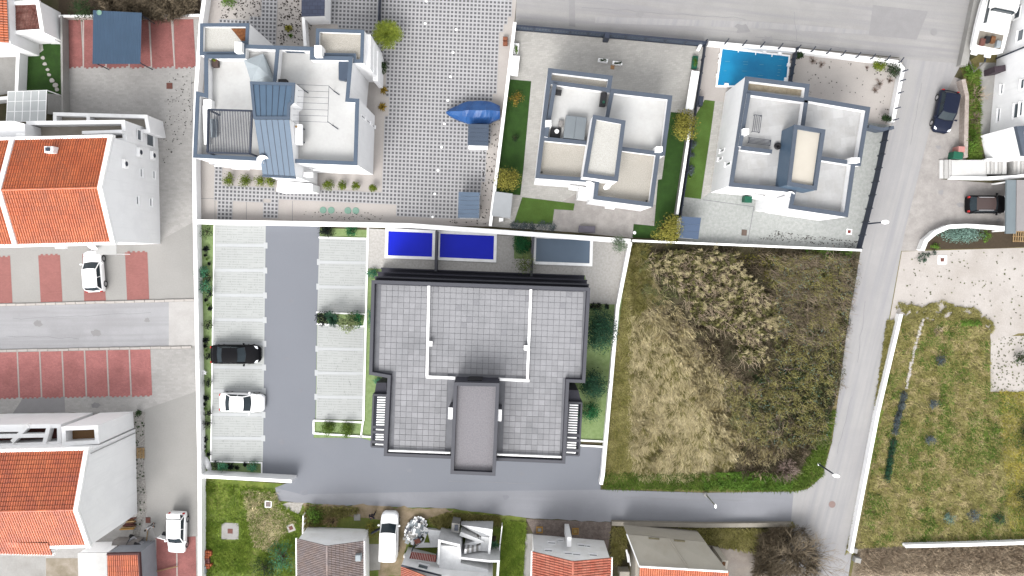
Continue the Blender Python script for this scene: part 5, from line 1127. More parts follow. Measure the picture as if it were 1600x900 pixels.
for pl in ([(581, 418), (596, 419), (596, 428), (586, 436)],): pass
# paving slabs, laid as single pieces
TW = [(672, 447, 826, 586), (592, 449, 664, 583), (833, 455, 909, 592), (613, 586, 705, 703), (781, 598, 876, 713)]
tl = []
thc = R(-2.1); du = Vector((math.cos(thc), math.sin(thc), 0)); dv = Vector((-math.sin(thc), math.cos(thc), 0)); pt = 9.05 * M_PX * (HC - FC) / HC; oc = G(668, 447, FC)
inn = inset(PC, .32); tow = [G(*q, FC) for q in ((701, 586), (782, 588), (778, 745), (700, 742))]
def pin(p, poly):
    r = False; n = len(poly)
    for i in range(n):
        a, b = poly[i], poly[(i + 1) % n]
        if (a.y > p.y) != (b.y > p.y) and p.x < (b.x - a.x) * (p.y - a.y) / (b.y - a.y) + a.x: r = not r
    return r
cells = []
for i in range(-14, 34):
    for j in range(-36, 6):
        c = oc + du * (i + .5) * pt + dv * (j + .5) * pt
        if i % 2: c = c + dv * pt * .0
        cs = [c + du * a * pt * .5 + dv * b * pt * .5 for a, b in ((-.92, -.92), (.92, -.92), (.92, .92), (-.92, .92))]
        if all(pin(q, inn) for q in cs) and not any(pin(q, tow) for q in cs): cells.append(c)
random.shuffle(cells)
mb = MB(); mb.box((0, 0), pt * .955, pt * .955, 0, .035, thc, .006); me = bpy.data.meshes.new('paving_slab'); me.from_pydata(mb.v, [], mb.f); me.materials.append(TILE)
cells.sort(key=lambda c: (c.x ** 2 + c.y ** 2))
rest = MB()
TILE2 = mat('pale_roof_paver', A(168, 168, 173), var=0.05, fine=.08, fscale=9)
me2 = bpy.data.meshes.new('pale_paving_slab'); me2.from_pydata(mb.v, [], mb.f); me2.materials.append(TILE2)
for k, c in enumerate(cells):
    z = FC + .014 + random.uniform(0, .012)
    if k < 298:
        o = bpy.data.objects.new('paving_slab', me2 if random.random() < .04 else me); C.objects.link(o); o.parent = ct_; ORG[o.name] = ORG[ct_.name]
        o.location = Vector((c.x, c.y, z)) - ORG[ct_.name]; o.rotation_euler = (random.gauss(0, .006), random.gauss(0, .006), 0)
    else: rest.box(c, pt * .955, pt * .955, z, z + .035, thc, .006)
obj('slab_paving', rest, TILE, ct_, kind='stuff')
for pl in ([(670, 446), (667, 588)], [(665.5, 589), (711, 591)], [(779, 593), (827, 595)], [(829.5, 452), (824, 593)]):
    mb = MB(); mb.path(GP(pl, 7.9), .22, FC + .05, 7.9); obj('terrace_divider', mb, WP, ct_)
mb = MB(); mb.path(GP([(607, 704.6), (703.5, 708)], 7.93), .14, FC + .05, 7.93); obj('gutter_strip', mb, WP, ct_); mb = MB(); mb.path(GP([(776.5, 710.6), (877, 714.6)], 7.93), .14, FC + .05, 7.93); obj('gutter_strip', mb, WP, ct_)
for x, y, a_, b_, z in ((672.5, 537, 6, 8, 8.2), (822, 543.5, 7, 8, 8.2), (705.5, 646, 10.5, 18.5, 10.0), (778.5, 649, 10.5, 18.5, 10.0)):
    mb = MB(); boxpx(x, y, a_ - .8, b_ - .8, FC + .05, z - .12, -2, mb=mb); o = obj('chimney', mb, GREYC, ct_); mb = MB(); boxpx(x, y, a_, b_, z - .118, z, -2, .02, mb=mb); obj('chimney_cap', mb, WP, o)
ZK = 10.4; TC = [(709.5, 597.5), (780, 599), (774, 743), (704, 740)]; PT = [G(x, y, ZK) for x, y in TC]
mb = MB(); mb.prism(PT, 0, ZK - .4); obj('stair_tower', mb, NAVY, ct_)
mb = MB(); mb.ring(PT, .27, ZK - .396, ZK); obj('tower_parapet', mb, NAVY, ct_)
mb = MB(); mb.ring(PT, .25, ZK + .002, ZK + .07, .02); obj('tower_cap', mb, GREYC, ct_)
mb = MB(); mb.sheet(inset(PT, .273), ZK - .388); obj('tower_floor', mb, ASHR, ct_)
mb = MB(); c = (PT[0] + PT[1]) / 2 + Vector((-.2, .04, 0)); mb.box(c, 1.2, .1, FC + .06, 9.4, R(-1.2)); obj('door', mb, BLACK, ct_)
# side pergolas on dark walls
for nm, fr, dk, lab in (('w', [(583.5, 617), (604, 617.5), (600, 699), (580, 698)], [(588, 598), (604, 598), (604, 616), (585, 616)], 'dark pergola on the west flank of the new block'), ('e', [(889, 629), (909, 630), (905, 712), (883.5, 711)], [(889, 609), (904, 610), (908, 628), (889, 628)], 'dark pergola on the east flank of the new block')):
    zf = 5.2; Q = GP(fr, zf); t = thing('pergola', lab, 'pergola', (*G(*fr[0])[:2], 0))
    for i in range(4): mb = MB(); mb.path([Q[i], Q[(i + 1) % 4]], .16, zf - .22, zf - .002 * i); obj('frame_beam', mb, GREYC, t)
    n = 21
    for i in range(1, n):
        f = i / n; p, q = Q[0].lerp(Q[3], f), Q[1].lerp(Q[2], f)
        if i in (13, 15, 19): 
            mb = MB(); mb.path([p, q], .24, zf - .2, zf - .01); obj('frame_beam', mb, GREYC, t); continue
        mb = MB(); e = .26 if nm == 'w' else -.0; p2 = p.lerp(q, .30 if nm == 'w' else 0); q2 = q if nm == 'w' else p.lerp(q, .74); mb.path([p2, q2], .11, zf - .14, zf - .05); obj('slat', mb, WP, t)
    for p in Q: mb = MB(); mb.box(p, .16, .16, .03, zf - .22); obj('post', mb, GREYC, t)
    mb = MB(); mb.prism(GP(dk, zf - .3), 0.03, zf - .3); obj('side_wall', mb, NAVY, t)
    mb = MB(); mb.sheet(GP(fr, .06), .06); obj('floor', mb, mat('shade_black_floor', A(58, 60, 72), var=.05), t)  # dark sheet: painted shade and black gap under the slats
# pools
def pool(poly, m, label, z=.06):
    t = thing('swimming_pool', label, 'pool', (*G(*poly[0])[:2], .03), 'three new pools')
    Q = GP(poly, z); mb = MB(); mb.ring(inset(Q, -.28), .28, .032, .14); obj('coping', mb, WP, t)
    mb = MB(); n = 24; a, b, c, d = Q; V = [(a.lerp(b, i / n)).lerp(d.lerp(c, i / n), j / 12) for j in range(13) for i in range(n + 1)]
    mb.v = [(p.x, p.y, .075 + .012 * noise.noise((p.x * 1.7, p.y * 1.7, 0))) for p in V]; mb.f = [(j * (n + 1) + i, j * (n + 1) + i + 1, (j + 1) * (n + 1) + i + 1, (j + 1) * (n + 1) + i) for j in range(12) for i in range(n)]
    obj('water', mb, m, t, smooth=True); return t
pool([(607, 361), (676, 364.3), (675, 401.3), (606, 399)], POOLB, 'royal blue pool nearest the parking bays, left of the dark divider')
pool([(688, 365), (772, 368.5), (771, 405.5), (687, 402)], POOLB, 'royal blue pool between the dark divider and the green planter')
pool([(838, 372), (922, 375.2), (921, 411.5), (837, 408.5)], POOLG, 'muted grey blue pool at the east end of the deck')
# the real pool with its winter cover
t = thing('swimming_pool', 'cyan covered pool with white anchor blocks beside the slate-edged villa', 'pool', (*G(1175, 105)[:2], .012))
Q = GP([(1128, 76), (1232.5, 88), (1228, 136), (1120, 134)], .05); mb = MB(); mb.ring(inset(Q, -.12), .16, .013, .12); obj('coping', mb, WP, t)
mb = MB(); n, k = 40, 20; a, b, c, d = Q; V = [(a.lerp(b, i / n)).lerp(d.lerp(c, i / n), j / k) for j in range(k + 1) for i in range(n + 1)]
mb.v = [(p.x, p.y, .10 + .02 * noise.noise((p.x * .5, p.y * 2.6, 1.0)) + .03 * noise.noise((p.x * 1.2, p.y * 1.2, 4.0)) * max(0, 1 - (p - a).length / 3)) for p in V]; mb.f = [(j * (n + 1) + i, j * (n + 1) + i + 1, (j + 1) * (n + 1) + i + 1, (j + 1) * (n + 1) + i) for j in range(k) for i in range(n)]
obj('cover', mb, POOLC, t, smooth=True)
for x, y, a_, b_ in ((1140.5, 72, 5, 5), (1166, 76, 5.5, 4.5), (1195, 80, 5.5, 4.5), (1219, 83.5, 6, 4.5), (1125, 86, 3, 5), (1124, 95, 3, 5), (1121, 117, 3, 5), (1135.5, 132, 6.5, 4.5), (1233, 101, 5, 5), (1228.5, 124, 5, 6)):
    mb = MB(); boxpx(x, y, a_, b_, .013, .28, -7, .03, mb=mb); obj('anchor_block', mb, WP, t)
for x, y in ((1154, 79), (1181, 83), (1206.5, 86)): mb = MB(); boxpx(x, y, 1.2, 5, .10, .16, -7, mb=mb); obj('strap', mb, WP, t)
for x0, y0, wd in ((1137, 96, 7), (1165, 96.5, 8), (1165, 100.5, 7), (1190, 101, 6), (1221, 92.5, 6), (1218, 102.5, 6), (1218, 109, 5), (1217, 113, 4), (1216, 118, 4), (1163, 111, 7), (1133, 110.5, 4), (1188, 118, 8)):
    mb = MB(); boxpx(x0, y0, wd, .7, .125, .137, -2, mb=mb); obj('seam_tape', mb, MATS['seam_tape'] if 'seam_tape' in MATS else mat('seam_tape', A(110, 190, 222), var=.05), t)

# ------------------------------------------------------------------ fences
t = thing('fence', 'dark slate sliding gate and fence along the north road', 'fence', (*G(950, 50)[:2], .012))
P = [G(806, 40, 1.3), G(948, 52, 1.3), G(1104, 66, 1.3)]
mb = MB(); mb.path(P, .14, .03, .22); obj('base_rail', mb, DKMET, t)
n = 34
for s in range(2):
    for i in range(n if s else 30):
        nn = n if s else 30; a, b = P[s].lerp(P[s + 1], (i + .04) / nn), P[s].lerp(P[s + 1], (i + .96) / nn)
        mb = MB(); mb.path([a, b], .05, .24, 1.3); obj('panel', mb, SHED, t)
for f in range(0, 11):
    p = P[0].lerp(P[1], f / 5) if f <= 5 else P[1].lerp(P[2], (f - 5) / 5); mb = MB(); mb.box(p, .14, .14, .03, 1.42); obj('post', mb, DKMET, t)
mb = MB(); mb.path([q + Vector((0, .0, 0)) for q in P], .16, 1.31, 1.38); obj('top_rail', mb, DKMET, t)
mb = MB(); boxpx(949, 54.5, 8, 9, .02, 1.5, -5, .03, mb=mb); obj('gate_motor', mb, DKMET, t)
def rail_fence(px, label, n, h=1.35, panel=True, base_m=None, slats=6):
    t = thing('fence', label, 'fence', (*G(*px[0])[:2], .01)); pts = [G(x, y, h) for x, y in px]
    L = [0]
    for i in range(1, len(pts)): L.append(L[-1] + (pts[i] - pts[i - 1]).length)
    def at(s):
        for i in range(1, len(pts)):
            if s <= L[i] + 1e-6: return pts[i - 1].lerp(pts[i], (s - L[i - 1]) / (L[i] - L[i - 1]))
        return pts[-1].copy()
    for i in range(n + 1):
        p = at(L[-1] * i / n); mb = MB(); mb.box(p, .10, .10, .01, h + .06, math.atan2(pts[-1].y - pts[0].y, pts[-1].x - pts[0].x)); obj('post', mb, DKMET, t)
        if i < n and panel:
            q = at(L[-1] * (i + 1) / n)
            for k in range(slats): mb = MB(); mb.path([p.lerp(q, .03), q.lerp(p, .03)], .035, .2 + (h - .25) * k / slats, .2 + (h - .25) * (k + .72) / slats); obj('slat', mb, DKMET, t)
    return t
rail_fence([(1105, 62), (1088, 180), (1060, 372)], 'dark slate fence between the two slate-edged villas', 12)
rail_fence([(1247, 74), (1238, 128)], 'short dark fence between the cyan pool and the bare yard', 4)
rail_fence([(1391, 198), (1376, 272), (1362, 330), (1347, 388)], 'dark railing along the pavement left of the east road', 9)
t = wall_thing('boundary_wall', [(1107, 67), (1247, 79)], .28, .8, W_, 'white wall with dark posts along the road north of the cyan pool')
for i in range(5): p = G(1132 + 28 * i, 69 + 2.4 * i, .85); mb = MB(); mb.box(p, .1, .1, .85, 1.35); mb.tube((p.x, p.y, 1.2), (p.x + .3, p.y + .4, 1.3), .05, .05, 5); obj('post', mb, DKMET, t)
t = wall_thing('boundary_wall', [(1248, 79), (1402, 97), (1411, 107), (1395, 190)], .28, .8, W_, 'white wall with dark posts around the bare yard by the road corner')
for x, y in ((1267, 81), (1291, 84), (1314, 87), (1337, 90), (1360, 92.5), (1383, 95), (1404, 98), (1410.5, 112), (1407, 127), (1403.5, 146), (1399, 170), (1396, 188)): p = G(x, y, .85); mb = MB(); mb.box(p, .1, .1, .85, 1.35); mb.tube((p.x, p.y, 1.2), (p.x + .28, p.y + (.38 if y < 100 else .08), 1.3), .05, .05, 5); obj('post', mb, DKMET, t)
mb = MB(); mb.path(GP([(1358, 197), (1378, 202), (1397, 199)], 1.2), .3, .02, 1.2); obj('low_wall', mb, BLUEC2, label='low slate topped wall closing the bare yard on the south', cat='wall')
mb = MB(); mb.path(GP([(592, -20), (591, 30)], 1.2), .06, .03, 1.2); obj('screen', mb, DKMET, label='thin dark screen standing above the palm in the paved yard', cat='fence')

# ------------------------------------------------------------------ small sheds and yard furniture
def metal_shed(pl, z, n, label, m=SHED, wall=W_, front=None, name='shed'):
    t = thing(name, label, 'shed', (*G(*pl[0])[:2], .02)); Q = GP(pl, z)
    mb = MB(); mb.prism(inset(Q, .08), .02, z - .1); obj('wall', mb, wall, t)
    a, b, c, d = Q
    for i in range(n):
        mb = MB(); e = .004; mb.slab4(a.lerp(d, i / n + e), b.lerp(c, i / n + e), b.lerp(c, (i + 1) / n - e), a.lerp(d, (i + 1) / n - e), .06); obj('roof_panel', mb, m, t)
    if front: mb = MB(); mb.path(GP(front, .6), .3, .02, .6); obj('sill', mb, WP, t)
    return t
metal_shed([(731.5, 193.5), (764, 194), (763, 228), (730.5, 227)], 2.2, 5, 'slate roofed shed next to the tarpaulin covered boat', front=[(732, 230), (762, 230.5)])
metal_shed([(716.5, 299.5), (749.5, 300.5), (748.5, 341), (715.5, 340.5)], 2.2, 6, 'blue grey roofed shed in the south-east corner of the paved yard', mat('blue_shed_roof', A(110, 130, 154), rough=.5, var=.05))
metal_shed([(773, 299), (801, 302.5), (797.5, 341), (768, 337)], 2.3, 1, 'pale grey roofed shed beside the bright lawn', mat('pale_shed_roof', A(190, 194, 198), rough=.6, var=.03))
metal_shed([(1065, 338), (1095.5, 340), (1091, 374), (1062, 371.5)], 2.2, 3, 'blue grey panelled shed next to the olive tree and speckled yard', mat('panel_shed_roof', A(92, 112, 142), rough=.5, var=.05))
t = metal_shed([(471, -30), (508, -30), (507, 25), (471, 26)], 2.6, 1, 'hut with a dark tiled roof at the top edge', mat('dark_blue_tile', A(74, 82, 106), rough=.6, var=.1, brick=(.5, .35, .03, (.6, .6, .65), 0)))
mb = MB(); boxpx(783, 343, 7, 6, .02, .9, mb=mb, bev=.05); obj('water_heater', mb, WP, label='small white box on the wall of the pale grey shed', cat='box')
for y, lab in ((60, 'upper'), (67, 'lower')):
    mb = MB(); boxpx(789.5, y, 7, 5.5, .012, .5, -2, .03, mb=mb); obj('crate', mb, mat('brown_crate_' + lab, A(158, 98, 72), var=.1), label=lab + ' of the two brown crates by the white yard wall', cat='crate')
for k, (x, y) in enumerate(((664.5, 37), (713, 46.5), (708, 82), (704, 120), (700, 157), (694.5, 193.5), (690, 230), (684.5, 266), (679.5, 303), (676, 339), (666, 2))):
    p = G(x, y); mb = MB(); mb.lathe((p.x, p.y, .053), [(.13, 0), (.13, .05), (.08, .09), (.02, .10)], 10)
    w_ = 'topmost, at the frame edge' if k == 10 else 'left of the main row near the top' if k == 0 else ORD[k - 1] + ' down the main row'
    obj('ground_light', mb, WP, label=f'white ground light in the open cell paving, {w_}', cat='light', group='white ground lights in the paved yard')
for k, x in enumerate((505, 517.7, 543.5, 556)):
    p = G(x, 328.3 + (x - 505) * .02); mb = MB(); mb.lathe((p.x, p.y, .012), [(.33, 0), (.33, .03), (.29, .045)], 20)
    obj('tank_lid', mb, TEALD, label=f'sage green round lid in the pale slab, {ORD[k]} from the left', cat='lid', group='sage green round lids')
# white tables and planters of the gravel-roof villa
t = thing('table', 'white rectangular table against the yard wall left of the gravel roof villa', 'table', (*G(804, 103)[:2], .013))
mb = MB(); boxpx(804, 102.5, 13, 31, .70, .76, -6, .015, mb=mb); obj('table_top', mb, WP, t)
for x, y in ((799, 90), (809, 91), (799, 114), (808, 115)): mb = MB(); boxpx(x, y, 1, 1, .013, .70, mb=mb); obj('leg', mb, RIM, t)
t = thing('table', 'long narrow white table along the slate fence', 'table', (*G(1082, 142)[:2], .013))
mb = MB(); q0, q1 = G(1087, 111, .76), G(1077, 171, .76); mb.path([q0, q1], .75, .70, .76); obj('table_top', mb, WP, t)
for f in (.06, .94):
    for s in (-.28, .28): mb = MB(); q = q0.lerp(q1, f); mb.box((q.x + s, q.y), .06, .06, .013, .70); obj('leg', mb, RIM, t)
def trough(px, py, wd, hh, label, m=WP, leafm_=LF_DARK, ang=-6):
    t = thing('planter', label, 'planter', (*G(px, py)[:2], .013)); mb = MB(); boxpx(px, py, wd, hh, .013, .42, ang, .02, mb=mb); obj('trough', mb, m, t)
    q = G(px, py, .5); k = M_PX; crown('foliage', (q.x, q.y, .55), wd * k * .46, hh * k * .46, .25, 260, .09, leafm_, t, 14); return t
trough(942.5, 94, 15, 5, 'left of the two white flower troughs in the grey yard', leafm_=LF_DARK); trough(965, 98, 15, 5, 'right of the two white flower troughs in the grey yard', leafm_=LF_DARK)
trough(806.5, 76, 8, 17, 'white framed green planter by the yard wall above the white table', leafm_=LF_GRN); trough(1086, 97, 8, 19, 'green planter beside the slate fence above the long white table', GREENP, LF_GRN)
mb = MB(); boxpx(1094, 72, 5, 12, .02, .5, -25, .05, mb=mb); obj('surfboard_case', mb, WP, label='white rounded board leaning in the fence corner by the pool', cat='board')
mb = MB(); boxpx(1095.5, 157, 7, 14, .02, .9, -6, .04, mb=mb); obj('meter_box', mb, DKMET, label='dark box against the slate fence beside the strip of lawn', cat='box')
mb = MB(); boxpx(957, 105, 6, 6, .013, .05, -6, mb=mb); obj('drain_cover', mb, mat('orange_cover', A(196, 150, 106)), label='orange square drain cover below the white flower troughs', cat='drain cover')
t = thing('bench', 'dark grey bench by the white wall south of the gravel-roof villa', 'bench', (*G(917, 358)[:2], .02))
mb = MB(); boxpx(917, 358, 26, 10, .38, .46, -3, .02, mb=mb); obj('seat', mb, mat('mauve_grey_fabric', A(122, 118, 130)), t)
for x in (906, 928): mb = MB(); boxpx(x, 358, 2, 9, .02, .38, mb=mb); obj('leg', mb, DKMET, t)
t = thing('garden_lamp', 'white globe garden lamp by the dark lawn corner', 'lamp', (*G(989, 364)[:2], .03)); q = G(989, 364)
mb = MB(); mb.tube((q.x, q.y, .03), (q.x, q.y, .8), .03, .03, 6); obj('post', mb, DKMET, t); mb = MB(); mb.lathe((q.x, q.y, .78), [(.05, 0), (.15, .09), (.15, .2), (.05, .29)], 14); obj('globe', mb, WP, t, smooth=True)
def cover(x, y, a_, b_, m, label, frame=None, z=.02, ang=0):
    t = thing('inspection_cover', label, 'drain cover', (*G(x, y)[:2], z))
    if frame: mb = MB(); boxpx(x, y, a_ + frame[0], b_ + frame[0], z, z + .03, ang, mb=mb); obj('surround', mb, frame[1], t)
    mb = MB(); boxpx(x, y, a_, b_, z, z + .05, ang, .01, mb=mb); obj('lid', mb, m, t); return t
cover(264.5, 134, 9, 9, RUST, 'rust brown square cover in the upper grey court'); cover(231, 813, 7.5, 9, RUST, 'rust brown square cover beside the person in the lower court', z=.03)
cover(1163, 363.5, 8, 9, mat('brown_grate', A(128, 110, 100)), 'brown square grate in the speckled yard', ang=-5); cover(1327, 362, 5, 5, mat('red_lid', A(150, 64, 60)), 'small red lid in a white frame near the street lamp', (3.5, WP), ang=-5)
cover(1472.5, 406, 6, 6, RUST, 'small brown lid in a white surround on the crushed stone', (8, WP)); cover(359.5, 830, 8, 7.5, RUST, 'mauve lid in the big concrete slab on the garden grass', (19, CONC), .01, -2)
cover(419, 788, 8, 8, mat('mauve_lid', A(156, 142, 140)), 'grey lid in a thin white frame at the end of the road', (3, WP), .01, -3); cover(454.5, 825, 6, 6, RUST, 'red brown lid in an eight sided concrete ring', (6, KERB), .01, 20)
cover(558, 808.5, 10, 10, CONC, 'plain concrete square cover left of the person by the van', None, .02)
for x, lab in ((843, 'left'), (899, 'right')):
    y = 827.5 + (x - 843) * .04; t = thing('skylight_hatch', lab + ' yellow framed hatch in the cobbled court', 'hatch', (*G(x, y)[:2], .015)); mb = MB(); q = GP([(x - 5, y - 5), (x + 5, y - 5), (x + 5, y + 5), (x - 5, y + 5)]); mb.ring(q, .1, .015, .12); obj('frame', mb, mat('yellow_frame', A(206, 160, 84)), t); mb = MB(); mb.prism(inset(q, .16), .015, .1); obj('lid', mb, mat('ochre_lid', A(200, 170, 110)) if x > 850 else CONC, t)

# ------------------------------------------------------------------ street lamps
def street_lamp(bx_, by_, label, h=3.6):
    b = G(bx_, by_); t = thing('street_lamp', label, 'street lamp', (b.x, b.y, .02), 'street lamps'); mb = MB(); mb.lathe((b.x, b.y, .02), [(.20, 0), (.16, .1), (.07, .14)], 14); obj('foot', mb, RIM, t)
    mb = MB(); mb.tube((b.x, b.y, .1), (b.x, b.y, h), .08, .06, 8); obj('pole', mb, RIM if h < 3.7 else DKMET, t)
    return t, b
t, b = street_lamp(1352, 350, 'street lamp with white head at the fence by the east road', 3.7); mb = MB(); mb.lathe((b.x, b.y, 3.66), [(.16, 0), (.36, .03), (.36, .1), (.2, .16)], 16, 1, .55, 0); obj('lamp_head', mb, WP, t)
t, b = street_lamp(1279, 725, 'street lamp with white head at the road junction corner', 3.8); mb = MB(); mb.lathe((b.x, b.y, 3.76), [(.16, 0), (.36, .03), (.36, .1), (.2, .16)], 16, 1, .5, R(-12)); obj('lamp_head', mb, WP, t)
t, b = street_lamp(1102, 771.5, 'slim white lamp post with round foot on the lower road verge', 3.5); mb = MB(); mb.lathe((b.x, b.y, .16), [(.12, 0), (.22, .06), (.22, .18), (.1, .26)], 14); obj('base_globe', mb, CONC, t); mb = MB(); mb.lathe((b.x, b.y, 3.46), [(.05, 0), (.13, .04), (.13, .16), (.05, .2)], 12, .8, 1.6); obj('lamp_head', mb, WP, t)
# ------------------------------------------------------------------ houses along the lower edge
def end_gable(label, nw, n_r, ne, zw, zr, ze, m, nu, length=14, ang=0, wallm=W_, rows=40, trim=True):
    """House whose ridge runs down the picture from a north gable."""
    t = thing('house', label, 'house', (*G(*n_r)[:2], 0)); a, r, b = G(*nw, zw), G(*n_r, zr), G(*ne, ze)
    dn = Vector((math.sin(R(ang)), -math.cos(R(ang)), 0)) * length; i_ = .12
    aw, bw = a + Vector((i_, -.1, 0)), b + Vector((-i_, -.1, 0)); z0 = min(zw, ze) - .15
    mb = MB(); mb.prism([aw, bw, bw + dn, aw + dn], 0, z0); lo = lambda p: Vector((p.x, p.y, z0)); rr = r + Vector((0, -.1, -.12))
    mb.add([lo(aw), lo(bw), Vector((bw.x, bw.y, ze - .1)), rr, Vector((aw.x, aw.y, zw - .1))], [(0, 1, 2, 3, 4)]); obj('wall', mb, wallm, t)
    tiled_slope(t, a + dn, a, r, r + dn, m, rows, nu); tiled_slope(t, b, b + dn, r + dn, r, m, rows, nu)
    mb = MB(); n = 24
    for j in range(n): mb.tube((r.lerp(r + dn, j / n)) + Vector((0, 0, .03)), (r.lerp(r + dn, (j + 1.05) / n)) + Vector((0, 0, .045)), .11, .10, 8)
    obj('ridge_cap', mb, m, t)
    if trim:
        for p, s in ((a, -1), (b, 1)): mb = MB(); mb.path([p + Vector((s * .06, 0, 0)), p + dn + Vector((s * .06, 0, 0))], .14, p.z - .12, p.z + .06); obj('eaves_gutter', mb, WP, t)
    return t, aw, bw
h1, a_, b_ = end_gable('low house with grey brown tile roof and a pale gable', (464, 841), (511, 852.5), (568, 845), 3.2, 4.3, 3.2, GREYT, 9, rows=84, wallm=WP)
mb = MB(); q = G(560, 871, 3.7); mb.box(q, .5, .6, 3.2, 3.9, 0, .03); obj('roof_window', mb, TARPG, h1)
h2, a_, b_ = end_gable('house with faded red tile roof and small windows facing the cobbled court', (832, 861), (895.5, 876.5), (955, 871), 4.3, 5.4, 4.3, TERRA3, 9, ang=-1, rows=58, wallm=WP)
facade_items(h2, b_, a_, [('w', 862, 849, .8, .35), ('w', 876, 845, .6, .3), ('w', 888, 865.5, .8, .35), ('w', 901, 867, .8, .35), ('w', 857, 861, .8, .4), ('w', 910, 853, .9, .4), ('w', 918, 854, .6, .4), ('w', 927, 868, .8, .4)])
mb = MB(); boxpx(889.5, 847, 7, 16, .02, 3.4, -2, .03, mb=mb); obj('chimney', mb, WP, h2)
# beige house with a tan roof slope
h3 = thing('house', 'cream house with a smooth tan roof slope and red tiles below', 'house', (*G(1060, 890)[:2], 0)); CREAM = mat('cream_render', A(226, 218, 204), var=.05, fine=.06)
n1, n2, n3, n4, n5 = G(980, 834.5, 3.0), G(1101, 847, 3.0), G(1106, 853, 3.1), G(1137, 893, 5.0), G(999.5, 885, 5.0)
mb = MB(); base = [Vector((p.x, p.y, 0)) for p in (n1, n2, n3, n4, n5)]; mb.prism([base[0], base[1], base[2], base[3] + Vector((0, -.2, 0)), base[3] + Vector((0, -9, 0)), base[4] + Vector((.0, -9, 0)), base[4]], 0, 2.8)
v = [n1, n2, n3, n4, n5]; mb.add([Vector((p.x, p.y, 2.8)) for p in v] + [p - Vector((0, 0, .07)) for p in v], [(i, (i + 1) % 5, 5 + (i + 1) % 5, 5 + i) for i in range(5)]); obj('wall', mb, CREAM, h3)
TAN = mat('tan_roof_screed', A(210, 204, 190), var=.04, scale=.6, fine=.06, stain=A(196, 188, 172), tscale=.4)
mid_n, mid_r = n1.lerp(n2, .52), n5.lerp(n4, .55)
mb = MB(); mb.slab4(n1, mid_n - Vector((.01, 0, 0)), mid_r - Vector((.01, 0, 0)), n5, .06); obj('roof_slope', mb, TAN, h3)
mb = MB(); mb.add([mid_n, n2, n3, n4, mid_r] + [p - Vector((0, 0, .06)) for p in (mid_n, n2, n3, n4, mid_r)], [(4, 3, 2, 1, 0), (5, 6, 7, 8, 9)] + [(i, (i + 1) % 5, 5 + (i + 1) % 5, 5 + i) for i in range(5)]); obj('roof_slope', mb, TAN, h3)
mb = MB(); mb.tube(mid_n + Vector((.1, 0, .02)), mid_r + Vector((.1, 0, .02)), .05, .05, 5); obj('roof_seam', mb, TAN, h3)
e = Vector((.0, -6, -1.2)); tiled_slope(h3, n5 + e, n4 + e, n4 + Vector((.1, 0, .02)), n5 + Vector((0, 0, .02)), TERRA2, 40, 16)
mb = MB(); mb.path([n5, n4], .14, 4.9, 5.1); obj('ridge_trim', mb, WP, h3); mb = MB(); mb.add([n1 + Vector((-.1, 0, .08)), n5 + Vector((-.1, 0, .08)), n5 + Vector((.02, 0, .08)), n1 + Vector((.02, 0, .08)), n1 + Vector((-.1, 0, -.1)), n5 + Vector((-.1, 0, -.1)), n5 + Vector((.02, 0, -.1)), n1 + Vector((.02, 0, -.1))], [(0, 1, 2, 3), (7, 6, 5, 4), (0, 4, 5, 1), (3, 2, 6, 7)]); obj('verge_trim', mb, WP, h3)
facade_items(h3, Vector((n1.x, n1.y, 0)), Vector((n5.x, n5.y - 3, 0)), [('w', 983, 872, 1.2, 1.0)])
mb = MB(); boxpx(1132, 882, 10, 13, .02, 3.4, -10, mb=mb); obj('porch', mb, CREAM, h3); mb = MB(); boxpx(1131, 881, 5, 6, 3.402, 3.44, -10, mb=mb); obj('porch_hatch', mb, WOOD, h3)
for x, y in ((1022, 842), (1062, 845.5)): mb = MB(); boxpx(x, y, 17, 2, 2.4, 3.2, -5, mb=mb); obj('vent', mb, mat('olive_vent', A(130, 122, 96)), h3)
mb = MB(); boxpx(976, 897, 16, 8, .02, 1.2, 0, .03, mb=mb); obj('cream_box', mb, CREAM, label='cream box against the side wall of the tan roofed house', cat='box')
# white house with outside stairs
h4 = thing('house', 'white house with outside stairs, a red canopy and concrete terraces', 'house', (*G(700, 880)[:2], 0))
zr = 4.4; mb = MB(); Q = GP([(627, 884), (690, 900), (768, 906), (768, 1000), (625, 1000)], zr); mb.prism(Q, 0, zr - .1); obj('wall', mb, WP, h4)
tiled_slope(h4, Q[4], Q[0], Q[1] + Vector((0, 0, 1.1)), Q[4].lerp(Q[3], .45) + Vector((0, 0, 1.1)), TERRA2, 40, 14)
mb = MB(); mb.path([Q[0] + Vector((0, .05, 0)), Q[1] + Vector((0, .05, 0))], .12, zr - .02, zr + .12); obj('roof_trim', mb, DKMET, h4)
AH, BH = Vector((Q[1].x, Q[1].y, 0)), Vector((Q[0].x, Q[0].y, 0)); 
facade_items(h4, AH, BH, [('w', 661, 886, 1.0, .9)])
mb = MB(); mb.prism(GP([(686, 852), (720, 855), (720, 880), (763, 890), (763, 900), (686, 888)], 2.9), 0, 2.9); obj('upper_terrace', mb, CONCW, h4)
for pl, z in (([(685, 882), (686.5, 845), (717, 852), (719, 872), (765, 877), (779, 877), (777, 905)], 3.2),): mb = MB(); mb.path(GP(pl, z), .22, 0, z); obj('terrace_wall', mb, CONCW, h4)
mb = MB(); mb.prism(GP([(752, 838), (766, 840), (764, 862), (750, 861)], 1.6), 0, 1.6); obj('landing', mb, CONCW, h4)
a, b, c, d = G(720, 825, .2), G(752, 841, 1.55), G(750, 849, 1.55), G(719, 832, .2)
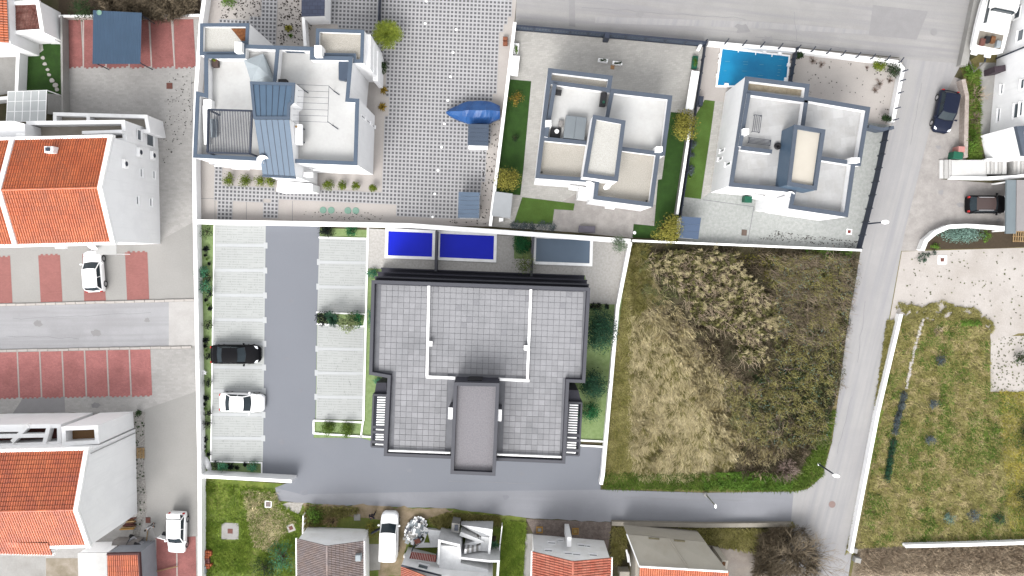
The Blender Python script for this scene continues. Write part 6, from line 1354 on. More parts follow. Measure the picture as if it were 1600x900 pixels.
for (a, b, c, d, n) in ((a, b, c, d, 9), (G(751, 852, 1.7), G(726, 858, 2.8), G(725, 865, 2.8), G(751, 860, 1.7), 7)):
    for i in range(n):
        f0, f1 = i / n, (i + 1) / n; z = a.z + (b.z - a.z) * (i + 1) / n; mb = MB(); mb.prism([a.lerp(b, f0), a.lerp(b, f1), d.lerp(c, f1), d.lerp(c, f0)], max(0, a.z - .2), z); obj('stair_tread', mb, CONC if i % 2 else CONCW, h4)  # alternate treads darker, painting in the shade of the risers
mb = MB(); mb.add(*(lambda P, Q_: (P + Q_, [(0, 1, 2, 3), (0, 4, 5, 1), (1, 5, 6, 2), (2, 6, 7, 3), (3, 7, 4, 0)]))([G(720, 820, 1.2), G(768.5, 827, 2.4), G(767, 838, 2.4), G(753, 838, 2.3)], [Vector((p.x, p.y, 0)) for p in (G(720, 820, 1.2), G(768.5, 827, 2.4), G(767, 838, 2.4), G(753, 838, 2.3))])); obj('stair_wall', mb, CONCW, h4)
mb = MB(); mb.path(GP([(719, 834), (750, 846), (727, 853)], 1.75), .4, 0, 1.75); obj('stair_wall', mb, CONCW, h4)
mb = MB(); mb.path(GP([(768, 827), (764, 866)], 2.4), .22, 0, 2.4); obj('stair_wall', mb, CONCW, h4)
mb = MB(); mb.prism(GP([(668, 827), (693, 830), (686, 855), (648, 856), (662, 845)], .5), 0, .5); obj('lower_terrace', mb, CONCW, h4)
mb = MB(); mb.prism(GP([(694, 832), (719, 836), (717, 849), (690, 845)], .35), 0, .35); obj('court_floor', mb, CONCW, h4)
mb = MB(); mb.prism(GP([(668, 833), (671.5, 848), (662.5, 848)], .56), .4, .56); obj('planting_gap', mb, GARD, h4)
mb = MB(); mb.prism(GP([(706, 817), (718, 819), (717, 833), (705, 830)], 1.9), 0, 1.9); o = obj('gate_pillar', mb, CONC, h4); mb = MB(); boxpx(713, 825, 6, 9, 1.902, 1.99, -3, mb=mb); obj('meter_hatch', mb, DKMET, o)
t = thing('canopy', 'small dark red corrugated canopy by the stairs house', 'canopy', (*G(660, 870)[:2], 0)); a, b, c, d = G(643, 862, 3.0), G(682, 867.5, 3.0), G(680.5, 878.5, 3.3), G(640, 872.5, 3.3); RC = mat('dark_red_sheet', A(158, 62, 40), var=.1, rough=.5)
for i in range(15): mb = MB(); f0, f1 = i / 15 + .008, (i + 1) / 15 - .008; mb.slab4(a.lerp(b, f0), a.lerp(b, f1), d.lerp(c, f1), d.lerp(c, f0), .03); obj('roof_strip', mb, RC, t)
for p in (a, b, c, d): mb = MB(); mb.tube((p.x, p.y, 0), p - Vector((0, 0, .03)), .04, .04, 6); obj('post', mb, DKMET, t)
# scrap pile of white boards
t = thing('scrap_pile', 'heap of white boards and scrap beside the stairs house', 'scrap pile', (*G(649, 830)[:2], .02)); 
for i in range(130):
    r = random.random() ** .55; a = random.uniform(0, 2 * PI); x, y = 650 + r * 17 * math.cos(a) - 3 * math.sin(a), 830 + r * 19 * math.sin(a); z = .25 + .6 * (1 - r) + random.uniform(0, .15); p = G(x, y, z); ang = random.gauss(150, 16) if i % 3 == 0 else random.gauss(60, 12)
    mb = MB(); L, W_d = random.uniform(.25, .8), random.uniform(.15, .45); dx = Vector((math.cos(R(ang)), math.sin(R(ang)), random.gauss(0, .12))); dy = Vector((-math.sin(R(ang)), math.cos(R(ang)), random.gauss(0, .15)))
    mb.slab4(p - dx * L / 2 - dy * W_d / 2, p + dx * L / 2 - dy * W_d / 2, p + dx * L / 2 + dy * W_d / 2, p - dx * L / 2 + dy * W_d / 2, .04); obj('board', mb, random.choice((WP, WP, TARPG, CONCW, CONC, DKMET, TARPG, WP)), t)
mb = MB(); mb.lathe((*G(647, 830)[:2], .02), [(1.0, 0), (.8, .3), (.3, .8)], 14); obj('rubble_core', mb, CONC, t)
mb = MB(); boxpx(652, 846, 9, 7, .02, .6, 20, mb=mb); obj('crate', mb, mat('faded_orange_crate', A(198, 130, 112)), label='faded orange crate at the foot of the scrap heap', cat='crate')
mb = MB(); p = G(634, 870, .6); mb.lathe((p.x, p.y, .02), [(.2, 0), (.26, .3), (.26, .5), (.1, .75)], 14); obj('gas_bottle', mb, WP, label='white round bottle beside the stairs house wall', cat='bottle')
for x0, y0, x1, y1, lab in ((784.5, 822, 778, 880, 'white rail fence right of the outside stairs'), (473.5, 806, 472.5, 838, 'short pale rail fence left of the grey brown roof')):
    t = thing('fence', lab, 'fence', (*G(x0, y0)[:2], 0)); p, q = G(x0, y0, 1.0), G(x1, y1, 1.0); mb = MB(); mb.path([p, q], .10, .85, 1.0); obj('rail', mb, WP, t)
    for i in range(5): s = p.lerp(q, i / 4); mb = MB(); mb.box(s, .08, .08, 0, .85); obj('post', mb, WP, t)

# ------------------------------------------------------------------ right edge: large house, stairs, boat
h5 = thing('house', 'tall white house side wall with slit windows at the right edge', 'house', (*G(1600, 140)[:2], 0))
W0, W1, W2 = G(1576, -40), G(1557, 92), G(1545, 222)
mb = MB(); mb.prism([W0, W1, W2, W2 + Vector((16, 0, 0)), W0 + Vector((16, 0, 0))], 0, 8.6); obj('wall', mb, W_, h5)
mb = MB(); mb.tube(W1 + Vector((-.08, 0, .02)), W1 + Vector((-.08, 0, 8.6)), .07, .07, 6); obj('downpipe', mb, DKMET, h5)
facade_items(h5, W1, W2, [('w', 1566, 139, .9, .35), ('w', 1561, 180, 1.3, .35), ('w', 1588, 173, 1.4, .6), ('w', 1598, 131, .9, .5), ('w', 1596, 170, 1.3, .4)])
facade_items(h5, W0, W1, [('w', 1595, 55, 1.1, .8), ('w', 1590, 20, 1.1, .8)])
mb = MB(); boxpx(1563, 107, 17, 9, .02, 1.6, 8, .03, mb=mb); o = obj('meter_cabinet', mb, mat('dark_mauve_cabinet', A(78, 66, 74)), label='dark meter cabinet at the foot of the tall white wall', cat='cabinet')
mb = MB(); Q = GP([(1588.5, 197), (1700, 190), (1700, 244), (1599, 243)], 5.0); mb.prism(Q, 0, 4.6); o5 = obj('annex_wall', mb, W_, h5); mb = MB(); mb.ring(Q, .5, 4.602, 5.0); obj('annex_cap', mb, BLUEC2, h5)
st = thing('staircase', 'broad white outside staircase with landing at the right edge', 'staircase', (*G(1530, 266)[:2], .013))
mb = MB(); mb.prism(GP([(1487, 250), (1542, 250), (1542, 279), (1487, 279)], .55), .013, .55); obj('landing', mb, STAIR, st)
for i in range(3): mb = MB(); mb.prism(GP([(1468 + i * 6.4, 250), (1474.4 + i * 6.4 - .3, 250), (1474.4 + i * 6.4 - .3, 279), (1468 + i * 6.4, 279)], .15), .013, .15 + .13 * i); obj('tread', mb, STAIR2 if i % 2 else STAIR, st)
x = 1542
for i in range(12): 
    wd = 6.2; mb = MB(); z = .68 + .17 * i; mb.prism(GP([(x, 250), (x + wd - .2, 250), (x + wd - .2, 272), (x, 272)], z), .013, z); obj('tread', mb, STAIR2 if i % 2 else STAIR, st); x += wd if i != 4 else 17
mb = MB(); mb.path([G(1487, 277.5, .7), G(1540, 278.5, .8), G(1585, 276, 2.0), G(1640, 270, 3.0)], .26, [.013] * 4, [.62, .9, 2.2, 3.2]); obj('side_wall', mb, W_, st)
mb = MB(); mb.path([G(1541, 249.5, .8), G(1640, 246, 3.0)], .22, [.013] * 2, [.9, 3.3]); obj('side_wall', mb, W_, st)
t = thing('canopy', 'grey flat canopy with a blue edge where the dark car is parked', 'canopy', (*G(1600, 320)[:2], .013))
mb = MB(); mb.prism(GP([(1589, 281), (1700, 281), (1700, 361), (1588, 361)], 2.6), 2.4, 2.6, True); obj('roof', mb, mat('grey_membrane', A(176, 172, 172), var=.05, fine=.08), t)
mb = MB(); mb.prism(GP([(1573, 281), (1588.5, 281), (1587.5, 365), (1572, 365)], 2.5), 2.3, 2.5, True); obj('edge_panel', mb, mat('teal_grey_sheet', A(138, 150, 156), var=.05), t)
for x, y in ((1576, 284), (1576, 360), (1680, 290), (1680, 356)): p = G(x, y, 2.3); mb = MB(); mb.box(p, .14, .14, .013, 2.3); obj('post', mb, WP, t)
t = thing('bin', 'pair-topped green wheelie bin behind the pink box', 'bin', (*G(1497, 243)[:2], .013))
mb = MB(); boxpx(1497.5, 242.5, 14, 10, .013, .95, -8, .04, mb=mb); obj('bin_body', mb, GREENP, t); mb = MB(); boxpx(1497.5, 242.5, 15, 11, .955, 1.02, -8, .03, mb=mb); obj('lid', mb, GREENP, t)
mb = MB(); boxpx(1503, 233, 10, 9, .013, 1.0, -3, .03, mb=mb); obj('bin', mb, mat('salmon_box', A(222, 158, 150), var=.05), label='salmon pink box beside the curving stone wall', cat='bin')
t = thing('bin', 'green wheelie bin by the porch of the pool villa', 'bin', (*G(1169, 311)[:2], .02)); mb = MB(); boxpx(1169, 311, 10, 9, .02, .95, -6, .04, mb=mb); obj('bin_body', mb, GREENP, t); mb = MB(); boxpx(1170, 311.5, 11, 10, .955, 1.02, -6, .03, mb=mb); obj('lid', mb, GREENP, t)
t = thing('pallet', 'pale wooden pallet lying at the end of the planted verge', 'pallet', (*G(1592, 369)[:2], .02))
for i in range(7): mb = MB(); boxpx(1584 + i * 3.6, 369.5, 1.5, 17, .10, .14, -2, mb=mb); obj('slat', mb, WOODL, t)
for y in (362, 369.5, 377): mb = MB(); boxpx(1595, y, 24, 1.6, .02, .098, -2, mb=mb); obj('bearer', mb, WOODL, t)
t = thing('pallet', 'pale wooden pallet standing by the white gable wall in the lower court', 'pallet', (*G(219, 708)[:2], .02))
for i in range(8): mb = MB(); boxpx(219.5, 700.5 + i * 2.1, 13, 1.1, .10, .13, 0, mb=mb); obj('slat', mb, WOODL, t)
for x in (215, 219.5, 224): mb = MB(); boxpx(x, 708, 1.4, 17, .03, .098, 0, mb=mb); obj('bearer', mb, WOODL, t)
# white motor yacht on a trailer
bt = thing('motor_yacht', 'white motor yacht with a cabin parked on a trailer at the upper right', 'boat', (*G(1556, 30)[:2], .02))
A0, B0 = G(1543, 78, 1.9), G(1574, -60, 1.9); ax = (B0 - A0); LB = ax.length; ax.normalize(); nx = Vector((-ax.y, ax.x, 0)); 
def BP(u, v, z): return A0 + ax * u + nx * v + Vector((0, 0, z - 1.9))
rows = []
for f, hw in ((0, 1.42), (.04, 1.5), (.25, 1.55), (.5, 1.5), (.7, 1.25), (.85, .8), (.95, .35), (1.0, .05)):
    u = f * LB; rows.append([BP(u, -hw, 1.9 + .25 * f), BP(u, -hw * .92, 1.3), BP(u, -hw * .5, .75), BP(u, 0, .55 + .5 * f), BP(u, hw * .5, .75), BP(u, hw * .92, 1.3), BP(u, hw, 1.9 + .25 * f), BP(u, hw - min(.22, hw * .5), 1.92 + .25 * f), BP(u, 0, 1.90 + .25 * f), BP(u, -hw + min(.22, hw * .5), 1.92 + .25 * f)])
obj('hull', loft(rows), WP, bt)
def bbox(u0, u1, v0, v1, z0, z1, ins=.0):
    mb = MB(); lo = [BP(u0, v0, z0), BP(u1, v0, z0), BP(u1, v1, z0), BP(u0, v1, z0)]; hi = [BP(u0 + ins * .4, v0 + ins, z1), BP(u1 - ins * 2, v0 + ins, z1), BP(u1 - ins * 2, v1 - ins, z1), BP(u0 + ins * .4, v1 - ins, z1)]
    return mb.add(lo + hi, [(4, 5, 6, 7), (3, 2, 1, 0)] + [(i, (i + 1) % 4, 4 + (i + 1) % 4, 4 + i) for i in range(4)])
obj('cockpit_floor', bbox(.25, 1.6, -1.15, 1.15, 1.93, 1.97), mat('grey_teak', A(170, 162, 150), var=.1, fine=.1), bt)
obj('cabin', bbox(1.7, 5.4, -1.1, 1.1, 1.95, 2.7, .15), WP, bt); obj('cabin_roof', bbox(1.5, 4.2, -.95, .95, 2.702, 2.8, .05), WP, bt)
obj('flybridge', bbox(3.4, 5.6, -1.3, 1.3, 2.80, 3.3, .2), WP, bt); obj('foredeck', bbox(5.6, 7.4, -.7, .7, 2.05, 2.3, .15), WP, bt)
for s in (-1, 1): obj('side_window', bbox(2.2, 4.6, s * 1.04 - .04, s * 1.04 + .05, 2.15, 2.5), GLASS, bt); mb = MB(); mb.tube(BP(.2, s * 1.42, 2.35), BP(5, s * 1.42, 2.45), .025, .025, 5); [mb.tube(BP(u, s * 1.42, 1.95), BP(u, s * 1.42, 2.4), .02, .02, 4) for u in (.2, 1.4, 2.6, 3.8, 5)]; obj('rail', mb, RIM, bt)
obj('windscreen', bbox(3.2, 3.42, -1.0, 1.0, 2.72, 3.2, .05), GLASS, bt)
for k, (u, v, c_) in enumerate(((.5, .8, RUST), (.8, .4, BLACK), (.9, -.1, WOOD), (.6, -.7, TARPG))): obj('locker', bbox(u - .3, u + .3, v - .2, v + .2, 1.98, 2.3), c_, bt)
for s in (-.9, .4): obj('swim_step', bbox(-.35, .0, s, s + .6, 1.0, 1.12), WP, bt)
tr = thing('boat_trailer', 'dark trailer frame under the white yacht', 'trailer', (*G(1545, 70)[:2], .02))
for s in (-.8, .8): mb = MB(); mb.path([BP(-.6, s, .5), BP(7, s, .5)], .12, .45, .56); obj('beam', mb, DKMET, tr)
for u in (1, 3.2, 5.4): mb = MB(); mb.path([BP(u, -1, .5), BP(u, 1, .5)], .14, .562, .9); obj('cradle', mb, DKMET, tr)
for s in (-1.05, 1.05): mb = MB(); c = BP(2.4, s, .34); mb.tube(c - nx * .1, c + nx * .1, .34, .34, 16); obj('wheel', mb, TYRE, tr)
mb = MB(); mb.path([BP(-.6, -.8, .5), BP(-1.7, 0, .5), BP(-.6, .8, .5)], .12, .45, .55); obj('drawbar', mb, mat('weathered_steel', A(128, 124, 118)), tr)
mb = MB(); c = BP(-1.6, 0, .3); mb.tube((c.x, c.y, .02), (c.x, c.y, .45), .06, .06, 6); obj('jockey_stand', mb, DKMET, tr)
# boat under a blue tarpaulin
cb = thing('covered_boat', 'boat under a bright blue tarpaulin in the paved yard', 'boat', (*G(740, 178)[:2], .053))
a0, a1 = G(696, 174, 1.5), G(781, 173, 1.5); ax2 = (a1 - a0); L2 = ax2.length; ax2.normalize(); n2 = Vector((-ax2.y, ax2.x, 0)); rows = []; rr = []
NB_ = 17
for i in range(NB_):
    f = i / (NB_ - 1); hw = 1.0 * min(1.0, (f / .42) ** .72) * (1 if f < .78 else 1 - (f - .78) * 2.1) + .03; zr = 1.95 - .55 * (2 * f - 1.1) ** 2 + .08 * math.sin(f * 19); ze = 1.0 + .10 * math.sin(f * 23)
    c = a0 + ax2 * L2 * f; o = .05 * math.sin(f * 17)
    P = lambda v, z: Vector((c.x + n2.x * v, c.y + n2.y * v, z))
    rr.append([P(-hw * 1.06, ze - .55), P(-hw * 1.05, ze), P(-hw * .6, ze + (zr - ze) * (.55 - .06 * math.sin(f * 30))), P(-.02 + o * .4, zr), P(hw * .55, ze + (zr - ze) * (.5 + .05 * math.sin(f * 27))), P(hw * 1.02, ze), P(hw * 1.03, ze - .55)])
obj('tarpaulin', loft(rr), TARPB, cb)
rows = []
for i in range(9):
    f = i / 8; hw = .85 * min(1.0, (f / .42) ** .75) * (1 if f < .8 else 1 - (f - .8) * 1.6) + .04; c = a0 + ax2 * L2 * (.03 + .94 * f); P = lambda v, z: Vector((c.x + n2.x * v, c.y + n2.y * v, z)); rows.append([P(-hw, .95), P(-hw * .8, .6), P(0, .4), P(hw * .8, .6), P(hw, .95)])
obj('hull', loft(rows), WP, cb)
for f in (.3, .6): 
    c = a0 + ax2 * L2 * f
    for s in (-.6, .6): mb = MB(); q = c + n2 * s; mb.box(q, .2, .2, .053, .62); obj('support', mb, WOOD, cb)

# ------------------------------------------------------------------ cars, van, scooter
car('parked_car', 'white hatchback on a red bay below the bright clay roofed house', 'car', CARW, 144.5, 424, 93, 4.0, 1.78, 1.5, 'hatch')
car('parked_car', 'glossy black saloon in the white parking bays facing the driveway', 'car', CARK, 367, 554, 0, 4.75, 1.86, 1.5, 'sedan', zc=.9)
car('parked_car', 'white saloon in the white parking bays facing the driveway', 'car', CARW, 377, 629.5, -2, 4.3, 1.86, 1.45, 'sedan')
car('parked_car', 'dark blue car beside the curving stone wall', 'car', CARBL, 1479.5, 173.5, -101, 4.0, 1.82, 1.5, 'hatch', z=.02)
car('parked_car', 'dark brown estate with silver roof rails nosed under the canopy', 'car', CARK, 1545.5, 319, 0, 3.85, 1.74, 1.5, 'suv', CARBR, True, z=.02)
vn = car('parked_van', 'white van on the sandy ground with its driver door open', 'van', CARW, 608, 837, 88, 4.6, 1.8, 1.85, 'van', z=.03)
dc = car('parked_car', 'white car with tailgate and side door open on the lower red paving', 'car', CARW, 275, 834, -92, 4.1, 1.76, 1.5, 'hatch', z=.04)
def part_at(t, mb, name, m):             # an extra part given in the vehicle's own coordinates
    me = bpy.data.meshes.new(name); me.from_pydata(mb.v, [], mb.f); me.materials.append(m); o = bpy.data.objects.new(name, me); C.objects.link(o); o.parent = t; ORG[o.name] = Vector((0, 0, 0)); return o
mb = MB(); mb.slab4((.62, .90, .35), (.62, .90, 1.15), (.15, 1.75, 1.15), (.15, 1.75, .35), .05); part_at(vn, mb, 'open_door', DKMET)
mb = MB(); mb.slab4((-1.72, -.62, 1.5), (-1.72, .66, 1.5), (-2.2, .66, 1.62), (-2.2, -.62, 1.62), .05); part_at(dc, mb, 'tailgate', CARW)
mb = MB(); mb.slab4((.55, -.9, .4), (.55, -.9, 1.2), (.35, -1.7, 1.2), (.35, -1.7, .4), .05); part_at(dc, mb, 'open_door', CARW)
mb = MB(); mb.slab4((.52, -.92, .45), (-.05, -.92, .45), (-.02, -1.45, .5), (.33, -1.6, .5), .03); part_at(dc, mb, 'door_lining', BLACK)
sc_ = thing('motor_scooter', 'grey motor scooter parked beside the small red tiled lean-to', 'scooter', (0, 0, 0)); 
rows = [[(x, s * w_, z) for s, z in ((-1, .3), (-1, h_), (0, h_ + .06), (1, h_), (1, .3))] for x, w_, h_ in ((-.75, .08, .7), (-.6, .17, .78), (-.2, .17, .74), (0, .13, .5), (.25, .15, .4), (.4, .17, .8), (.5, .12, .95))]
lm = loft(rows); ORG[sc_.name] = Vector((0, 0, 0)); obj('body', lm, mat('silver_paint', (.3, .3, .32), rough=.3, var=0.), sc_)
mb = MB(); mb.box((-.35, 0), .75, .3, .78, .86, 0, .03); obj('seat', mb, BLACK, sc_)
mb = MB(); mb.tube((.46, -.36, 1.02), (.46, .36, 1.02), .03, .03, 6); mb.tube((.5, 0, .5), (.46, 0, 1.02), .04, .04, 6); obj('handlebar', mb, BLACK, sc_)
for x in (-.55, .62): mb = MB(); mb.tube((x, -.06, .22), (x, .06, .22), .22, .22, 16); obj('wheel', mb, TYRE, sc_)
p = G(218, 842); sc_.location = (p.x, p.y, .03); sc_.rotation_euler = (0, 0, R(150)); sc_.scale = (1.15,) * 3
person(240, 819, .03, 225, 'person in a white top with dark hair standing on the lower court', CLW, CLG, CLK, .10)
person(584.5, 801, .03, 160, 'person in a dark jacket walking beside the open van', CLK, CLK, SHB, .22)
# long pole, planks, bricks
mb = MB(); mb.tube(G(277, 885, .25), G(222, 898, .08), .05, .05, 6); obj('pole', mb, WOODL, label='long pale pole lying across the lower red paving', cat='pole')
mb = MB(); mb.tube(G(231, 829, .1), G(227, 858, .1), .045, .045, 6); obj('plank', mb, WOODL, label='thin plank between the person and the red tiled lean-to', cat='plank')
mb = MB(); mb.path([G(222, 861, .5), G(234, 848, .5)], .14, .03, .5); obj('plank', mb, WOOD, label='brown board leaning at the corner of the red tiled lean-to', cat='plank')
t = thing('timber_stack', 'stack of brown and ochre planks at the corner of the white gable house', 'timber stack', (*G(199, 818)[:2], .03))
for i in range(9): mb = MB(); y = 811 + i * 1.9; mb.path([G(186 + max(0, (14 - i * 1.6)), y + 1, .4), G(211 - random.uniform(0, 4), y, .4)], .10, .03 + .06 * (i % 3), .12 + .14 * (i % 3) + .01 * i); obj('plank', mb, (RUST, WOOD, WOODL, WOOD, RUST, mat('dark_plank%d' % i, A(96, 54, 46)), WOOD, WOODL, mat('ochre_plank%d' % i, A(206, 158, 84)))[i], t)
bs = thing('brick_stack', 'stack of orange roof tiles beside the long white boundary wall', 'brick stack', (*G(322, 876)[:2], .01))
for i in range(34): 
    x, y = 315 + (i % 5) * 3.4 + random.uniform(-.4, .4), 863 + (i // 5) * 4.0 + random.uniform(-.5, .5)
    if x > 328 and 868 < y < 880: continue
    mb = MB(); boxpx(x, y, 3.1, 3.6, .01, .35 + random.uniform(0, .12), random.uniform(-8, 8), .02, mb=mb); obj('tile', mb, BRICK if y < 872 or y > 882 else mat('mauve_tile%d' % i, A(150, 96, 92)), bs)
mb = MB(); boxpx(317, 891, 8, 12, .01, .5, -6, .02, mb=mb); obj('block', mb, TARPG, label='pale block below the stack of orange tiles', cat='block')
for k, (x, y, s, lab) in enumerate(((1335, 861, 9, 'upper'), (1340, 876, 10, 'lower'))): mb = MB(); boxpx(x + 1, y, s, s - 2, .01, .6, -12, .03, mb=mb); obj('concrete_box', mb, CONC, label=lab + ' pale concrete box at the south end of the kerb wall', cat='box')
for x, y in ((1487, 847), (1494, 847)): mb = MB(); p = G(x, y); mb.lathe((p.x, p.y, .015), [(.16, 0), (.18, .12), (.1, .22)], 8); obj('white_stone', mb, KERB, label=('left' if x < 1490 else 'right') + ' of two white stones on the wall below the rough field', cat='stone')
sw = thing('dry_stone_wall', 'broken line of white stones in the rough field', 'stone wall', (*G(1428, 555)[:2], .01))
for i in range(46):
    f = i / 45; x, y = 1441 + (1416 - 1441) * f + random.uniform(-.8, .8) - 2 * math.sin(f * 3), 500 + 106 * f; p = G(x, y); r = random.uniform(.09, .19); mb = MB(); mb.lathe((p.x, p.y, .01), [(r, 0), (r * 1.05, r * .6), (r * .5, r)], 7, 1, random.uniform(.7, 1.2), random.uniform(0, 3)); obj('stone', mb, KERB, sw)
# ------------------------------------------------------------------ planting
palm('palm', 605, 54, 23, LF_PALM, 'big round fan palm in the paved yard of the large villa', 1.6, n=64, wk=.62)
shrub('shrub', 597, 104, 10, LF_DARK, 'dark green shrub below the big palm beside the white balconies', n=420)
for x, y, r, lab in ((600, 142, 8, 'upper'), (598, 168, 8.5, 'lower')): starplant('agave', x, y, r, LF_BRN, lab + ' of the two rusty yellow agaves beside the large villa', 'rusty agaves', 26, z=.02, wid=.12)
for k, (x, y, r) in enumerate(((358, 280, 8.5), (381, 282.5, 8.5), (404.5, 283, 7.2), (423, 284, 7.5), (513, 288.5, 7.5), (533.5, 288.5, 6), (555.5, 290.5, 5.6), (583, 294, 5.2))):
    shrub('shrub', x, y, r * 1.15, LF_BUSH, f'round green shrub south of the large villa, {ORD[k]} from the left in its row', 'row of round shrubs', n=420, leaf=.12, h=.9, z=.02, clumps=20)
shrub('shrub', 358, 1, 11, LF_GRN, 'yellow green bush at the top edge near the upper left yard', n=380); shrub('shrub', 452, 45, 8, LF_OLIVE, 'sparse olive plant in the mulch north of the large villa', n=90, h=.5, leaf=.1, fill_=0) if False else starplant('plant', 452, 45, 8, LF_OLIVE, 'sparse olive plant in the mulch north of the large villa', None, 18, z=.02)
starplant('plant', 455, 57, 5, LF_GRN, 'small green plant below the sparse olive one', None, 12, z=.02)
def litter(name, poly, n, size, m, label, z=.02, keep=None):
    p = scatter(poly, n, keep); xy = G0(p[:, 0], p[:, 1]); n = len(p); P = np.hstack([xy, np.full((n, 1), z + .02)]) + np.hstack([np.zeros((n, 2)), RNG.uniform(0, .03, (n, 1))])
    Nn = np.tile([0, 0, 1.0], (n, 1)) + RNG.normal(size=(n, 3)) * .35; Nn /= np.linalg.norm(Nn, axis=1, keepdims=True)
    o = arrays(name, leaf_quads(P, Nn, size, .8), 4, m, kind='stuff'); o['label'] = label; return o
LF_WEED = leafm('grey_green_weed', (120, 122, 92), (92, 96, 66))
MUL = mat('bark_mulch', A(70, 64, 58), var=.3, island=.4)
litter('bark_mulch', [(436, 0), (500, 0), (478, 70), (434, 70)], 260, .16, MUL, 'dark mulch scattered over pale gravel north of the large villa')
litter('leaf_litter', [(340, 0), (410, 0), (408, 28), (345, 28)], 120, .15, MUL, 'dark leaf scraps on the pale yard at the top')
litter('leaf_litter', [(752, 230), (778, 170), (788, 170), (766, 350), (700, 350), (700, 344), (745, 344)], 150, .15, MUL, 'dark dry leaves along the white yard wall')
litter('leaf_litter', [(475, 330), (600, 333), (600, 345), (475, 343)], 60, .12, MUL, 'scattered leaves on the pale slab near the green lids')
litter('leaf_litter', [(268, 100), (306, 100), (304, 200), (255, 260), (255, 180)], 130, .12, MUL, 'leaf scraps over the grey court beside the villa')
litter('leaf_litter', [(1210, 360), (1345, 378), (1345, 388), (1180, 374)], 200, .12, MUL, 'fallen leaves along the thin wall of the speckled yard')
litter('leaf_litter', [(1260, 90), (1400, 110), (1385, 190), (1255, 170)], 70, .13, MUL, 'leaf scraps on the bare pale yard')
litter('weed_tufts', [(1410, 395), (1600, 390), (1600, 520), (1540, 500), (1410, 500)], 130, .17, LF_WEED, 'small weeds dotted over the crushed stone')
litter('weed_tufts', [(1549, 528), (1600, 524), (1600, 611), (1549, 610)], 150, .18, LF_WEED, 'dark weeds dotted over the concrete pad')
litter('weed_tufts', [(210, 645), (226, 645), (226, 800), (215, 835), (208, 830), (215, 800)], 70, .2, LF_DARK, 'weeds in the gravel strip beside the white gable')
litter('weed_tufts', [(-20, 648), (120, 647), (96, 664), (-20, 664)], 260, .22, LF_DARK, 'dark weeds between the stones of the rockery', z=.04)
# top left shrubs and trees
shrub('shrub', 127, 14, 17, LF_DARK, 'dark green tree behind the upper red parking bays', cat='tree', n=900, h=2.2)
for x, y, r, lab in ((175, -2, 26, 'left'), (208, 8, 24, 'middle'), (250, 2, 30, 'right')): bare_bush('bare_tree', x, y, r, TWIG, f'leafless grey tree behind the blue carport, {lab} one', 'tree', 20, 3, h=2.4, r0=.06, group='leafless trees behind the carport')
bare_bush('bare_tree', 285, 22, 22, TWIG, 'low leafless bush at the corner of the upper red bays', 'bush', 9, 3, h=1.2)
blades('dry_twigs', [(150, -8), (300, -8), (306, 18), (262, 34), (205, 26), (150, 12)], 5200, .6, .03, -60, 110, .3, TWIG, z0=.9, label='grey brown twigs over the dry bed behind the carport', keep=lambda x, y: .2 + .8 * (nfield(x, y, 14, 61.0) > .45))
# villa gardens
shrub('olive_tree', 793, 279.5, 19, LF_OLIVE, 'bushy olive green tree beside the pale grey shed', cat='tree', n=1500, h=2.8, leaf=.16); shrub('olive_tree', 1069.5, 196, 21, LF_OLIVE, 'bushy olive green tree between the two slate-edged villas', cat='tree', n=1600, h=3.0, leaf=.16)
shrub('olive_tree', 1042, 355, 22, LF_OLIVE, 'bushy olive green tree beside the panelled shed at the lower lawn', cat='tree', n=1700, h=3.0, leaf=.16)
shrub('shrub', 808, 154, 11, LF_BRN, 'sparse rusty bush on the dark lawn by the yard wall', n=260, h=1.2, leaf=.12); shrub('shrub', 804, 215, 6, LF_DARK, 'faint dark shrub in the middle of the narrow dark lawn', n=120, h=.7)
for k, x in enumerate((805, 819, 833, 847, 861)): shrub('lavender', x, 352.5 + (x - 805) * .03, 8, LF_GREY, f'grey lavender clump by the pool wall, {ORD[k]} from the left', 'lavender clumps by the bright lawn', n=300, h=.7, leaf=.1, clumps=16, trunk=False)
for k, (x, y) in enumerate(((1084, 227), (1082, 240), (1080, 263), (1078, 270))): shrub('lavender', x, y, 6, LF_GREY, f'grey clump along the slate fence beside the strip of lawn, {ORD[k]} from the top', 'grey clumps along the slate fence', n=200, h=.6, leaf=.1, clumps=10, trunk=False)
starplant('agave', 1077, 277, 5, LF_GRN, 'pale green rosette at the foot of the slate fence', None, 14, z=.03)
for x, y, r, m, lab in ((1374, 101, 10, LF_BUSH, 'light green round bush in the corner of the bare yard'), (1397, 110, 14, LF_DARK, 'dark round bush in the corner of the bare yard'), (1386, 185, 7, LF_DARK, 'small dark bush by the low wall of the bare yard'), (1250, 87, 6, LF_DARK, 'small dark climber at the short dark fence')): shrub('shrub', x, y, r, m, lab, n=520, h=1.2)
for k, (x, y, r) in enumerate(((1270, 95, 11), (1283, 101, 9), (1374, 131, 13), (1367, 141, 8), (1390, 126, 8), (1354, 106, 5))): bare_bush('dead_shrub', x, y, r, GR_MAU, 'withered brown ground plant in the bare yard, ' + ('left of the upper pair', 'right of the upper pair', 'largest of the group', 'lower left of the group', 'right of the group', 'smallest, by the light green bush')[k], 'shrub', 16, 2, h=.22, r0=.02, group='withered plants in the bare yard')
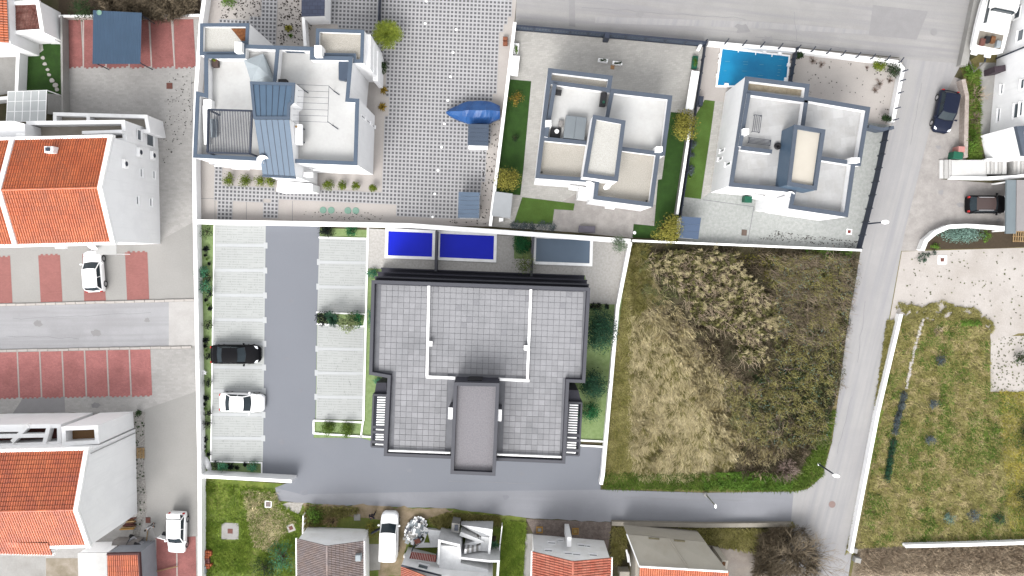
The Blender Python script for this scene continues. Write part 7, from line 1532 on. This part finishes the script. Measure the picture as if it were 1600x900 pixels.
# west planting strip beside the long wall
WS = [(322, 362, 11, 0), (323, 389, 7, 1), (322, 399, 4, 1), (328, 412, 4, 1), (315, 424, 11, 2), (325, 434, 7, 3), (318, 447, 12, 2), (326, 459, 6, 3), (323, 469, 4.5, 1), (329, 482, 5, 1), (324, 507, 7, 3), (323, 531, 7, 1), (322, 540, 4.5, 1), (324, 557, 5.5, 3), (317, 581, 8, 4), (324, 598, 7.5, 3), (323, 621, 7, 1), (321, 631, 4.5, 1), (325, 647, 6, 3), (323, 664, 7.5, 3), (321, 686, 7, 1), (320, 697, 4.5, 1), (327, 709, 5, 1), (337, 728, 8, 3), (347, 729, 8, 2), (361, 728, 8, 1), (371, 730, 5, 1), (384, 725, 5, 1), (394, 728, 9, 2)]
LB_ = ('dark dappled', 'black star shaped', 'teal bushy', 'dark twiggy', 'silvery white'); cnt = [0] * 5; GRN_ = ('dark dappled plants of the west strip', 'black star plants of the west strip', 'teal bushes of the west strip', 'dark twiggy plants of the west strip', None)
for x, y, r, k in WS:
    cnt[k] += 1; c = cnt[k]; o_ = ORD[c - 1] if c <= 16 else f'{c}th'
    lab = f'{LB_[k]} plant in the west planting strip, {o_} such from the top'
    if k == 1: starplant('plant', x, y, r, LF_BLACK, lab, GRN_[k], 16, wid=.22)
    elif k == 2: shrub('shrub', x, y, r, LF_TEAL, lab, GRN_[k], n=340, h=1.0, leaf=.13)
    elif k == 4: starplant('plant', x, y, r, LF_SAGE if False else WP, lab, None, 20, wid=.14)
    else: shrub('shrub', x, y, r, LF_BLACK if k == 3 else LF_DARK, lab, GRN_[k], n=130, h=.8, leaf=.13, clumps=14)
for k, (x, y) in enumerate(((325, 405), (326, 476), (324, 547), (322, 638), (323, 704))): starplant('plant', x, y, 4, LF_GRN, f'small lime green tuft in the planting strip by the bays, {ORD[k]} from the top', 'lime tufts of the west strip', 10)
mb = MB(); p = G(325, 724); mb.lathe((p.x, p.y, .03), [(.32, 0), (.4, .12), (.25, .3), (.05, .36)], 9, .8, 2.2, R(20)); obj('boulder', mb, CONCW, label='white boulder at the south end of the planting strip', cat='boulder')
mb = MB(); mb.box(G(510.5, 361, .5), 24 * M_PX, 14 * M_PX, .03, .25, R(-2)); 
t = shrub('hedge', 510.5, 361, 12.5, LF_BLACK, 'black clipped hedge block at the top of the driveway', cat='hedge', n=900, h=.9, ry=8, leaf=.11, trunk=True, clumps=40)
shrub('shrub', 549, 361, 9, LF_EMER, 'emerald bush on the small lawn beside the black hedge', n=420, h=1.0)
for x, y, r, m, lab in ((503, 497, 11, LF_BLACK, 'blackish bush at the left end of the middle planter'), (555, 499, 12, LF_EMER, 'emerald bush at the right end of the middle planter')): shrub('shrub', x, y, r, m, lab, n=800, h=1.3)
palm('palm', 521, 498, 15, LF_DEEP, 'dark green spreading palm in the middle planter', 1.3, n=30, wk=.55)
shrub('olive_tree', 543, 505, 15, leafm('hazy_olive_leaf', (140, 150, 104), (104, 122, 76)), 'hazy olive tree overhanging the middle planter', cat='tree', n=900, h=2.0)
for x, y, lab in ((512, 669.5, 'left'), (541, 671.5, 'right')): shrub('grass_plant', x, y, 12, leafm('tuft_green_' + lab, (92, 116, 40), (62, 88, 26)), lab + ' of the two round green tufts in the bottom planter', n=900, h=1.0, leaf=.11, cat='plant', clumps=30)
sheet('planter_soil', [(804, 364), (830, 365), (829, 405), (803, 404)], .05, LAWNR)
shrub('hedge', 816.5, 380, 13, LF_EMER, 'emerald planter hedge between the blue and the grey pool', cat='hedge', n=1300, h=.8, ry=17, clumps=50, leaf=.13)
shrub('olive_tree', 820, 411, 18, leafm('airy_olive_leaf', (116, 128, 72), (84, 104, 52)), 'airy olive tree in front of the middle of the new block', cat='tree', n=520, h=2.6)
shrub('olive_tree', 967, 382, 12.5, leafm('grey_green_leaf', (120, 136, 112), (90, 110, 84)), 'grey green little tree at the corner of the pool deck', cat='tree', n=520, h=2.0)
shrub('shrub', 582, 428, 9, LF_TEAL, 'teal bush squeezed at the north-west corner of the new block', n=320, h=.8); shrub('shrub', 579, 500, 5, LF_TEAL, 'thin teal creeper along the west wall of the new block', n=200, h=.7, ry=20); shrub('shrub', 590, 596, 6, LF_TEAL, 'low teal bush above the west pergola', n=160, h=.5)
shrub('tree', 938, 517, 24, LF_DEEP, 'large dark teal tree on the soft green lawn east of the block', cat='tree', n=3800, h=3.0, ry=31, clumps=90, leaf=.15); shrub('tree', 928, 600, 22, LF_DEEP, 'deep green round tree on the soft green lawn, middle of three', cat='tree', n=2200, h=2.4, leaf=.16, clumps=50); shrub('shrub', 922, 646, 16, LF_EMER, 'emerald bush on the soft green lawn nearest the east pergola', n=1000, h=1.4, clumps=30)
for k, x in enumerate((926, 936, 948)): shrub('shrub', x, 479, 6 if k < 2 else 4, LF_BLACK, f'black low shrub at the deck edge, {ORD[k]} from the left', 'black shrubs at the deck edge', n=160, h=.6)
# right edge planting
shrub('groundcover', 1503, 366, 31, LF_SAGE, 'mound of teal grey groundcover behind the curved white wall', n=2600, h=.8, ry=13, clumps=90, leaf=.12, trunk=False); shrub('shrub', 1540, 368, 9, LF_GRN, 'green weed clump between the groundcover and the pallet', n=240, h=.5); shrub('shrub', 1462, 385, 8, LF_GRN, 'low green clump inside the tip of the curved wall', n=160, h=.35, ry=5)
for k, (x, y, r) in enumerate(((1437, 404, 5), (1444, 398, 5), (1452, 399, 5), (1445, 406, 4), (1461, 395, 4))): shrub('shrub', x, y, r, LF_DEEP, f'small teal clump on the crushed stone near the curved wall, number {ORD[k]} from the west' if False else ('leftmost', 'upper middle', 'right middle', 'lowest', 'rightmost')[k] + ' small teal clump on the crushed stone by the curved wall', 'teal clumps on the crushed stone', n=90, h=.4, leaf=.1, clumps=8, trunk=False)
for x, y, r, m, lab in ((1472, 563, 9, LF_GREY, 'grey blue shrub in the upper rough field'), (1562, 810, 11, LF_DEEP, 'dark cone shrub at the lower right of the rough field'), (1522, 808, 11, LF_GREY, 'grey shrub left of the dark cone shrub'), (1460, 632, 8, LF_GREY, 'faint grey shrub in the middle of the rough field'), (1456, 686, 9, LF_GREY, 'faint dark grey shrub in the lower middle of the rough field'), (1484, 811, 9, LF_SAGE, 'pale sage clump left of the two grey shrubs')): shrub('shrub', x, y, r, m, lab, n=300, h=.9, leaf=.11, clumps=14)
bare_bush('dead_shrub', 1464, 516, 12, TWIGP, 'round heap of dry reddish twigs in the upper rough field', 'shrub', 18, 2, h=.35)
for k, (x, y) in enumerate(((1507, 505), (1518, 505), (1528, 506))): shrub('shrub', x, y, 6, LF_GRN, ('left', 'middle', 'right')[k] + ' of three yellow green clumps on the north edge of the rough field', 'three yellow green clumps', n=140, h=.4, trunk=False)
shrub('shrub', 1597, 560, 12, LF_DARK, 'dark green bush at the right edge beside the concrete pad', n=300, h=1.0); shrub('shrub', 1606, 680, 16, LF_DARK, 'dark green bush at the right edge of the rough field, upper one', n=600, h=1.4, ry=26); shrub('shrub', 1606, 780, 16, LF_DARK, 'dark green bush at the right edge of the rough field, lower one', n=600, h=1.4, ry=26)
bare_bush('bare_bush', 1524, 150, 17, TWIGP, 'pale bare bush in the weedy strip beside the tall white house', 'bush', 12, 3, h=.9); bare_bush('bare_bush', 1522, 185, 13, TWIG, 'brown bare bush in the weedy strip, below the pale one', 'bush', 12, 3, h=.7)
shrub('shrub', 1519, 222, 12, LF_GRN, 'fresh green bush in the weedy strip above the staircase', n=420, h=.9, ry=16); shrub('shrub', 1513, 108, 10, LF_GRN, 'green bush at the end of the grey wall by the yacht', n=320, h=.8)
# lower edge
bare_bush('bare_tree', 1238, 868, 66, TWIG, 'big leafless tree spreading over the road at the lower right', 'tree', 26, 4, h=3.4, r0=.06, spread=.5); bare_bush('bare_bush', 1222, 838, 26, TWIG, 'tangled leafless bush on the corner of the lower road', 'bush', 18, 3, h=1.2)
blades('tree_twigs', [(1186, 836), (1225, 820), (1256, 826), (1276, 860), (1282, 899), (1176, 899)], 5200, .7, .03, 60, 110, .3, TWIG, z0=.9, label='tangled brown twigs under the big leafless tree', keep=lambda x, y: .15 + .85 * (nfield(x, y, 14, 51.0) > .47))
shrub('shrub', 1237, 822, 7, LF_OLIVE, 'small olive bush at the end of the beige parapet wall', n=200, h=.7)
bare_bush('dry_bush', 520, 813, 20, LF_DRY, 'tan dry bush north of the grey brown roof', 'bush', 40, 2, h=.6, elong=(1, .6)); shrub('shrub', 492, 806, 13, LF_GRN, 'green bush between the road and the grey brown roof', n=600, h=1.1, ry=16)
shrub('shrub', 580, 828, 10, LF_OLIVE, 'olive grass clump beside the open van door', n=300, h=.6, ry=14); palm('palm', 772, 849, 10, LF_DEEP, 'small dark green palm right of the outside stairs', 1.5, n=16)
shrub('shrub', 440, 872, 22, LF_TEAL, 'bluish green bush left of the grey brown roof', n=800, h=1.4, ry=26); shrub('shrub', 412, 890, 20, LF_DARK, 'dark green bush at the lower edge of the garden', n=600, h=1.2)
shrub('shrub', 216, 645, 5, LF_DARK, 'small dark shrub at the corner of the white box house', n=160, h=.6)
# grass as real blades
blades('garden_blades', [(314, 750), (428, 766), (434, 784), (470, 806), (474, 838), (464, 899), (314, 899)], 11000, .30, .05, -80, 60, .16, GR_GAR, keep=lambda x, y: .25 + .9 * (nfield(x, y, 26, 1.1) > .46), label='green garden grass between the long white wall and the grey brown roof', swirl=70)
blades('garden_dry_blades', [(380, 765), (432, 770), (436, 790), (462, 812), (450, 830), (420, 860), (396, 850)], 3200, .3, .05, -80, 70, .16, GR_DRY, label='dry tan grass in the lower garden')
blades('verge_blades', [(476, 789), (560, 792), (560, 800), (470, 830)], 1800, .34, .05, -60, 60, .2, GR_OLV, label='olive grass south of the lower road on the left')
blades('verge_blades', [(668, 810), (700, 800), (780, 806), (782, 820), (710, 816), (690, 826)], 2800, .34, .05, -70, 50, .22, GR_OLV, label='olive grass in front of the house with stairs')
blades('verge_blades', [(784, 812), (822, 815), (816, 899), (780, 899)], 2600, .34, .05, -80, 50, .18, GR_GAR, label='green grass strip left of the concrete path')
blades('yard_blades', [(956, 822), (1225, 826), (1190, 866), (1110, 848), (985, 832), (970, 880), (955, 880)], 6500, .32, .05, -80, 80, .2, GR_OLV, label='weeds behind the beige parapet wall', keep=lambda x, y: nfield(x, y, 18, 5.0))
FP = [(1406, 500), (1440, 505), (1480, 500), (1524, 498), (1544, 520), (1546, 614), (1600, 616), (1600, 843), (1420, 850), (1340, 854), (1376, 650)]
blades('field_blades', FP, 26000, .34, .06, -70, 90, .16, GR_OLV, label='olive and tan grass of the rough field', keep=lambda x, y: .12 + .88 * (nfield(x, y, 12, 2.0) > .48))
blades('field_blades', FP, 16000, .26, .055, -70, 90, .16, GR_GRN, label='green patches of grass in the rough field', keep=lambda x, y: 1.0 * (nfield(x, y, 24, 8.0) > .52))
blades('field_blades', FP, 15000, .3, .055, -70, 90, .12, GR_FLD, label='straw patches in the rough field', keep=lambda x, y: .04 + .96 * (nfield(x, y, 13, 12.0) > .55))
blades('field_blades', [(1560, 610), (1600, 612), (1600, 840), (1575, 820)], 4500, .26, .05, -70, 90, .14, GR_YEL, label='yellowish grass at the right edge of the rough field')
blades('verge_blades', [(1385, 500), (1406, 500), (1370, 650), (1332, 858), (1320, 866), (1352, 740)], 4500, .26, .05, -70, 80, .16, GR_OLV, label='grass verge between the east road and the kerb wall')
blades('scrub_twigs', [(1345, 860), (1600, 852), (1600, 899), (1338, 899)], 7000, .6, .04, 80, 60, .16, TWIGP, label='brown dry scrub at the lower right corner', swirl=80)
blades('edge_weeds', rough([(1400, 470), (1440, 480), (1470, 470), (1500, 480), (1550, 500), (1548, 530), (1530, 510), (1500, 500), (1440, 512), (1405, 512)], 6, 8, 3.0), 3800, .26, .05, -70, 90, .16, GR_OLV, label='ragged weeds along the edge of the crushed stone', keep=lambda x, y: 1.0 * (nfield(x, y, 11, 6.0) > .5))
blades('strip_grass', [(1511, 110), (1530, 110), (1531, 250), (1511, 250)], 2200, .28, .05, 0, 90, .2, GR_GRN, label='weeds beside the curving stone wall', keep=lambda x, y: .2 + 1.0 * (nfield(x, y, 14, 2.0) > .5))
# the overgrown lot: mown edge, lying dry grass, reeds, brambles
blades('mown_grass', [(982, 384), (996, 470), (988, 560), (986, 700), (1000, 740), (941, 760), (946, 690)], 9000, .26, .05, -80, 80, .14, GR_OLV, label='mown olive grass beside the slanting white wall')
blades('mown_grass', [(942, 738), (1250, 738), (1300, 640), (1306, 640), (1285, 742), (1262, 761), (1240, 767), (941, 763)], 9000, .3, .05, -80, 80, .2, GR_GRN, label='green grass band along the lower road')
DG = [(986, 478), (1030, 492), (1090, 540), (1132, 590), (1156, 650), (1140, 742), (1000, 744), (984, 700), (986, 560)]
tufts('dry_grass', DG, 3400, 11, .72, .036, -62, 26, .16, GR_DRY, 'lying dry straw grass in the overgrown lot', 95, lambda x, y: .5 + .5 * (nfield(x, y, 11, 1.0) > .42), rad=.2)
tufts('dry_grass', DG, 620, 11, .7, .034, -62, 22, .2, GR_OLV, 'olive stems among the lying dry grass', 95, lambda x, y: .15 + .85 * (nfield(x, y, 16, 7.0) > .5))
sheet('straw_ground', rough(DG, 4, 9, 11.0), .018, mat('straw_litter', A(206, 194, 150), scale=2, c2=A(172, 164, 112), fine=.35, fscale=9, bump=.5, bscale=12))
tufts('dry_grass', [(1000, 400), (1030, 450), (1100, 520), (1160, 600), (1210, 610), (1230, 700), (1180, 740), (1120, 690), (1060, 560), (1000, 480)], 900, 10, .7, .035, -50, 40, .35, GR_DRY, 'tangled straw between the grass and the brambles', 110, lambda x, y: .1 + .9 * (nfield(x, y, 13, 17.0) > .5))
blades('scrub_twigs', [(1005, 390), (1060, 440), (1090, 540), (1180, 640), (1150, 745), (1240, 745), (1300, 640), (1330, 450), (1338, 395), (1100, 386)], 8000, .7, .035, 60, 100, .6, TWIG, label='brown dry twigs and stems of the overgrown lot', swirl=60, keep=lambda x, y: nfield(x, y, 16, 4.0) ** 1.5)
def thicket(name, poly, n, m, leaf, label, h=(.2, 1.2), s=22, seed=0.0, thr=.42):
    p = scatter(poly, n, lambda x, y: .12 + .88 * (nfield(x, y, s, seed) > thr)); xy = G0(p[:, 0], p[:, 1]); n = len(p); f = np.clip((nfield(p[:, 0], p[:, 1], s * .55, seed + 9) - .25) * 2, 0.05, 1)
    P = np.hstack([xy, (h[0] + (h[1] - h[0]) * f * RNG.uniform(.5, 1, n))[:, None]]); Nn = RNG.normal(size=(n, 3)) * .7 + np.array([0, 0, 1.0]); Nn /= np.linalg.norm(Nn, axis=1, keepdims=True)
    o = arrays(name, leaf_quads(P, Nn, leaf), 4, m, kind='stuff'); o['label'] = label; return o
BR = [(1120, 590), (1180, 600), (1210, 540), (1200, 400), (1330, 400), (1326, 480), (1300, 620), (1290, 690), (1220, 700), (1160, 690)]
mounds('brambles', [(1160, 560), (1200, 600), (1240, 560), (1300, 560), (1296, 640), (1280, 690), (1210, 690), (1170, 650)], 60, .45, 1.1, 170, .12, LF_DEEP if False else LF_DARK, 'dark green bramble mounds in the south-east of the overgrown lot')
mounds('brambles', BR, 130, .4, 1.2, 170, .13, LF_BRAM, 'mounded olive brambles in the east of the overgrown lot')
mounds('brambles', BR, 80, .4, .9, 120, .11, TWIG, 'mounds of dry brown stems among the brambles', lambda x, y: .1 + .9 * (nfield(x, y, 20, 71.0) > .5), .7)
mounds('brambles', [(1130, 395), (1330, 402), (1320, 450), (1260, 470), (1190, 430)], 26, .5, 1.0, 150, .12, LF_OLIVE, 'yellow green bushes under the thin wall of the overgrown lot')
mounds('brambles', [(1000, 470), (1060, 480), (1110, 540), (1180, 600), (1150, 640), (1090, 560)], 46, .35, .8, 110, .1, TWIG, 'brown twiggy mounds between the reeds and the dry grass', None, .7)
thicket('brambles', BR, 8000, LF_BRAM, .10, 'dark bramble thicket in the east of the overgrown lot', (.1, .8), 20, 0.0, .45)
blades('bramble_tips', BR, 5500, .42, .024, 60, 110, .12, GR_OLV, z0=.9, label='fine pale shoots over the bramble thicket', keep=lambda x, y: .1 + .9 * (nfield(x, y, 15, 31.0) > .5))
thicket('brambles', BR, 1400, LF_SAGE, .10, 'greyish leaf tips over the bramble thicket', (.6, 1.8), 15, 6.0, .52)
blades('mown_grass', [(984, 382), (1012, 384), (1010, 420), (1024, 470), (990, 490), (988, 420)], 3500, .5, .05, -60, 80, .3, GR_OLV, label='olive weeds in the north-west corner of the overgrown lot')
thicket('brambles', [(1000, 392), (1050, 395), (1060, 470), (1010, 480), (995, 440)], 2600, LF_BRAM, .14, 'brambles in the north-west corner of the overgrown lot', (.1, .7))
thicket('nettle_bed', [(1095, 738), (1180, 735), (1240, 745), (1235, 764), (1100, 764)], 7000, LF_GRN, .13, 'fresh green weeds along the lower road', (.1, .5))
thicket('nettle_bed', [(1255, 386), (1330, 392), (1325, 412), (1260, 404)], 2200, LF_GRN, .14, 'green weeds under the thin wall', (.1, .6))
mt = MB(); mtp = MB()
for i in range(420):                                               # arching bramble and shoot stems
    p = scatter(BR + [], 1)[0]; b = G(p[0], p[1]); a = random.uniform(0, 2 * PI); L = random.uniform(.5, 1.3); d = Vector((math.cos(a), math.sin(a), 0)); z = random.uniform(.5, 1.1)
    tgt = mtp if random.random() < .3 else mt; m_ = Vector((b.x, b.y, 0)) + d * L * .5 + Vector((0, 0, z)); tgt.tube((b.x, b.y, .1), m_, .018, .014, 3, False); e = m_ + d * L * .6 + Vector((random.gauss(0, .2), random.gauss(0, .2), -.2)); tgt.tube(m_, e, .014, .006, 3, False)
o = obj('bramble_stems', mt, GR_MAU, kind='stuff', at=(0, 0, 0)); o['label'] = 'arching mauve stems over the bramble thicket'
o = obj('bramble_stems', mtp, TWIGP, kind='stuff', at=(0, 0, 0)); o['label'] = 'pale arching stems over the bramble thicket'
bare_bush('bare_bush', 1276, 487, 26, TWIGP, 'pale fallen branches fanning out in the bramble thicket', 'bush', 16, 3, h=1.0, r0=.035, elong=(1.5, .7)); bare_bush('bare_bush', 1226, 732, 22, GR_MAU, 'purple bare bush near the road junction corner of the lot', 'bush', 24, 3, h=1.4); bare_bush('bare_bush', 1302, 600, 18, TWIG, 'brown leafless bush leaning over the east road edge', 'bush', 16, 3, h=1.2); bare_bush('bare_bush', 1318, 440, 20, TWIG, 'brown leafless bush under the thin wall by the east road', 'bush', 16, 3, h=1.2)
# reeds: stems, dark leaves and cream plumes
RP = [(1012, 398), (1050, 392), (1090, 392), (1140, 396), (1150, 420), (1175, 440), (1206, 470), (1205, 500), (1190, 525), (1190, 560), (1168, 568), (1150, 555), (1150, 520), (1120, 512), (1085, 505), (1060, 455), (1020, 425)]
thicket('reed_leaves', RP, 11000, GR_RED, .34, 'dark reed leaves below the cream plumes', (.2, 1.3), 12, 3.0, .35)
st_m = MB(); pv = []
pp = scatter(RP, 185, lambda x, y: .15 + .85 * (nfield(x, y, 13, 21.0) > .46))
for k, (x, y) in enumerate(pp):
    b = G(x, y); a = R(random.gauss(-75 if x < 1100 else -20, 60)); d = Vector((math.cos(a), math.sin(a), 0)); h = random.uniform(1.4, 2.2); top = Vector((b.x, b.y, 0)) + d * random.uniform(.1, .6) + Vector((0, 0, h)); st_m.tube((b.x, b.y, .02), top, .016, .01, 3, False)
    Lp = random.uniform(.18, .5)
    for j in range(20):
        f = random.random(); c = top + d * f * Lp + Vector((random.gauss(0, .07), random.gauss(0, .07), -.15 * f + random.gauss(0, .05))); e = (d * .7 + Vector((random.gauss(0, .8), random.gauss(0, .8), random.gauss(0, .5)))).normalized() * random.uniform(.10, .26); s = Vector((-e.y, e.x, 0)).normalized() * .022
        pv += [c - s, c + s, c + e + s * .4, c + e - s * .4]
blades('reed_straw', RP, 1500, 1.0, .03, -50, 60, .2, TWIGP, z0=.7, label='pale leaning straw among the reed plumes')
blades('reed_straw', [(1195, 395), (1320, 400), (1325, 470), (1290, 540), (1210, 520), (1205, 440)], 2600, .8, .03, -20, 90, .2, TWIG, z0=.8, label='brown shoots in the north-east of the overgrown lot', keep=lambda x, y: .1 + .9 * (nfield(x, y, 18, 41.0) > .5))
o = obj('reed_stems', st_m, GR_DRY, kind='stuff', at=(0, 0, 0)); o['label'] = 'thin straw stems of the reed bed'
o = arrays('reed_plumes', np.array([tuple(p) for p in pv]), 4, GR_PLM, kind='stuff'); o['label'] = 'cream reed plumes in the north of the overgrown lot'

for nm, P, m, lab in (('hedge', ((1411, 614), (1406, 636), (1400, 656), (1396, 676)), LF_GREY, 'low grey blue hedge at the end of the broken white stone line'), ('hedge', ((1394, 686), (1391, 706), (1387, 728), (1384, 748)), LF_DEEP, 'low dark green hedge below the grey blue hedge in the rough field')):
    c = G(*P[0]); t = thing(nm, lab, 'hedge', (c.x, c.y, .01)); Q = [G(*q) for q in P]; Vv = []
    mb = MB(); mb.path(Q, .12, .01, .35); obj('stems', mb, BARK, t)
    k = 2600; s_ = RNG.uniform(0, len(Q) - 1.001, k); ii = s_.astype(int); ff = (s_ - ii)[:, None]; QA = np.array([tuple(q) for q in Q]); base = QA[ii] * (1 - ff) + QA[ii + 1] * ff
    wv = .30 + .10 * np.sin(s_ * 9) ; u = RNG.normal(size=(k, 3)); u[:, 2] = np.abs(u[:, 2]); u /= np.linalg.norm(u, axis=1, keepdims=True); Pn = base + u * np.stack([wv, wv, wv * 1.6], -1) * RNG.uniform(.6, 1.1, (k, 1)); Pn[:, 2] += .08; Nn = u + RNG.normal(size=(k, 3)) * .5; Nn /= np.linalg.norm(Nn, axis=1, keepdims=True)
    arrays('foliage', leaf_quads(Pn, Nn, .12), 4, m, t, org=ORG[t.name])
